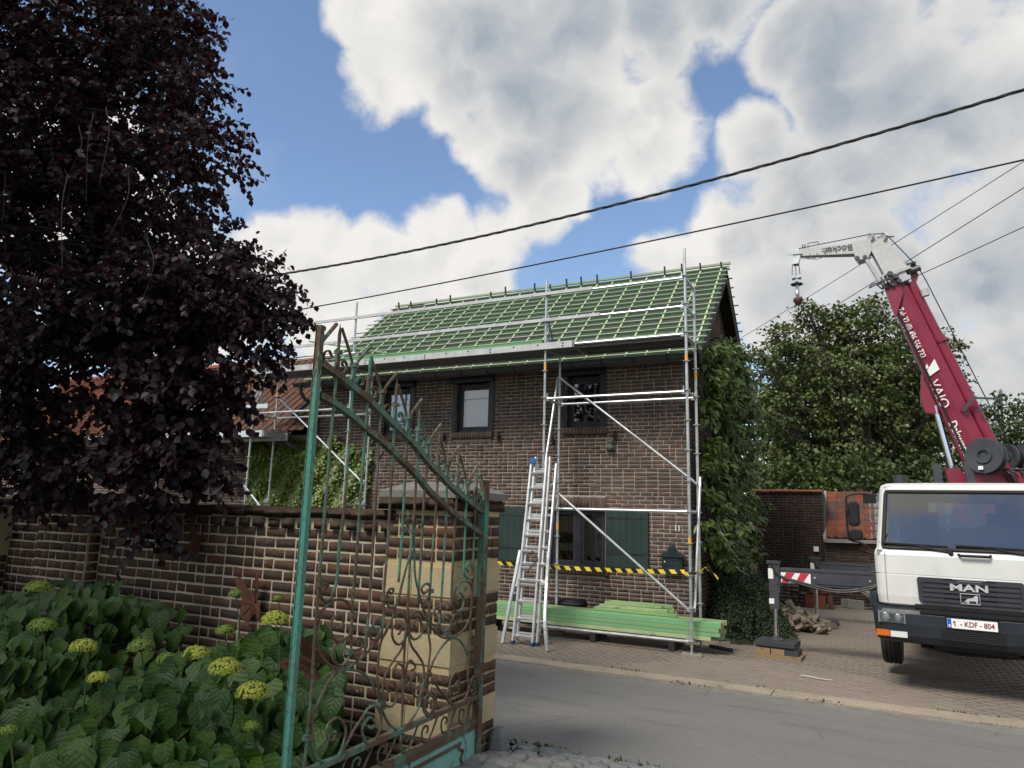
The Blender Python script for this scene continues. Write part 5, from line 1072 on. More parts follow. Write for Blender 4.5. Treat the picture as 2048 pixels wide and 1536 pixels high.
# grille with badge
poly = [(-.58, 1.43), (-.56, 1.455), (-.2, 1.455), (-.12, 1.425), (.10, 1.425), (.18, 1.455), (.53, 1.455), (.55, 1.43), (.55, 1.17), (.51, 1.13), (-.53, 1.13), (-.57, 1.17)]
gl = MB().prism([T(u, -.004, z) for u, z in poly], TVv*-.02).build('grille', M_grill, tr)
for k in range(5):
    z = 1.165+k*.058; w = .53
    MB().prism([T(-w, -.0245, z), T(w-.02, -.0245, z), T(w-.02, -.0245, z+.034), T(-w, -.0245, z+.034)], TVv*-.016).build('grille_slat', M_grill, gl)
    MB().hexa(T(-.01, -.026, z+.045), TU*.56, TVv*.002, (0, 0, .016)).build('grille_gap', M_black, gl)
put(text('badge_lettering', 'MAN', .112, M_silv, plane_m(T(-.02, -.05, 1.352), TU, (0, 0, 1)), gl, .006, .0035, 1.66))
b = MB(); b.strip([T(u, -.046, z) for u, z in ((-.115, 1.285), (.085, 1.285), (.085, 1.165), (-.115, 1.165), (-.115, 1.288))], .008, .008, TVv); b.build('badge_frame', M_silv, gl)
lion = [(-.105,1.175),(-.08,1.18),(-.065,1.205),(-.045,1.228),(-.01,1.235),(.015,1.24),(.03,1.262),(.05,1.272),(.065,1.265),(.07,1.25),(.062,1.24),(.068,1.222),(.06,1.2),(.055,1.175),(.07,1.172),(.045,1.170),(.043,1.198),(.028,1.205),(.01,1.2),(-.015,1.202),(-.03,1.195),(-.03,1.178),(-.015,1.173),(-.05,1.170),(-.052,1.19),(-.07,1.183)]
MB().prism([T(u, -.046, z) for u, z in lion], TVv*-.006).build('lion_emblem', M_silv, gl)
MB().hexa(T(-.02, -.01, 1.09), TU*1.2, TVv*.03, (0, 0, .05)).build('lower_slot', M_black, gl)
# bumper
br = [ring(1.06, .16, .62, .60, .16), ring(1.085, -.03, .62, .645, .16), ring(1.10, -.07, .62, .72, .17), ring(1.11, -.085, .62, .86, .17), ring(1.115, -.085, .62, .99, .17), ring(1.10, -.06, .62, 1.035, .17), ring(1.07, .05, .62, 1.07, .15)]
bp = MB().loft(br, True, (True, True)).build('bumper', M_bump, tr)
MB().hexa(T(-.02, -.082, .775), TU*.66, TVv*.02, (0, 0, .13)).build('air_intake', M_black, bp); 
for k in range(5): MB().hexa(T(-.02, -.094, .725+k*.025), TU*.60, TVv*.012, (0, 0, .009)).build('intake_slat', M_rub, bp)
MB().hexa(T(-.02, -.09, 1.04), TU*1.1, TVv*.02, (0, 0, .05)).build('step_recess', M_black, bp)
for s in (-1, 1):
    a = thing if 0 else None
    h = MB().hexa(T(s*.89, -.082, .935), TU*.31, TVv*.02, (0, 0, .14)).build('headlight', plain('lamp_housing', (.20, .21, .22), .35, .3), bp)
    for du, r_ in ((-.07, .050), (.07, .047)):
        u = s*.89+du; MB().lathe([(r_+.004, -.004), (r_, .0), (r_*.7, .003), (r_*.35, .005), (0, .005)], T(u, -.0935, .935), -TVv, 14).build('reflector', M_refl, h, smooth=True)
    MB().hexa(T(s*.89, -.103, .935), TU*.27, TVv*.004, (0, 0, .115)).build('lamp_cover', M_lamp, h)
    MB().hexa(T(s*1.0, -.072, .735), TU*.15, TVv*.03, (0, 0, .075)).build('indicator', M_orange, bp); MB().hexa(T(s*.82, -.082, .73), TU*.19, TVv*.03, (0, 0, .07)).build('fog_lamp', M_lens, bp)
npl = MB().hexa(T(-.02, -.098, .925), TU*.52, TVv*.008, (0, 0, .113)).build('number_plate', M_pl, tr)
MB().hexa(T(-.02, -.092, .925), TU*.56, TVv*.01, (0, 0, .145)).build('plate_holder', M_black, npl); MB().hexa(T(-.257, -.1035, .925), TU*.042, TVv*.002, (0, 0, .109)).build('blue_band', M_plb, npl)
text('plate_lettering', '- KDF - 804', .087, M_plr, plane_m(T(.032, -.1045, .923), TU, (0, 0, 1)), npl, .001, .0014, .84); MB().prism([T(-.205+a, -.104, .893+b_) for a, b_ in ((0, 0), (.011, 0), (.011, .062), (.002, .062), (-.016, .049), (-.016, .038), (0, .048))], TVv*-.002).build('plate_digit', M_plr, npl)
text('band_lettering', 'B', .042, M_pl, plane_m(T(-.257, -.106, .895), TU, (0, 0, 1)), npl, .001, .001, 1)
# mirrors on the far side of the cab as seen from its driver
for s in (-1, 1):
    b = MB(); b.tube(cmr([T(s*1.0, .42, 2.50), T(s*1.2, .36, 2.52), T(s*1.36, .30, 2.49), T(s*1.385, .28, 2.40), T(s*1.385, .26, 1.95), T(s*1.36, .26, 1.88), T(s*1.2, .2, 1.84), T(s*1.06, .18, 1.72)]), .013, 6)
    b.lathe([(0, 0), (.022, 0), (.022, .05), (0, .05)], T(s*1.385, .24, 2.27), -TVv, 8); ma = b.build('mirror_arm', M_black, tr)
    def bev(u0, u1, z0, z1, v): 
        m_ = MB(); q = .035; rr = []
        for dv, k in ((0, .02), (.02, 0), (.1, 0), (.12, .02)): rr.append([T(s*u, v+dv, z) for u, z in ((u0+q+k, z0+k), (u1-q-k, z0+k), (u1-k, z0+q+k), (u1-k, z1-q-k), (u1-q-k, z1-k), (u0+q+k, z1-k), (u0+k, z1-q-k), (u0+k, z0+q+k))])
        return m_.loft(rr, True, (True, True))
    bev(1.225, 1.365, 2.07, 2.41, .2).build('mirror', M_black, ma); bev(1.20, 1.37, 1.88, 2.03, .2).build('mirror', M_black, ma)
    b = MB().hexa(T(s*1.10, .40, 2.45), TU*.16, TVv*.06, (0, 0, .12)); b.build('mirror_bracket', M_black, ma)
    MB().hexa(T(s*1.11, .25, 1.12), TU*.09, TVv*.2, (0, 0, .16)).build('entry_step', M_bump, tr)
# chassis, wheels
b = MB()
for u in (-.4, .4): b.hexa(T(u, 3.6, .82), TU*.09, TVv*6.6, (0, 0, .22))
b.hexa(T(0, 1.35, .62), TU*1.7, TVv*.14, (0, 0, .12)); b.hexa(T(0, .5, .60), TU*.9, TVv*.5, (0, 0, .12)); b.tube([T(-.6, .35, .56), T(-.2, .4, .50), T(.3, .36, .52), T(.8, .4, .56)], .03, 6); b.hexa(T(.1, 1.0, .72), TU*.6, TVv*.9, (0, 0, .3))
b.build('chassis', M_black, tr)
for u, v in ((-1.0, 1.35), (1.0, 1.35), (-.93, 4.9), (.93, 4.9)):
    s = -1 if u < 0 else 1; c_ = T(u, v, .535); R0 = .405
    wh = MB().lathe([(.24, -.115), (.36, -.125), (R0-.012, -.11), (R0, -.085), (R0, -.062), (R0-.014, -.058), (R0-.014, -.048), (R0, -.044), (R0, -.008), (R0-.014, -.005), (R0-.014, .005), (R0, .008), (R0, .044), (R0-.014, .048), (R0-.014, .058), (R0, .062), (R0, .085), (R0-.012, .11), (.36, .125), (.24, .115)], c_, TU, 36).build('wheel', M_rub, tr)
    MB().lathe([(.0, .02), (.09, .02), (.10, .07), (.14, .075), (.2, .02), (.245, .118)] if 0 else [(.245, .116), (.2, .03), (.14, .075), (.10, .075), (.09, .03), (0, .03)], c_, TU*s, 20).build('rim', M_silv, wh)
b = MB().hexa(T(0, 4.3, 1.02), TU*2.15, TVv*4.0, (0, 0, .1)); b.build('flatbed', M_out, tr)
b = MB()
for s in (-1, 1): b.prism([T(s*1.08, .72, 1.06), T(s*1.08, .80, .86), T(s*1.08, 1.0, .98), T(s*1.08, 1.7, .98), T(s*1.08, 1.85, .8), T(s*1.08, 1.85, 1.06)], TU*(-s*.25))
b.build('mudguard', M_bump, tr)
# outriggers: front pair of beams, rear pair
def outrigger(y, xe, beam_top, beam_h, foot, pads, plate):
    b = MB(); b.box(xe+.02, .45, y-.09, y+.09, beam_top-beam_h, beam_top); b.box(.0, 1.2, y-.12, y+.12, beam_top-beam_h-.05, beam_top+.02); b.box(xe+.05, .45, y-.1, y-.09, beam_top-.035, beam_top-.02)
    o = b.build('outrigger_beam', M_out, tr); b = MB(); x = xe
    b.box(x-.09, x+.05, y-.07, y+.07, .72, beam_top+.06); b.box(x-.12, x+.09, y-.09, y+.09, beam_top+.06, beam_top+.10); b.box(x-.095, x+.055, y-.076, y+.076, .99, 1.03); b.tube([(x+.07, y-.1, beam_top+.11), (x+.07, y-.1, .98)], .014, 6)
    b.build('jack_leg', M_out, o); MB().tube([(x-.02, y, foot), (x-.02, y, .74)], .038, 12).build('jack_rod', M_chrome, o)
    MB().lathe([(.12, 0), (.12, .015), (.06, .035), (.05, .07), (0, .07)], (x-.02, y, foot), (0, 0, 1), 16).build('jack_foot', M_out, o)
    b = MB(); b.box(x-.096, x-.02, y-.078, y-.0705, beam_top-.18, beam_top-.02); b.box(x-.096, x-.02, y-.078, y-.0705, .80, .88); b.build('white_marking', M_white, o)
    if plate:
        pb = MB().box(-1.30, -.86, y-.099, y-.0925, 1.14, 1.30).build('warning_board', M_pl, o); b = MB()
        for k, u in enumerate((-1.30, -1.09)): b.prism([(max(u-.06, -1.3) if 0 else u, y-.1, 1.14), (u+.10, y-.1, 1.14), (min(u+.21, -.86), y-.1, 1.30), (u+.08, y-.1, 1.30)], (0, -.002, 0))
        b.build('red_stripe', M_redw, pb)
        b = MB()
        for x_ in (-.80, -.02): b.lathe([(.0, 0), (.02, 0), (.016, .012), (0, .014)], (x_, y-.0925, 1.24), (0, -1, 0), 8)
        b.build('bolt', M_galv, o)['kind'] = 'stuff'; MB().box(-.78, -.1, y-.103, y-.0915, 1.155, 1.175).build('slide_rail', M_out, o)
    for dz in (0, .03): MB().tube(cmr([Vector((x-.05, y-.11, beam_top+.06+dz*.5)), Vector((x+.05, y-.12, beam_top-.10)), Vector((x+.35, y-.125, beam_top-.19-dz)), Vector((x+.9, y-.13, beam_top-.29-dz)), Vector((.0, y-.13, beam_top-.2-dz)), Vector((.18, y-.12, beam_top-.05))]), .014, 6).build('hydraulic_hose', M_hose, o)
outrigger(12.45, -1.40, 1.37, .25, .235, 0, True); outrigger(16.8, -1.06, 1.26, .22, .07, 0, False)
M_pad = plain('pad_plastic', (.035, .036, .04), .6, 0, .2); M_oldw = wood('pallet_wood', (.30, .20, .10), (.24, .17, .09))
MB().hexa((-1.40, 12.42, .205), (.60, -.05, .0), (.05, .5, 0), (0, 0, .06)).build('outrigger_pad', M_pad, label='dark plastic pad under the front outrigger foot, lying on timber', cat='outrigger pad')
put(MB().hexa((-1.36, 12.32, .028), (.68, -.06, 0), (.03, .4, 0), (0, 0, .055)).build('timber_board', M_oldw), 'pale rough timber board at the bottom under the front outrigger pad', 'timber board')
put(MB().hexa((-1.40, 12.44, .157), (.60, -.05, 0), (.04, .42, 0), (0, 0, .034)).build('timber_board', plain('grey_board', (.12, .11, .10), .9)), 'grey board directly beneath the black outrigger pad', 'timber board')
for i, (x, c_) in enumerate(((-1.57, M_oldw), (-1.36, M_oldw), (-1.16, M_pad))): put(MB().hexa((x, 12.36-i*.012, .098), (.195, -.016, 0), (.03, .36, 0), (0, 0, .08)).build('timber_block', c_), ('orange brown timber block at the left end under the outrigger pad', 'orange brown timber block in the middle under the outrigger pad', 'dark block at the right end under the outrigger pad')[i], 'timber block')
MB().hexa((-.98, 16.78, .035), (.62, .05, 0), (-.05, .5, 0), (0, 0, .06)).build('outrigger_pad', M_pad, label='dark plastic pad under the rear outrigger foot on the paving', cat='outrigger pad')

# ---------------------------------------------------------------- crane on the truck
CY = 13.4
def cr3(x, z, y=0): return Vector((x, CY+y, z))
B0, B1 = cr3(1.94, 2.45), cr3(.755, 6.12); ax = (B1-B0).normalized(); pn_ = Vector((ax.z, 0, -ax.x))        # pn_ points to the right / up side
L_B = (B1-B0).length
hexs = [(-.26, -.10), (-.05, -.155), (.10, -.12), (.10, .12), (-.05, .155), (-.26, .10)]
def sec(s_, k=1.0): p = B0+ax*s_; return [p+pn_*(a*k)+Vector((0, c_*k, 0)) for a, c_ in hexs]
boom = MB().loft([sec(0, 1.12), sec(L_B, .92)], True, (True, True)).build('boom', M_red, tr)
b = MB().tube([B0+pn_*.205, B1+pn_*.16+ax*.05], [.105, .086], 14); b.tube([B0+pn_*.20+ax*.9, B0+pn_*.20+ax*.93], .135, 14); b.tube([B0+pn_*.2+ax*2.75, B0+pn_*.2+ax*2.78], .12, 14); b.build('boom_extension', M_red, boom, smooth=False)
b = MB(); 
b.prism([B1+pn_*-.30+ax*-.5+Vector((0, -.18, 0)), B1+pn_*-.02+ax*-.1+Vector((0, -.18, 0)), B1+pn_*.02+ax*.22+Vector((0, -.18, 0)), B1+pn_*-.26+ax*.05+Vector((0, -.18, 0))], (0, .03, 0)); b.prism([B1+pn_*.16+ax*-.1+Vector((0, -.06, 0)), B1+pn_*.32+ax*.12+Vector((0, -.06, 0)), B1+pn_*.30+ax*.30+Vector((0, -.06, 0)), B1+pn_*.22+ax*.2+Vector((0, -.06, 0))], (0, .1, 0))
b.prism([B0+ax*1.62+pn_*-.30+Vector((0, -.1, 0)), B0+ax*1.58+pn_*-.48+Vector((0, -.1, 0)), B0+ax*1.52+pn_*-.47+Vector((0, -.1, 0)), B0+ax*1.25+pn_*-.28+Vector((0, -.1, 0))] if 0 else [B0+ax*2.35+pn_*-.29+Vector((0, -.1, 0)), B0+ax*1.92+pn_*-.47+Vector((0, -.1, 0)), B0+ax*1.72+pn_*-.47+Vector((0, -.1, 0)), B0+ax*1.62+pn_*-.30+Vector((0, -.1, 0))], (0, .2, 0)); b.build('bracket', M_red, boom)
b = MB().tube([B0+ax*.25+pn_*-.22+Vector((0, -.17, 0)), B0+ax*2.2+pn_*-.22+Vector((0, -.165, 0)), B1+pn_*-.22+Vector((0, -.155, 0)), B1+pn_*-.2+ax*.14+Vector((0, -.15, 0))], .02, 6); b.build('boom_hose', M_hose, boom)
b = MB().bar(B0+ax*1.55+pn_*-.0+Vector((0, -.2, 0)), B0+ax*1.7+pn_*.22+Vector((0, -.2, 0)), .05, .05); b.bar(B0+ax*1.7+pn_*.22+Vector((0, -.2, 0)), B0+ax*1.55+pn_*.58+Vector((0, -.2, 0)), .03, .03); b.bar(B0+ax*1.5+pn_*.2+Vector((0, -.2, 0)), B0+ax*1.48+pn_*.52+Vector((0, -.2, 0)), .03, .03); b.bar(B0+ax*1.55+pn_*.58+Vector((0, -.2, 0)), B0+ax*1.48+pn_*.52+Vector((0, -.2, 0)), .03, .03); b.build('rope_guide', M_out, boom)
MB().hexa(B0+ax*.62+pn_*-.12+Vector((0, -.2, 0)), pn_*.2, ax*.07, (0, .08, 0)).build('hose_clip', M_galv, boom)
# lettering runs down the left face of the boom
fl = [Vector((0, -1, 0))]; n1_ = (pn_*-.06+Vector((0, -.24, 0))); face_u = -ax; face_v = (pn_*.24+Vector((0, -.06, 0))).normalized()
def btext(s_, body, size, sx, off=0, mat=M_white, bold=0): 
    p = B0+ax*s_; k = 1.12-.20*s_/L_B; c_ = p+pn_*(-.185*k)+Vector((0, -.148*k-.004, 0))+face_v*off
    return text('boom_lettering', body, size, mat, plane_m(c_, face_u, face_v), boom, .0015, bold, sx)
btext(3.05, 'Tel: 32 (0) 496 556 732', .155, .63, bold=.001); btext(1.93, 'VAIO', .20, 1.05); btext(1.10, 'Dakwerken', .165, .92, -.0, bold=.002)
p = B0+ax*2.37; k = 1.12-.20*2.37/L_B; c_ = p+pn_*(-.13*k)+Vector((0, -.152*k-.004, 0)); q = lambda u, v: c_+face_u*u+face_v*v
MB().prism([q(-.13, .10), q(.06, .10), q(.12, -.10), q(.03, -.10)], face_u.cross(face_v)*.002).prism([q(-.10, -.03), q(-.03, -.03), q(.0, -.10), q(-.03, -.10)], face_u.cross(face_v)*.002).build('boom_logo', M_white, boom)
# lift cylinder and base
b = MB().tube([cr3(1.10, 4.05, -.05), cr3(1.27, 2.98, -.05)], .052, 14); b.build('cylinder_rod', M_chrome, tr); MB().tube([cr3(1.115, 4.05, .09), cr3(1.29, 2.95, .09)], .03, 10).build('cylinder_rod', M_chrome, tr)
MB().prism([cr3(1.17, 3.02, -.12), cr3(1.36, 3.02, -.12), cr3(1.44, 2.90, -.12), cr3(1.50, 2.2, -.12), cr3(1.28, 2.2, -.12)], (0, .24, 0)).build('cylinder_barrel', M_red, tr)
b = MB().prism([cr3(1.5, 2.95, -.3), cr3(1.9, 3.0, -.3), cr3(2.35, 2.7, -.3), cr3(2.5, 1.1, -.3), cr3(1.0, 1.1, -.3), cr3(1.2, 2.2, -.3)], (0, .6, 0)); b.build('crane_base', M_red, tr)
for x, zt in ((1.04, 3.08), (1.58, 3.10)): MB().bar((x, CY-.32, 1.1), (x+(.0 if x < 1.3 else -.12), CY-.32, zt), .12, .05, (0, 1, 0)).build('support_post', M_out, tr)
MB().bar((.98, CY-.3, 2.12), (1.62, CY-.3, 2.10), .05, .08).build('cross_bar', M_out, tr)
MB().tube([(.55, CY+.6, 1.1), (.55, CY+.6, 2.95)], .10, 14).build('exhaust_stack', M_out, tr)
# hose reels
dr_ = Vector((-.55, -.82, .05)).normalized()
def reel(c_, r_, w, nrm_): 
    o = MB().lathe([(r_*.25, -.01), (r_*.3, .025), (r_*.42, .028), (r_*.46, .0), (r_*.97, .012), (r_, .0), (r_, -.012), (0, -.015)][::-1], c_, nrm_, 28).build('hose_reel', M_out, tr, smooth=False)
    MB().lathe([(r_*.7, -w), (r_*.7, -.016)], c_, nrm_, 24).build('wound_hose', M_hose, o); MB().lathe([(0, -w-.02), (r_, -w-.02), (r_, -w), (0, -w)], c_, nrm_, 28).build('rear_flange', M_out, o); return o
r1 = reel(cr3(1.66, 3.19, -.45), .28, .12, dr_); MB().hexa(cr3(1.62, 3.0, -.455)+dr_*.03, Vector((.06, -.04, 0)), (0, 0, .055), dr_*.004).build('reel_sticker', M_white, r1)
reel(cr3(2.03, 3.20, .1), .22, .18, Vector((-.75, -.66, .1)).normalized()); reel(cr3(2.22, 3.19, .2), .22, .14, Vector((-.75, -.66, .1)).normalized())
b = MB()
for i in range(7): b.tube(cmr([cr3(1.75+.05*i, 3.1-.03*i, -.33), cr3(1.85+.06*i, 2.95+.04*math.sin(i*2), -.42), cr3(1.95+.05*i, 2.85-.02*i, -.38), cr3(2.0+.03*i, 2.65, -.3)]), .013, 5)
b.build('hydraulic_hose', M_hose, tr)['kind'] = 'stuff'
b = MB(); P4 = [cr3(1.98, 2.98, -.42), cr3(2.22, 2.98, -.42), cr3(2.34, 2.74, -.42), cr3(2.08, 2.70, -.42)]; b.tube(P4+[P4[0]], .014, 6); b.build('guard_frame', M_out, tr); MB().add([P4[0]+Vector((.03, .01, -.03)), P4[1]+Vector((-.02, .01, -.03)), P4[2]+Vector((-.03, .01, .02)), P4[3]+Vector((.03, .01, .02))], [(0, 1, 2, 3)]).build('control_box', M_red, tr)
# knuckle, white jib
b = MB(); kn = cr3(.66, 6.30)
b.hexa(kn, (.34, 0, .12), (0, .34, 0), (-.08, 0, .24)); b.hexa(cr3(.80, 6.42, -.05), (.20, 0, .06), (0, .3, 0), (0, 0, .06)); b.build('knuckle', M_cwhite, boom)
b = MB()
for i in range(9): x, z, y = .48+random.uniform(-.08, .25), 6.17+random.uniform(-.06, .2), -.19; b.tube([cr3(x, z, y), cr3(x+.01, z+.01, y-.03)], random.uniform(.02, .05), 8)
for i in range(4): b.tube(cmr([cr3(.45+.06*i, 6.10, -.2), cr3(.38+.05*i, 6.18+.02*i, -.26), cr3(.48+.06*i, 6.26, -.22)]), .012, 5)
b.tube(cmr([cr3(.44, 6.20, -.2), cr3(.34, 6.17, -.24), cr3(.26, 6.14, -.22), cr3(.30, 6.20, -.2), cr3(.42, 6.23, -.2)]), .012, 5); b.bar(cr3(.72, 6.52), cr3(.98, 6.55), .16, .04); b.bar(cr3(.96, 6.47), cr3(.99, 6.58), .1, .03); b.tube([cr3(.85, 6.38, -.1), cr3(1.05, 6.44, -.1)], .05, 8)
b.build('pulley_cluster', M_out, boom)['kind'] = 'stuff'
MB().tube([cr3(1.08, 6.05, -.1), cr3(1.10, 5.93, -.1)], .06, 12).build('work_lamp', M_cwhite, boom)
J0, J1 = cr3(.64, 6.36), cr3(.36, 7.02); ja = (J1-J0).normalized(); jn = Vector((ja.z, 0, -ja.x))
jb = MB().loft([[J0+jn*a+Vector((0, y, 0)) for a, y in ((-.12, -.14), (.25, -.14), (.25, .14), (-.12, .14))], [J1+jn*a+Vector((0, y, 0)) for a, y in ((-.09, -.12), (.19, -.12), (.19, .12), (-.09, .12))]], True, (True, True)).build('jib_mast', M_cwhite, boom)
MB().tube([cr3(.44, 6.24, -.1), cr3(.20, 6.79, -.1)], .035, 10).build('jib_cylinder', M_cwhite, boom)
b = MB().prism([cr3(.02, 7.04, -.13), cr3(.34, 7.08, -.13), cr3(.33, 6.84, -.13), cr3(.27, 6.72, -.13), cr3(.12, 6.70, -.13), cr3(.06, 6.80, -.13)], (0, .26, 0)); b.build('jib_hinge', M_cwhite, boom)
b = MB()
for x, z in ((.10, 6.74), (.22, 6.74)): b.lathe([(.035, 0), (.035, .02), (0, .022)], cr3(x, z, -.131), (0, -1, 0), 12)
b.build('hinge_pin', M_out, boom)['kind'] = 'stuff'
MB().loft([[cr3(.05, z, y) for z, y in ((6.845, -.09), (6.845, .09), (7.045, .09), (7.045, -.09))], [cr3(-.86, z, y) for z, y in ((6.945, -.06), (6.945, .06), (7.075, .06), (7.075, -.06))]], True, (True, True)).build('jib_arm', M_cwhite, boom)
text('jib_lettering', 'Böcker', .165, plain('dark_print', (.06, .06, .07), .6), plane_m(cr3(-.20, 6.972, -.0955), (-1, 0, .0), (0, 0, -1)), boom, .001, .001, 1.0)
MB().box(-.02, .02, CY-.0945, CY-.0925, 6.92, 7.02).box(-.47, -.33, CY-.0835, CY-.0785, 6.965, 6.972).box(-.47, -.33, CY-.0835, CY-.0785, 7.01, 7.017).build('jib_print', plain('grey_print', (.2, .2, .2), .6), boom)['kind'] = 'stuff'
def sheave(c_, r_): return MB().lathe([(0, -.03), (r_, -.03), (r_*.9, 0), (r_, .03), (0, .03)], c_, (.85, .5, 0), 18).build('sheave', M_cwhite, boom)
sheave(cr3(.34, 7.10, -.1), .085); sheave(cr3(.54, 7.07, -.1), .085); MB().bar(cr3(.36, 7.0), cr3(.36, 7.2), .08, .05).bar(cr3(.44, 7.12), cr3(.70, 7.10), .02, .02).build('sheave_bracket', M_out, boom)
b = MB(); b.tube([cr3(-.86, 7.09, -.05), cr3(.34, 7.14, -.16), cr3(.53, 7.12, -.16), cr3(.62, 7.03, -.16), cr3(1.02, 6.45, -.1), cr3(1.12, 6.2, -.1), cr3(2.12, 3.2, -.1)], .009, 5); b.build('wire_rope', M_hose, boom)
b = MB().prism([cr3(-.86, 7.08, -.07), cr3(-.93, 7.06, -.07), cr3(-.97, 6.95, -.07), cr3(-.97, 6.80, -.07), cr3(-.88, 6.80, -.07), cr3(-.84, 6.93, -.07)], (0, .14, 0)); b.bar(cr3(-1.05, 6.99, -.08), cr3(-.80, 6.985, -.08), .02, .02); b.build('jib_head', M_galv, boom)
b = MB(); b.tube([cr3(-.80, 7.08), cr3(-.79, 7.17), cr3(-.75, 7.17), cr3(-.76, 7.08)], .01, 5); b.tube([cr3(-.70, 7.07), cr3(-.70, 7.19), cr3(-.52, 7.19), cr3(-.52, 7.15)], .008, 5); 
for i in range(3): b.tube(cmr([cr3(-.84+.05*i, 6.93, -.07), cr3(-.78+.1*i, 6.86-.02*i, -.1), cr3(-.66+.12*i, 6.88, -.08), cr3(-.68+.12*i, 6.95, -.07)]), .006, 5)
b.build('jib_fittings', M_out, boom)['kind'] = 'stuff'
# hook: reeved block, disc, swivel, rotator, eye
b = MB()
for x in (-1.00, -.93, -.86): b.tube([cr3(-.93+(x+.93)*.8, 6.82), cr3(x, 6.58)], .007, 5)
b.build('hoist_rope', M_hose, boom)
MB().lathe([(0, 0), (.05, 0), (.05, .05), (0, .05)], cr3(-1.0, 6.55, -.02), (1, 0, .0), 10).box(-1.0, -.85, CY-.03, CY+.03, 6.535, 6.58).lathe([(0, 0), (.05, 0), (.05, .05), (0, .05)], cr3(-.89, 6.55, -.02), (1, 0, 0), 10).build('lower_block', M_galv, boom)
hk = MB().lathe([(0, .0), (.10, .01), (.11, .025), (.03, .04), (.02, .08), (0, .08)], cr3(-.925, 6.40), (0, 0, 1), 18).build('hook', M_out, boom); MB().lathe([(.0, 0), (.035, .01), (.04, .06), (.028, .12), (.03, .22), (.0, .225)], cr3(-.92, 6.19), (0, 0, 1), 12).build('swivel', M_galv, hk)
MB().lathe([(.0, 0), (.04, .01), (.065, .04), (.088, .09), (.085, .125), (.05, .15), (0, .17)], cr3(-.915, 6.02), (0, 0, 1), 9).build('rotator', plain('rotator_red', (.085, .03, .025), .6, 0, .4, 12), hk)
MB().tube([cr3(-.91+.032*math.cos(a), 5.945+.05*math.sin(a)) for a in np.linspace(0, 2*math.pi, 17)], .012, 6).build('eye', M_galv, hk)

# ================================================================ OVERHEAD CABLES
M_cable = plain('cable_sheath', (.012, .012, .013), .6); M_wire = plain('bare_wire', (.03, .03, .032), .5, .3)
def par(c0, c1, c2):
    A = np.array([[x*x, x, 1] for x, _ in (c0, c1, c2)]); return np.linalg.solve(A, np.array([z for _, z in (c0, c1, c2)]))
q = par((-8.84, 6.07), (-2.33, 6.29), (1.76, 6.74)); b = MB(); xs = np.linspace(-26, 12, 420)
for k in range(3): b.tube([Vector((x, 8.5+.011*math.cos(x*9+k*2.094), float(np.polyval(q, x))+.011*math.sin(x*9+k*2.094))) for x in xs], .0105, 5)
b.build('overhead_cable', M_cable, label='thick twisted overhead power cable crossing the sky above the road', cat='cable')
q2 = par((-8.04, 5.39), (-2.33, 5.66), (1.69, 5.94))
MB().tube([Vector((x, 8.5, float(np.polyval(q2, x)))) for x in np.linspace(-26, 12, 90)], .010, 6).build('overhead_cable', M_cable, label='thin straight overhead cable just below the thick twisted one', cat='cable')
for k, (s0, s1, s2, lab) in enumerate(((Vector((HX1+.03, 17.4, 6.35)), Vector((2.29, 11.48, 7.35)), 0, 'upper'), (Vector((HX1+.03, 18.0, 5.9)), Vector((2.27, 11.54, 6.98)), 0, 'middle'), (Vector((HX1+.03, 16.7, 5.8)), Vector((2.24, 11.64, 6.43)), 0, 'lowest'))):
    d_ = s1-s0; P = [s0+d_*t_+Vector((0, 0, -.35*t_*(1.9-t_)*.3)) for t_ in np.linspace(0, 1.9, 40)]
    MB().tube(P, .007 if k else .006, 5).build('service_wire', M_wire if k < 2 else M_cable, label=lab+' of three thin service wires running from house gable past the crane', cat='wire')

# ================================================================ ANNEX behind the forecourt
an = thing('annex', 'dark brick annex with red tiled lean-to roof behind the outrigger beams', 'outbuilding', (-.5, 20.6, 0))
AY = 20.6
b = MB(); b.box(-2.75, -1.05, AY, AY+2.5, 0, 2.88); b.box(-1.05, 4.5, AY+.03, AY+2.5, 0, 1.72); b.prism([(-1.05, AY+.03, 1.72), (-1.05, AY+2.5, 1.72), (-1.05, AY+1.35, 2.82)], (5.5, 0, 0))
aw = b.build('wall', M_amort, an)
ita = courses((0, AY, 0), (1, 0, 0), (0, 0, 1), (0, -1, 0), -2.72, -1.05, .02, 2.84, [], .0728, .222, .012, .006, .03) 
itb = courses((0, AY+.03, 0), (1, 0, 0), (0, 0, 1), (0, -1, 0), -1.04, 1.2, .02, 1.62, [], .0728, .222, .012, .006, .03)
pieces(aw, 'brick', BR, ita, M_abrick, 150, camdist); pieces(aw, 'brown_brick', BR, itb, bricky('annex_brown_brick', [(.075,.052,.04),(.095,.062,.046),(.06,.045,.038)], (.25,.22,.18), .1), 150, camdist)
it = []; x = -2.8
while x < -1.1: it.append((Vector((x+.13, AY+.08, 2.90)), Vector((.27, 0, .02)), Vector((0, .34, 0)), Vector((0, 0, .10)))); x += .25
pieces(an, 'coping_tile', [(RV, RF)], it, M_ridge, 300)
ar = MB().add([(-1.0, AY-.12, 1.70), (3.2, AY-.12, 1.70), (3.2, AY+1.35, 2.90), (-1.0, AY+1.35, 2.90)], [(0, 1, 2, 3)]).build('roof', M_timber, an)
tiles(ar, -.98, .02, AY-.15, 1.70, AY+1.35, 2.90, .225, .245, bricky('annex_tile_red', [(.17,.06,.038),(.13,.055,.04),(.20,.07,.04),(.11,.07,.058),(.15,.052,.034),(.09,.065,.058)], (.25,.2,.16), .1, .4), 300, False, None)
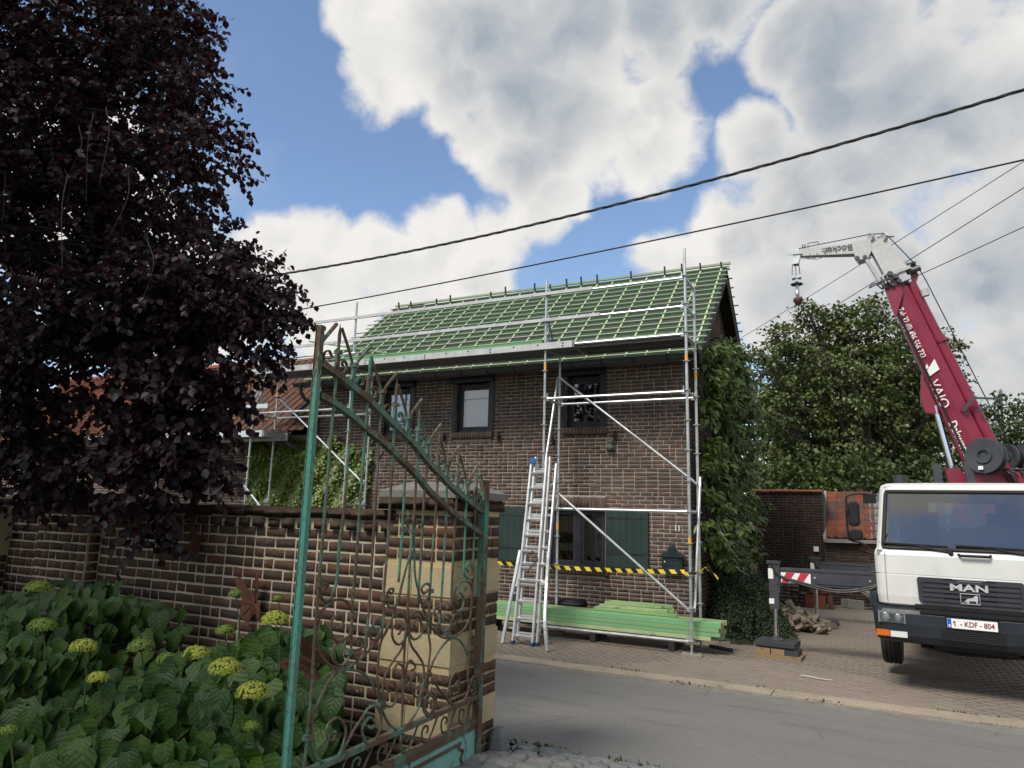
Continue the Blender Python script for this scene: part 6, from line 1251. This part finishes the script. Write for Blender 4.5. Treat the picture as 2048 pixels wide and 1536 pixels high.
tiles(ar, .06, 3.2, AY-.13, 1.70, AY+1.35, 2.90, .26, .31, bricky('grey_tile', [(.20,.20,.19),(.25,.25,.24),(.16,.16,.16)], (.35,.34,.32), .2), 0, False, None, 'grey_roof_tile')
b = MB().prism([(-1.06, AY-.16, 1.58), (.4, AY-.16, 1.60), (.5, AY-.16, 1.69), (-1.02, AY-.16, 1.69)], (0, .2, 0)); b.prism([(-1.07, AY-.18, 1.62), (-1.0, AY-.18, 1.62), (-1.0, AY+1.35, 2.93), (-1.07, AY+1.35, 2.93)], (.001, .0, .05)); b.build('cement_fillet', plain('cement', (.19, .18, .165), .95, 0, .3, 6, .5), an)
b = MB().prism([(-.1, AY+.0, 1.6), (.9, AY+.0, 1.6), (.9, AY+.0, .95), (.5, AY, 1.05), (.35, AY, 1.2), (.1, AY, 1.32), (-.3, AY, 1.45)], (0, .02, 0)); b.build('bare_patch', plain('broken_brickwork', (.10, .055, .035), .95, 0, .4, 10, .8), an)
put(MB().box(-1.32, -1.20, AY-.07, AY-.007, 1.33, 1.46).box(-1.30, -1.22, AY-.08, AY-.0705, 1.345, 1.445).build('wall_lamp', M_white), 'small white square lamp on the dark annex wall', 'wall lamp')
# ---------------------------------------------------------------- rubble, stacked pavers, tiles
M_rub_ = plain('rubble_stone', (.26, .21, .15), .95, 0, .5, 9, .6); M_rub2 = plain('rubble_brown', (.12, .085, .06), .95, 0, .4, 9, .6)
RBV = []
for _ in range(6):
    v, f = rough_box(.16); v = v+RNG.uniform(-.16, .16, v.shape)*np.array([0, 1, 0]); RBV.append((v*np.array([1, 1, 1]), f))
RBM = []
for i, (v, f) in enumerate(RBV): me = np_mesh('rubble_stone', v, f, 4); me.materials.append(M_rub_ if i % 3 else M_rub2); RBM.append(me)
for i in range(130):
    t_ = random.random(); x = -1.75+.75*t_+random.uniform(-.3, .25); y = 15.2+1.7*random.random(); h = max(0, .42*(1-abs(x+1.72)/.75))*random.uniform(.2, 1)
    s = random.uniform(.05, .15)*(1.15 if h < .1 else 1); o = bpy.data.objects.new('rubble_stone', random.choice(RBM)); COL.objects.link(o)
    o.location = (x, y, h+s*.28); o.scale = (s*1.8, s*1.1, s*.55); o.rotation_euler = (random.uniform(-.8, .8), random.uniform(-.8, .8), random.uniform(0, 3)); put(o, 'broken brick or mortar lump in the rubble heap between bush and outrigger', 'rubble', 'lumps of the rubble heap')
rb = MB(); n = 12; rings = []
for k, r_ in enumerate((1, .8, .55, .25, .02)): rings.append([(-1.72+math.cos(a)*.62*r_*(1+.15*math.sin(a*3)), 16.1+math.sin(a)*1.0*r_*(1+.1*math.sin(a*4+1)), .42*(1-r_**1.6)-.02) for a in np.linspace(0, 2*math.pi, n+1)[:-1]])
rb.loft(rings, True, (False, True)).build('rubble_fines', plain('rubble_dust', (.15, .12, .085), .98, 0, .4, 14, .9), kind='stuff')
M_paver2 = plain('stacked_paver', (.12, .095, .08), .9, 0, .35, 7, .4)
me = np_mesh('stacked_paver', *rough_box(.04), 4); me.materials.append(M_paver2)
for c in range(4):
    for k in range((6, 7, 6, 4)[c]):
        o = bpy.data.objects.new('stacked_paver', me); COL.objects.link(o); o.location = (-2.12+c*.185+random.uniform(-.015, .015), 19.8+random.uniform(-.03, .03), .05+k*.083); o.scale = (.165, .24, .078); o.rotation_euler = (0, random.uniform(-.02, .02), random.uniform(-.08, .08))
        put(o, 'brown paving block in the neat stack before the dark annex wall', 'paving block', 'stacked paving blocks')
tm = np_mesh('red_roof_tile', *rough_box(.03), 4); tm.materials.append(M_tileo)
for i, (x, z, tilt, lab) in enumerate(((-1.40, .16, 0, 'red roof tile upright at the left of the tile stack'), (-1.16, .17, .03, 'red roof tile facing the road at the bottom middle of the tile stack'), (-.94, .19, -.04, 'narrow red roof tile standing on edge at the right of the tile stack'), (-1.28, .52, .05, 'red roof tile at the upper left of the tile stack'), (-1.04, .53, -.1, 'tilted red roof tile on top of the tile stack'))):
    for k in range(3):
        o = bpy.data.objects.new('red_roof_tile', tm); COL.objects.link(o); o.location = (x, 19.55+k*.06, z); o.scale = (.24 if i != 2 else .12, .03, .34); o.rotation_euler = (-.12, tilt, .05*(i-2))
        put(o, lab if k == 0 else 'red roof tile stacked behind others before the annex wall', 'roof tile', None if k == 0 else 'red roof tiles stacked behind others')
for i, (x, y, w, lab) in enumerate(((-.62, 20.2, .2, 'small grey concrete lump left of the block row at annex foot'), (-.38, 20.1, .36, 'large grey concrete block on the ground at the annex wall'), (-.05, 20.2, .26, 'brown stone on top of the block row near the truck'), (.12, 20.1, .3, 'flat brown block on the ground beside the truck bumper'))):
    put(MB().hexa((x, y, .11+(.12 if i == 2 else 0)), (w, .03, random.uniform(-.02, .02)), (0, .2, 0), (.01, 0, .2 if i < 2 else .13)).build('concrete_block', M_rub2 if i > 1 else plain('concrete', (.17, .165, .15), .9, 0, .3, 8)), lab, 'block')
put(MB().bar((-.25, 19.9, .52), (.45, 19.7, .18), .14, .03).build('old_board', plain('grey_wood', (.27, .24, .2), .9)), 'upper grey weathered board leaning at the annex wall', 'board'); put(MB().bar((-.22, 19.85, .44), (.48, 19.65, .10), .12, .03).build('old_board', plain('grey_wood_dark', (.2, .18, .15), .9)), 'lower grey weathered board leaning at the annex wall', 'board')

# ================================================================ VEGETATION
def tree(name, label, base, blobs, dens, size, mat, bark, tpl, trunk_r, stems, lean=.0, nparts=0, shell=.55):
    tr_ = thing(name, label, 'tree', base)
    P, D_, Nn, S = [], [], [], []
    for x, y, z, r_ in blobs:
        n = max(40, int(dens*r_**2)); nc = max(3, int(n/22)); u = unit(RNG.normal(0, 1, (nc, 3))); rad = r_*(shell+(1-shell)*RNG.uniform(0, 1, nc)**.5)
        cc = np.array([x, y, z])+u*rad[:, None]*RNG.uniform(.85, 1.12, (nc, 1))
        k = RNG.integers(0, nc, n); cl_r = size*1.8
        p = cc[k]+RNG.normal(0, cl_r*.62, (n, 3))*np.array([1, 1, .6]); out = unit(cc[k]-np.array([x, y, z]))
        P.append(p); D_.append(out*.5+RNG.normal(0, .55, (n, 3))+np.array([0, 0, -.45])); Nn.append(np.array([0, 0, .9])+out*.5+RNG.normal(0, .45, (n, 3))); S.append(size*RNG.uniform(.7, 1.25, n))
    leaves('crown', np.vstack(P), np.vstack(D_), np.vstack(Nn), np.concatenate(S), tpl, mat, tr_)
    base = Vector(base); b = MB()
    for i in range(stems):
        o = Vector((random.uniform(-.5, .5)*(stems > 1), random.uniform(-.3, .3), 0)); bl = blobs[i % len(blobs)]; t_ = Vector(bl[:3])
        b.tube(cmr([base+o, base+o*1.6+Vector((0, 0, .25*(t_.z-base.z))), (base+o*1.4)*.55+t_*.45+Vector((0, 0, .4)), t_]), [trunk_r*(1-.75*j/15) for j in range(16)], 8)
    b.build('trunk', bark, tr_)
    for bl in blobs:
        t_ = Vector(bl[:3]); s_ = base+Vector((0, 0, (t_.z-base.z)*random.uniform(.3, .55)))+(t_-base)*.12
        s_.z = base.z+(t_.z-base.z)*random.uniform(.3, .55)
        lb_ = MB().tube(cmr([s_, s_*.5+t_*.5+Vector((0, 0, .2)), t_, t_+Vector((random.uniform(-.5, .5), random.uniform(-.5, .5), .5))*bl[3]*.6]), [trunk_r*.4*(1-.85*j/15) for j in range(16)], 6)
        for _ in range(4): 
            e_ = t_+Vector((random.gauss(0, 1), random.gauss(0, 1), random.gauss(.2, .7))).normalized()*bl[3]*.85; lb_.tube(cmr([t_*.6+s_*.4, t_*.5+e_*.5+Vector((0, 0, .1)), e_]), [trunk_r*.13*(1-.8*j/10) for j in range(11)], 4)
        lb_.build('limb', bark, tr_)
    return tr_
M_bark = plain('bark', (.055, .045, .035), .95, 0, .4, 6, .8)
M_walnut = leafy('tree_leaf', [(.048,.082,.018),(.075,.115,.026),(.10,.14,.034),(.125,.16,.045),(.115,.115,.04)], .22, .42, .45)
M_walnut2 = leafy('far_tree_leaf', [(.036,.066,.018),(.056,.09,.025),(.075,.105,.032)], .22, .5, .35)
T1= [(-1.67,29.63,9.04,1.4),(0.5,30.63,9.5,1.4),(-0.66,30.38,7.89,2.2),(-2.82,29.34,7.63,1.2),(1.74,32.63,8.37,1.76),(2.38,33.28,6.76,1.66),(-2.56,29.83,5.87,1.6),(-0.07,31.11,5.75,2.2),(-3.27,27.84,8.27,0.54),(3.17,33.18,9.23,0.79),(-2.31,30.32,4.11,1.6),(-3.51,28.56,4.19,0.96),(1.34,33.18,4.7,1.66),(3.47,33.58,8.02,0.62),(-1.6,29.42,10.22,0.5),(-2.73,29.06,9.2,0.6),(-0.54,29.99,10.05,0.7),(0.55,30.48,10.38,0.6),(-1.39,33.53,7.4,2.66),(1.19,34.81,7.48,2.44),(-3.04,28.36,6.29,0.96),(-1,32,3.4,2.4),(1.6,33.2,3.2,2.2),(-3.2,31,2.9,1.5),(3.6,34,3.6,2)]
T2= [(5.5,39.46,6.56,1.06),(6.53,40.07,6.13,1.41),(5.9,39.44,7.61,0.38),(4.83,39.26,5.85,0.82),(6.56,40.36,4.74,1.65),(7.53,40.38,7.08,1.41),(4.25,39.16,4.9,1.18),(5.91,39.33,8.19,0.19),(5.19,39.16,7.25,0.38)]
tree('walnut_tree', 'big dark green broad crowned tree behind the annex and crane', (.1, 30.4, 0), T1, 1000, .155, M_walnut, M_bark, LEAF6, .19, 3, shell=.35)
tree('broad_tree', 'dark tree standing directly behind the big broad crowned tree', (.8, 37, 0), [(x*1.2, y*1.2, 2.13+(z-2.13)*1.13-.5, r_*1.05) for x, y, z, r_ in T1 if r_ > .9 and z < 9], 230, .26, M_walnut2, M_bark, LEAF6, .2, 2, shell=.35)
tree('small_tree', 'smaller tree at the right edge behind the crane base', (6, 39.6, 0), T2, 600, .18, M_walnut2, M_bark, LEAF6, .14, 1)
for nm, lab, c_, r_, n, mt in (('shrub', 'dark green shrub row growing along the back of the annex', (-1.0, 27.5, 1.9), (4.2, 1.2, 2.5), 7500, M_walnut2), ('shrub', 'pale green bush beside the house corner above the annex wall', (-3.35, 24.5, 3.0), (.55, .6, 1.1), 900, leafy('pale_bush_leaf', [(.07,.10,.03),(.10,.13,.045),(.12,.15,.05)], .25)), ('shrub', 'low dark shrub at the right behind the truck', (5.5, 30, 1.6), (4, 1.5, 2.2), 3200, M_walnut2)):
    o = thing(nm, lab, 'shrub', (c_[0], c_[1], 0)); u = unit(RNG.normal(0, 1, (n, 3))); P = np.array(c_)+u*np.array(r_)*RNG.uniform(.75, 1.08, (n, 1)); P[:, 2] = np.maximum(P[:, 2], .05)
    leaves('foliage', P, u+RNG.normal(0, .5, (n, 3))-np.array([0, 0, .4]), u+RNG.normal(0, .4, (n, 3))+np.array([0, 0, .6]), RNG.uniform(.12, .22, n), LEAF6, mt, o); b = MB()
    for i in range(7): a = random.uniform(-.6, .6)*r_[0]; b.tube(cmr([Vector((c_[0]+a, c_[1], 0)), Vector((c_[0]+a*1.1, c_[1], c_[2]*.6)), Vector((c_[0]+a*1.2, c_[1], c_[2]+.5*r_[2]))]), .03, 5)
    b.build('stem', M_bark, o)
# climbing tree against the house gable
M_vine = leafy('climber_leaf', [(.042,.080,.014),(.07,.118,.021),(.10,.15,.03),(.135,.18,.04),(.08,.125,.024)], .25, .36, .5)
vn = thing('climbing_tree', 'leafy green climbing tree trained up the house gable beside the scaffolding', 'tree', (-2.6, 14.6, 0))
P, D_, Nn = [], [], []
for _ in range(640):
    y = random.uniform(12.75, 17.4); zt = np.interp(y, [12.7, 13.2, 14.5, 16.0, 17.0, 17.5], [5.15, 5.5, 5.65, 6.0, 5.9, 5.3]); zb = np.interp(y, [12.7, 13.3, 14.5, 15.5, 17.4], [1.45, 1.25, .95, 1.1, 1.7]); z = random.uniform(zb, zt)+random.uniform(-.1, .12)
    if y > 16.0 and z < 4.4 and random.random() < .7: continue
    if math.sin(y*3.3+1)*math.sin(z*2.9+y)+.35*math.sin(z*6.1) < -.55: continue
    th = (.20+.28*(1-((z-3.2)/3.2)**2)+.12*math.sin(y*2.7+z*1.9))*(1 if y > 13.1 else .75); x = HX1+.06+th*random.uniform(.15, 1.0)
    n = random.randint(12, 22); a = random.uniform(-.9, .9); tw = np.array([.35+random.uniform(0, .5), math.sin(a)*.6, random.uniform(.1, .7)]); tw /= np.linalg.norm(tw); L_ = random.uniform(.18, .42)
    tt = np.linspace(0, 1, n)[:, None]; p = np.array([x, y, z])+tw*tt*L_+np.array([0, 0, -.16])*tt**2+RNG.normal(0, .035, (n, 3))
    P.append(p); D_.append(np.array([.45, math.sin(a)*.4, -.55])+RNG.normal(0, .4, (n, 3))); Nn.append(np.array([.55, -.35, .75])+RNG.normal(0, .3, (n, 3)))
P = np.vstack(P); leaves('crown', P, np.vstack(D_), np.vstack(Nn), RNG.uniform(.11, .20, len(P)), (SLIM[0]*np.array([1.25, 1, 1]), SLIM[1]), M_vine, vn, 300)
b = MB(); b.tube(cmr([(-2.55, 14.3, 0), (-2.6, 14.35, .6), (-2.66, 14.4, 1.2), (-2.7, 14.6, 2.4), (-2.7, 15.2, 4.4)]), [.17-.006*i for i in range(21)], 9); b.build('trunk', M_bark, vn)
for k in range(12):
    z = 1.1+k*.35; y1 = 14.4+(1.6+.1*k)*(1 if k % 2 else -.9); MB().tube(cmr([(-2.68, 14.5, z), (-2.62, (14.5+y1)/2, z+.25), (-2.5, y1, z+.5)]), [.045-.003*i for i in range(11)], 5).build('limb', M_bark, vn)
# cotoneaster mound
M_coton = leafy('mound_leaf', [(.022,.040,.016),(.034,.058,.024),(.048,.075,.032),(.06,.09,.042)], .15, .5, .35)
bu = thing('mounded_shrub', 'dark fine leaved shrub mounded on the paving right of the plank stack', 'shrub', (-2.2, 14.4, 0))
P, D_, Nn = [], [], []
for _ in range(1150):
    a = random.uniform(0, 2*math.pi); r_ = math.sqrt(random.random()); x = -2.22+.74*r_*math.cos(a)-.12*math.sin(a)*r_; y = 14.45+1.15*r_*math.sin(a); h = (.98+.12*math.sin(x*5)+.1*math.sin(y*4))*(1-r_**2.4)+.03
    if x < HX1+.03: continue
    n = 16; dv = np.array([math.cos(a)*.8, math.sin(a)*.6-.25, -.25+.5*(1-r_)]); tt = np.linspace(0, 1, n)[:, None]; p0 = np.array([x, y, h*random.uniform(.75, 1.03)]); p = p0+dv*tt*.30+np.array([0, 0, -.20])*tt**2+RNG.normal(0, .016, (n, 3)); p[:, 2] = np.maximum(p[:, 2], .015)
    P.append(p); D_.append(dv+RNG.normal(0, .6, (n, 3))); Nn.append(np.array([.1, -.4, .9])+RNG.normal(0, .5, (n, 3)))
P = np.vstack(P); leaves('foliage', P, np.vstack(D_), np.vstack(Nn), RNG.uniform(.025, .05, len(P)), LEAF6, M_coton, bu)
b = MB()
for i in range(26): a = i*.9; b.tube(cmr([(-2.25, 14.4, 0), (-2.25+.3*math.cos(a), 14.4+.5*math.sin(a), .75), (-2.2+.68*math.cos(a), 14.4+1.0*math.sin(a), .3)]), .008, 4)
b.build('stem', M_bark, bu)
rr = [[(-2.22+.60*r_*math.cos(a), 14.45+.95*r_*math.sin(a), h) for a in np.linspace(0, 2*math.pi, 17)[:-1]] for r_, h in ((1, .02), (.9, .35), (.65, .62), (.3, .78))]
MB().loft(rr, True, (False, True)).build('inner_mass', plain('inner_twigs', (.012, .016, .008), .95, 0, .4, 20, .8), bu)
# weeds at the foot
n = 500; P = np.stack([RNG.uniform(-2.3, -1.35, n), RNG.uniform(13.2, 14.4, n), np.full(n, .0)], 1); P = P[(P[:, 0]+2.3)*.7+13.15 < P[:, 1]]
n = len(P); leaves('ground_weeds', P, np.stack([RNG.normal(0, .4, n), RNG.normal(0, .4, n), np.ones(n)], 1), RNG.normal(0, 1, (n, 3)), RNG.uniform(.03, .08, n), SLIM, M_coton, None)

# ---------------------------------------------------------------- purple leaved tree
M_purple = leafy('purple_leaf', [(.006,.004,.0065),(.0085,.0055,.0085),(.011,.0075,.0105),(.014,.0105,.014),(.024,.0055,.0085)], .14, .5, .26, (.20, .02, .03))
PT= [(-6.81,3.58,6.76,0.85),(-5.83,3.87,6.65,0.44),(-5.44,3.97,6.01,0.33),(-6.4,3.93,6.08,0.8),(-6.85,3.34,5.6,0.75),(-5.35,4.03,5.41,0.39),(-5.88,3.95,5.03,0.66),(-6.65,3.62,4.77,0.85),(-5.19,4.18,4.51,0.27),(-5.26,4.13,4.02,0.58),(-4.8,4.38,3.95,0.36),(-4.61,4.51,3.76,0.2),(-4.69,4.4,4.13,0.23),(-5.77,3.78,3.89,0.73),(-6.24,3.34,3.77,0.51),(-5.13,4.2,3.43,0.44),(-4.73,4.39,3.49,0.18),(-5.39,3.87,3.29,0.34),(-6.42,3.35,3.3,0.26),(-5.17,3.96,2.86,0.38),(-4.96,4.19,2.8,0.15),(-5.47,3.75,2.59,0.29),(-5.18,3.93,2.44,0.31),(-4.97,4.14,2.45,0.21),(-5.29,3.82,2.15,0.22),(-5.24,3.88,1.95,0.14),(-6.6,3.64,2.56,0.4),(-6.01,3.74,2.43,0.24),(-6.74,3.64,2.21,0.27),(-6.18,3.69,2.24,0.15),(-8.22,3.12,5.54,1.5),(-7.74,3.22,3.47,1.07),(-7.65,2.98,7.62,1.25),(-6.4,3.6,7.7,1.1)]
PT[:0] = [(-5.53, 3.96, 3.05, 0.35), (-5.26, 4.19, 3.17, 0.31), (-6.47, 3.51, 2.94, 0.28), (-5.26, 3.96, 2.63, 0.34), (-5.62, 3.8, 2.54, 0.25), (-6.57, 3.53, 2.64, 0.26), (-5.07, 4.31, 3.04, 0.24), (-6.09, 3.6, 3.46, 0.3), (-5.13, 4.39, 4.18, 0.37), (-5.56, 4.04, 3.71, 0.49)]
PT[:0] = [(-6.58, 3.42, 3.15, 0.26), (-5.98, 3.75, 2.97, 0.18), (-6.29, 3.5, 3.46, 0.26)]
NV = len(PT)
PT += [(-5.9, 3.2, 8.6, 1.3), (-7.6, 2.0, 5.6, 1.6), (-6.9, 1.9, 7.4, 1.5), (-8.6, 1.2, 4.4, 1.4), (-7.2, .6, 6.6, 1.5), (-8.9, 3.4, 6.6, 1.6), (-9.6, 3.0, 4.6, 1.5), (-6.6, -.5, 5.7, 1.35), (-5.3, -.9, 5.8, 1.15), (-4.35, -1.4, 6.0, .95)]  # unseen crown lobes out of frame, the last ones added to shade the hydrangeas
# second layer of the crown behind the first
PT += [(x*1.13, y*1.13, 2.13+(z-2.13)*1.13, r_*1.1) for x, y, z, r_ in PT[:28] if r_ > .4]
pt = thing('purple_tree', 'tree with drooping dark purple leaves overhanging the garden wall at the left', 'tree', (-8.2, 2.9, .45))
P, D_, Nn, S = [], [], [], []; tw = MB(); ntw = 0
for bi, (x, y, z, r_) in enumerate(PT):
    if bi < 43: r_ = r_*(.84 if r_ < .5 else .90)
    vis = bi < 43; back = bi >= NV+10; ns = int((360 if vis else 150 if back else 75)*r_**2+(16 if r_ < .3 else 24)); c0 = np.array([x, y, z])
    for _ in range(ns):
        u = unit(RNG.normal(0, 1, 3)); rad = r_*(.25+.75*RNG.uniform()**.45); s0 = c0+u*rad*.8
        L_ = RNG.uniform(.18, .42) if r_ > .3 else RNG.uniform(.14, .28); dv = unit(u*np.array([1, 1, .35])+np.array([.25, 0, .05])+RNG.normal(0, .3, 3)); n = int(L_*44)
        tt = np.linspace(0, 1, n)[:, None]; path = s0+dv*tt*L_+np.array([0, 0, -.45*L_])*tt**2; p = path+RNG.normal(0, .012, (n, 3)); side = np.where(np.arange(n) % 2, 1, -1)[:, None]; lat = unit(np.cross(dv, [0, 0, 1]))
        P.append(p); D_.append(lat*side*.55+dv*.3+np.array([0, 0, -.75])+RNG.normal(0, .28, (n, 3))); Nn.append(np.array([.15, -.5, .55])+lat*side*.5+RNG.normal(0, .4, (n, 3))); S.append(RNG.uniform(.046, .074, n)*((1.25 if z < 3.4 else 1) if vis else 1.5))
        if vis and ntw < 900 and RNG.uniform() < .4: ntw += 1; tw.tube([Vector(path[0]-dv*.12), Vector(path[n//2]), Vector(path[-1])], [.005, .004, .002], 3, False)
leaves('crown', np.vstack(P), np.vstack(D_), np.vstack(Nn), np.concatenate(S), (LEAF6[0]*np.array([1.12, 1, 1]), LEAF6[1]), M_purple, pt, 300)
M_twig = plain('purple_twig', (.022, .018, .017), .85, 0, .3)
tw.build('twig', M_twig, pt)['kind'] = 'stuff'
MB().tube(cmr([(-8.2, 2.9, .4), (-8.15, 2.95, 1.6), (-8.0, 3.0, 3.0), (-7.7, 3.1, 5.0), (-7.4, 3.2, 7.6)]), [.20-.007*i for i in range(21)], 9).build('trunk', M_bark, pt)
for x, y, z, r_ in PT[:43]:
    if z < 3.7: continue
    t_ = Vector((x, y, z)); zz = max(3.4, min(6.8, z+.3+random.uniform(-.3, .3))); s_ = Vector((-8.1+.1*zz, 2.95, zz)); m_ = s_*.45+t_*.55+Vector((0, -.1, .28))
    MB().tube(cmr([s_, m_, t_, t_+(t_-s_).normalized()*r_*.9+Vector((0, 0, -.25*r_))]), [.016-.0009*i for i in range(16)], 5).build('limb', M_twig, pt)
# bare hanging twigs inside the crown
b = MB()
for i in range(14):
    s0 = Vector((random.uniform(-7.0, -5.2), random.uniform(3.0, 3.6), random.uniform(3.6, 5.6))); b.tube(cmr([s0, s0+Vector((random.uniform(-.1, .25), -.05, -.3)), s0+Vector((random.uniform(-.1, .4), -.08, -random.uniform(.5, .9)))]), [.0045-.0003*k for k in range(11)], 4)
b.build('hanging_twig', M_bark, pt)['kind'] = 'stuff'

# ---------------------------------------------------------------- hydrangeas
M_hyd = leafy('hydrangea_leaf', [(.012,.040,.008),(.020,.060,.010),(.015,.048,.010),(.031,.082,.012),(.055,.11,.013)], .25, .5, .25, None, .35, True)
M_hstem = plain('hydrangea_stem', (.055, .085, .03), .7, 0, .3); M_floshade = leafy('shaded_green_floret', [(.13,.20,.04),(.18,.26,.05),(.22,.29,.06)], .3, .6, .2); M_flo = leafy('floret', [(.30,.37,.05),(.40,.45,.07),(.48,.50,.10)], .35, .6, .2)  # green floret colour holds the shade that lies on the dimmer heads
HD= [(-4.16,2.75,1.28,0.073),(-4.68,2.81,1.34,0.082),(-5.4,2.98,1.5,0.088),(-5.23,3.07,1.51,0.088),(-4.9,3.33,1.58,0.079),(-4.64,3.15,1.43,0.05),(-4.04,3.04,1.25,0.077),(-3.99,2.75,1.13,0.057),(-3.9,3.12,1.18,0.061),(-3.74,3.2,1.21,0.086),(-3.17,2.91,1.25,0.084),(-2.88,2.84,1.18,0.08),(-3.37,3.46,1.42,0.085),(-4.07,3.77,1.5,0.05),(-4.38,3.08,1.3,0.048),(-3.7,2.34,1.05,0.043),(-3.9,2.25,0.99,0.043),(-3.44,2.37,1.01,0.032),(-3.02,2.58,1.0,0.024),(-2.92,2.63,0.99,0.029),(-2.82,2.79,1.04,0.04),(-2.67,2.85,1.1,0.04),(-2.45,2.94,1.22,0.05),(-2.58,3.21,1.23,0.043),(-2.28,2.71,1.06,0.037),(-4.47,2.49,1.18,0.029),(-3.8,3.91,1.48,0.036),(-3.52,2.77,1.08,0.022),(-3.82,3.48,1.31,0.059),(-3.38,3.69,1.37,0.039)]
DROP = {(-5.4, .088), (-4.64, .05), (-4.38, .048), (-3.7, .043), (-3.44, .032), (-3.02, .024), (-2.92, .029), (-2.67, .04), (-4.47, .029), (-3.52, .022), (-3.38, .039), (-4.9, .079)}
HB_ = [('hydrangea', 'hydrangea bush at the left frame edge in the shade by the wall pilaster', -9.0, -4.62), ('hydrangea', 'hydrangea bush in the middle below the two rusty butterflies', -4.62, -3.45), ('hydrangea', 'hydrangea bush with the brightest yellow green flower heads beside the gate stile', -3.45, -2.60)]
def hcan(x, y): return .25+.27*y+.09*np.sin(x*3.1+y*2)+.06*np.sin(x*7-y*5)-.42*np.exp(-((x+4.42)/.55)**2)*(y > 3.15)+.12*np.exp(-((x+5.2)/.6)**2)
FLT = (np.array([(0,-.5,0),(.5,0,.12),(0,.5,0),(-.5,0,.12)]), np.array([(0,1,2,3)]))
for hi_, (nm, lab, xa, xb) in enumerate(HB_):
    hy = thing(nm, lab, 'hydrangea', ((max(xa, -6)+xb)/2, 3.0, .46), 'hydrangea bushes before the garden wall')
    n = int(880*(xb-xa) if hi_ else 620*(xb-xa)); x = RNG.uniform(xa, xb, n); y = RNG.uniform(1.7, 4.05, n)
    keep = (x < -.84*y+.06) & ~((x > -3.2) & (y < 2.2)); x, y = x[keep], y[keep]; n = len(x); top = hcan(x, y); z = top-RNG.exponential(.16, n); keep = z > .5; x, y, z = x[keep], y[keep], z[keep]; n = len(x)
    P = np.stack([x, y, z], 1); a = RNG.uniform(-math.pi, 0, n)
    D_ = np.stack([np.cos(a)*.7, np.sin(a)*.5, RNG.uniform(-1.3, -.45, n)], 1); Nn = np.stack([RNG.normal(.3, .35, n), -RNG.uniform(.6, 1.2, n), RNG.uniform(.15, .8, n)], 1)
    P = P-unit(D_)*.05
    leaves('leaf_mass', P, D_, Nn, RNG.uniform(.085, .19, n), HEART, M_hyd, hy, 140)
    st = MB(); rs = np.argsort(RNG.uniform(0, 1, n))[:70]
    for i in rs: st.tube([Vector((x[i]+random.uniform(-.15, .15), y[i]+random.uniform(-.05, .2), .45)), Vector((x[i]+random.uniform(-.05, .05), y[i]+.05, (z[i]+.45)/2)), Vector((x[i], y[i], z[i]))], [.006, .005, .003], 4, False)
    st.build('stem', M_hstem, hy)['kind'] = 'stuff'
    for hx, hyy, hz, hr in HD:
        if not xa <= hx < xb or (hx, hr) in DROP: continue
        k = int(110+260*(hr/.08)**1.5); ph = RNG.uniform(0, 2*math.pi, k); ct = RNG.uniform(-.15, 1, k); sn = np.sqrt(1-np.clip(ct, -1, 1)**2); u = np.stack([sn*np.cos(ph), sn*np.sin(ph), ct], 1)
        p = np.array([hx, hyy, hz])+u*np.array([hr, hr, hr*.72])*RNG.uniform(.86, 1.06, (k, 1)); m_ = unit(np.cross(u, RNG.normal(0, 1, (k, 3)))); tv, tf = FLT; sz = RNG.uniform(.011, .019, k)*(1 if hr > .05 else .75)
        X_, Y_, Z_ = leaf_axes(m_, u); V = p[:, None]+sz[:, None, None]*(tv[None, :, :1]*X_[:, None]+tv[None, :, 1:2]*Y_[:, None]+tv[None, :, 2:]*Z_[:, None])-np.array(origin(hy)); F = (tf[None]+(np.arange(k)*4)[:, None, None]).reshape(-1, 4)
        fh = link('flower_head', np_mesh('flower_head', V.reshape(-1, 3), F, 4), M_flo if (round(hx, 2), hr) in ((-3.17, .084), (-2.88, .08), (-4.16, .073), (-3.74, .086), (-3.37, .085), (-2.45, .05), (-3.99, .057)) else M_floshade, hy)
        MB().lathe([(0, -.3*hr), (.75*hr, -.1*hr), (.85*hr, .12*hr), (.6*hr, .42*hr), (0, .52*hr)], (hx, hyy, hz), (0, 0, 1), 9).tube([Vector((hx, hyy, hz)), Vector((hx+.02, hyy+.03, hz-.15)), Vector((hx+random.uniform(-.1, .1), hyy+.1, .5))], [.004, .005, .006], 5).build('flower_stalk', M_hstem, fh)
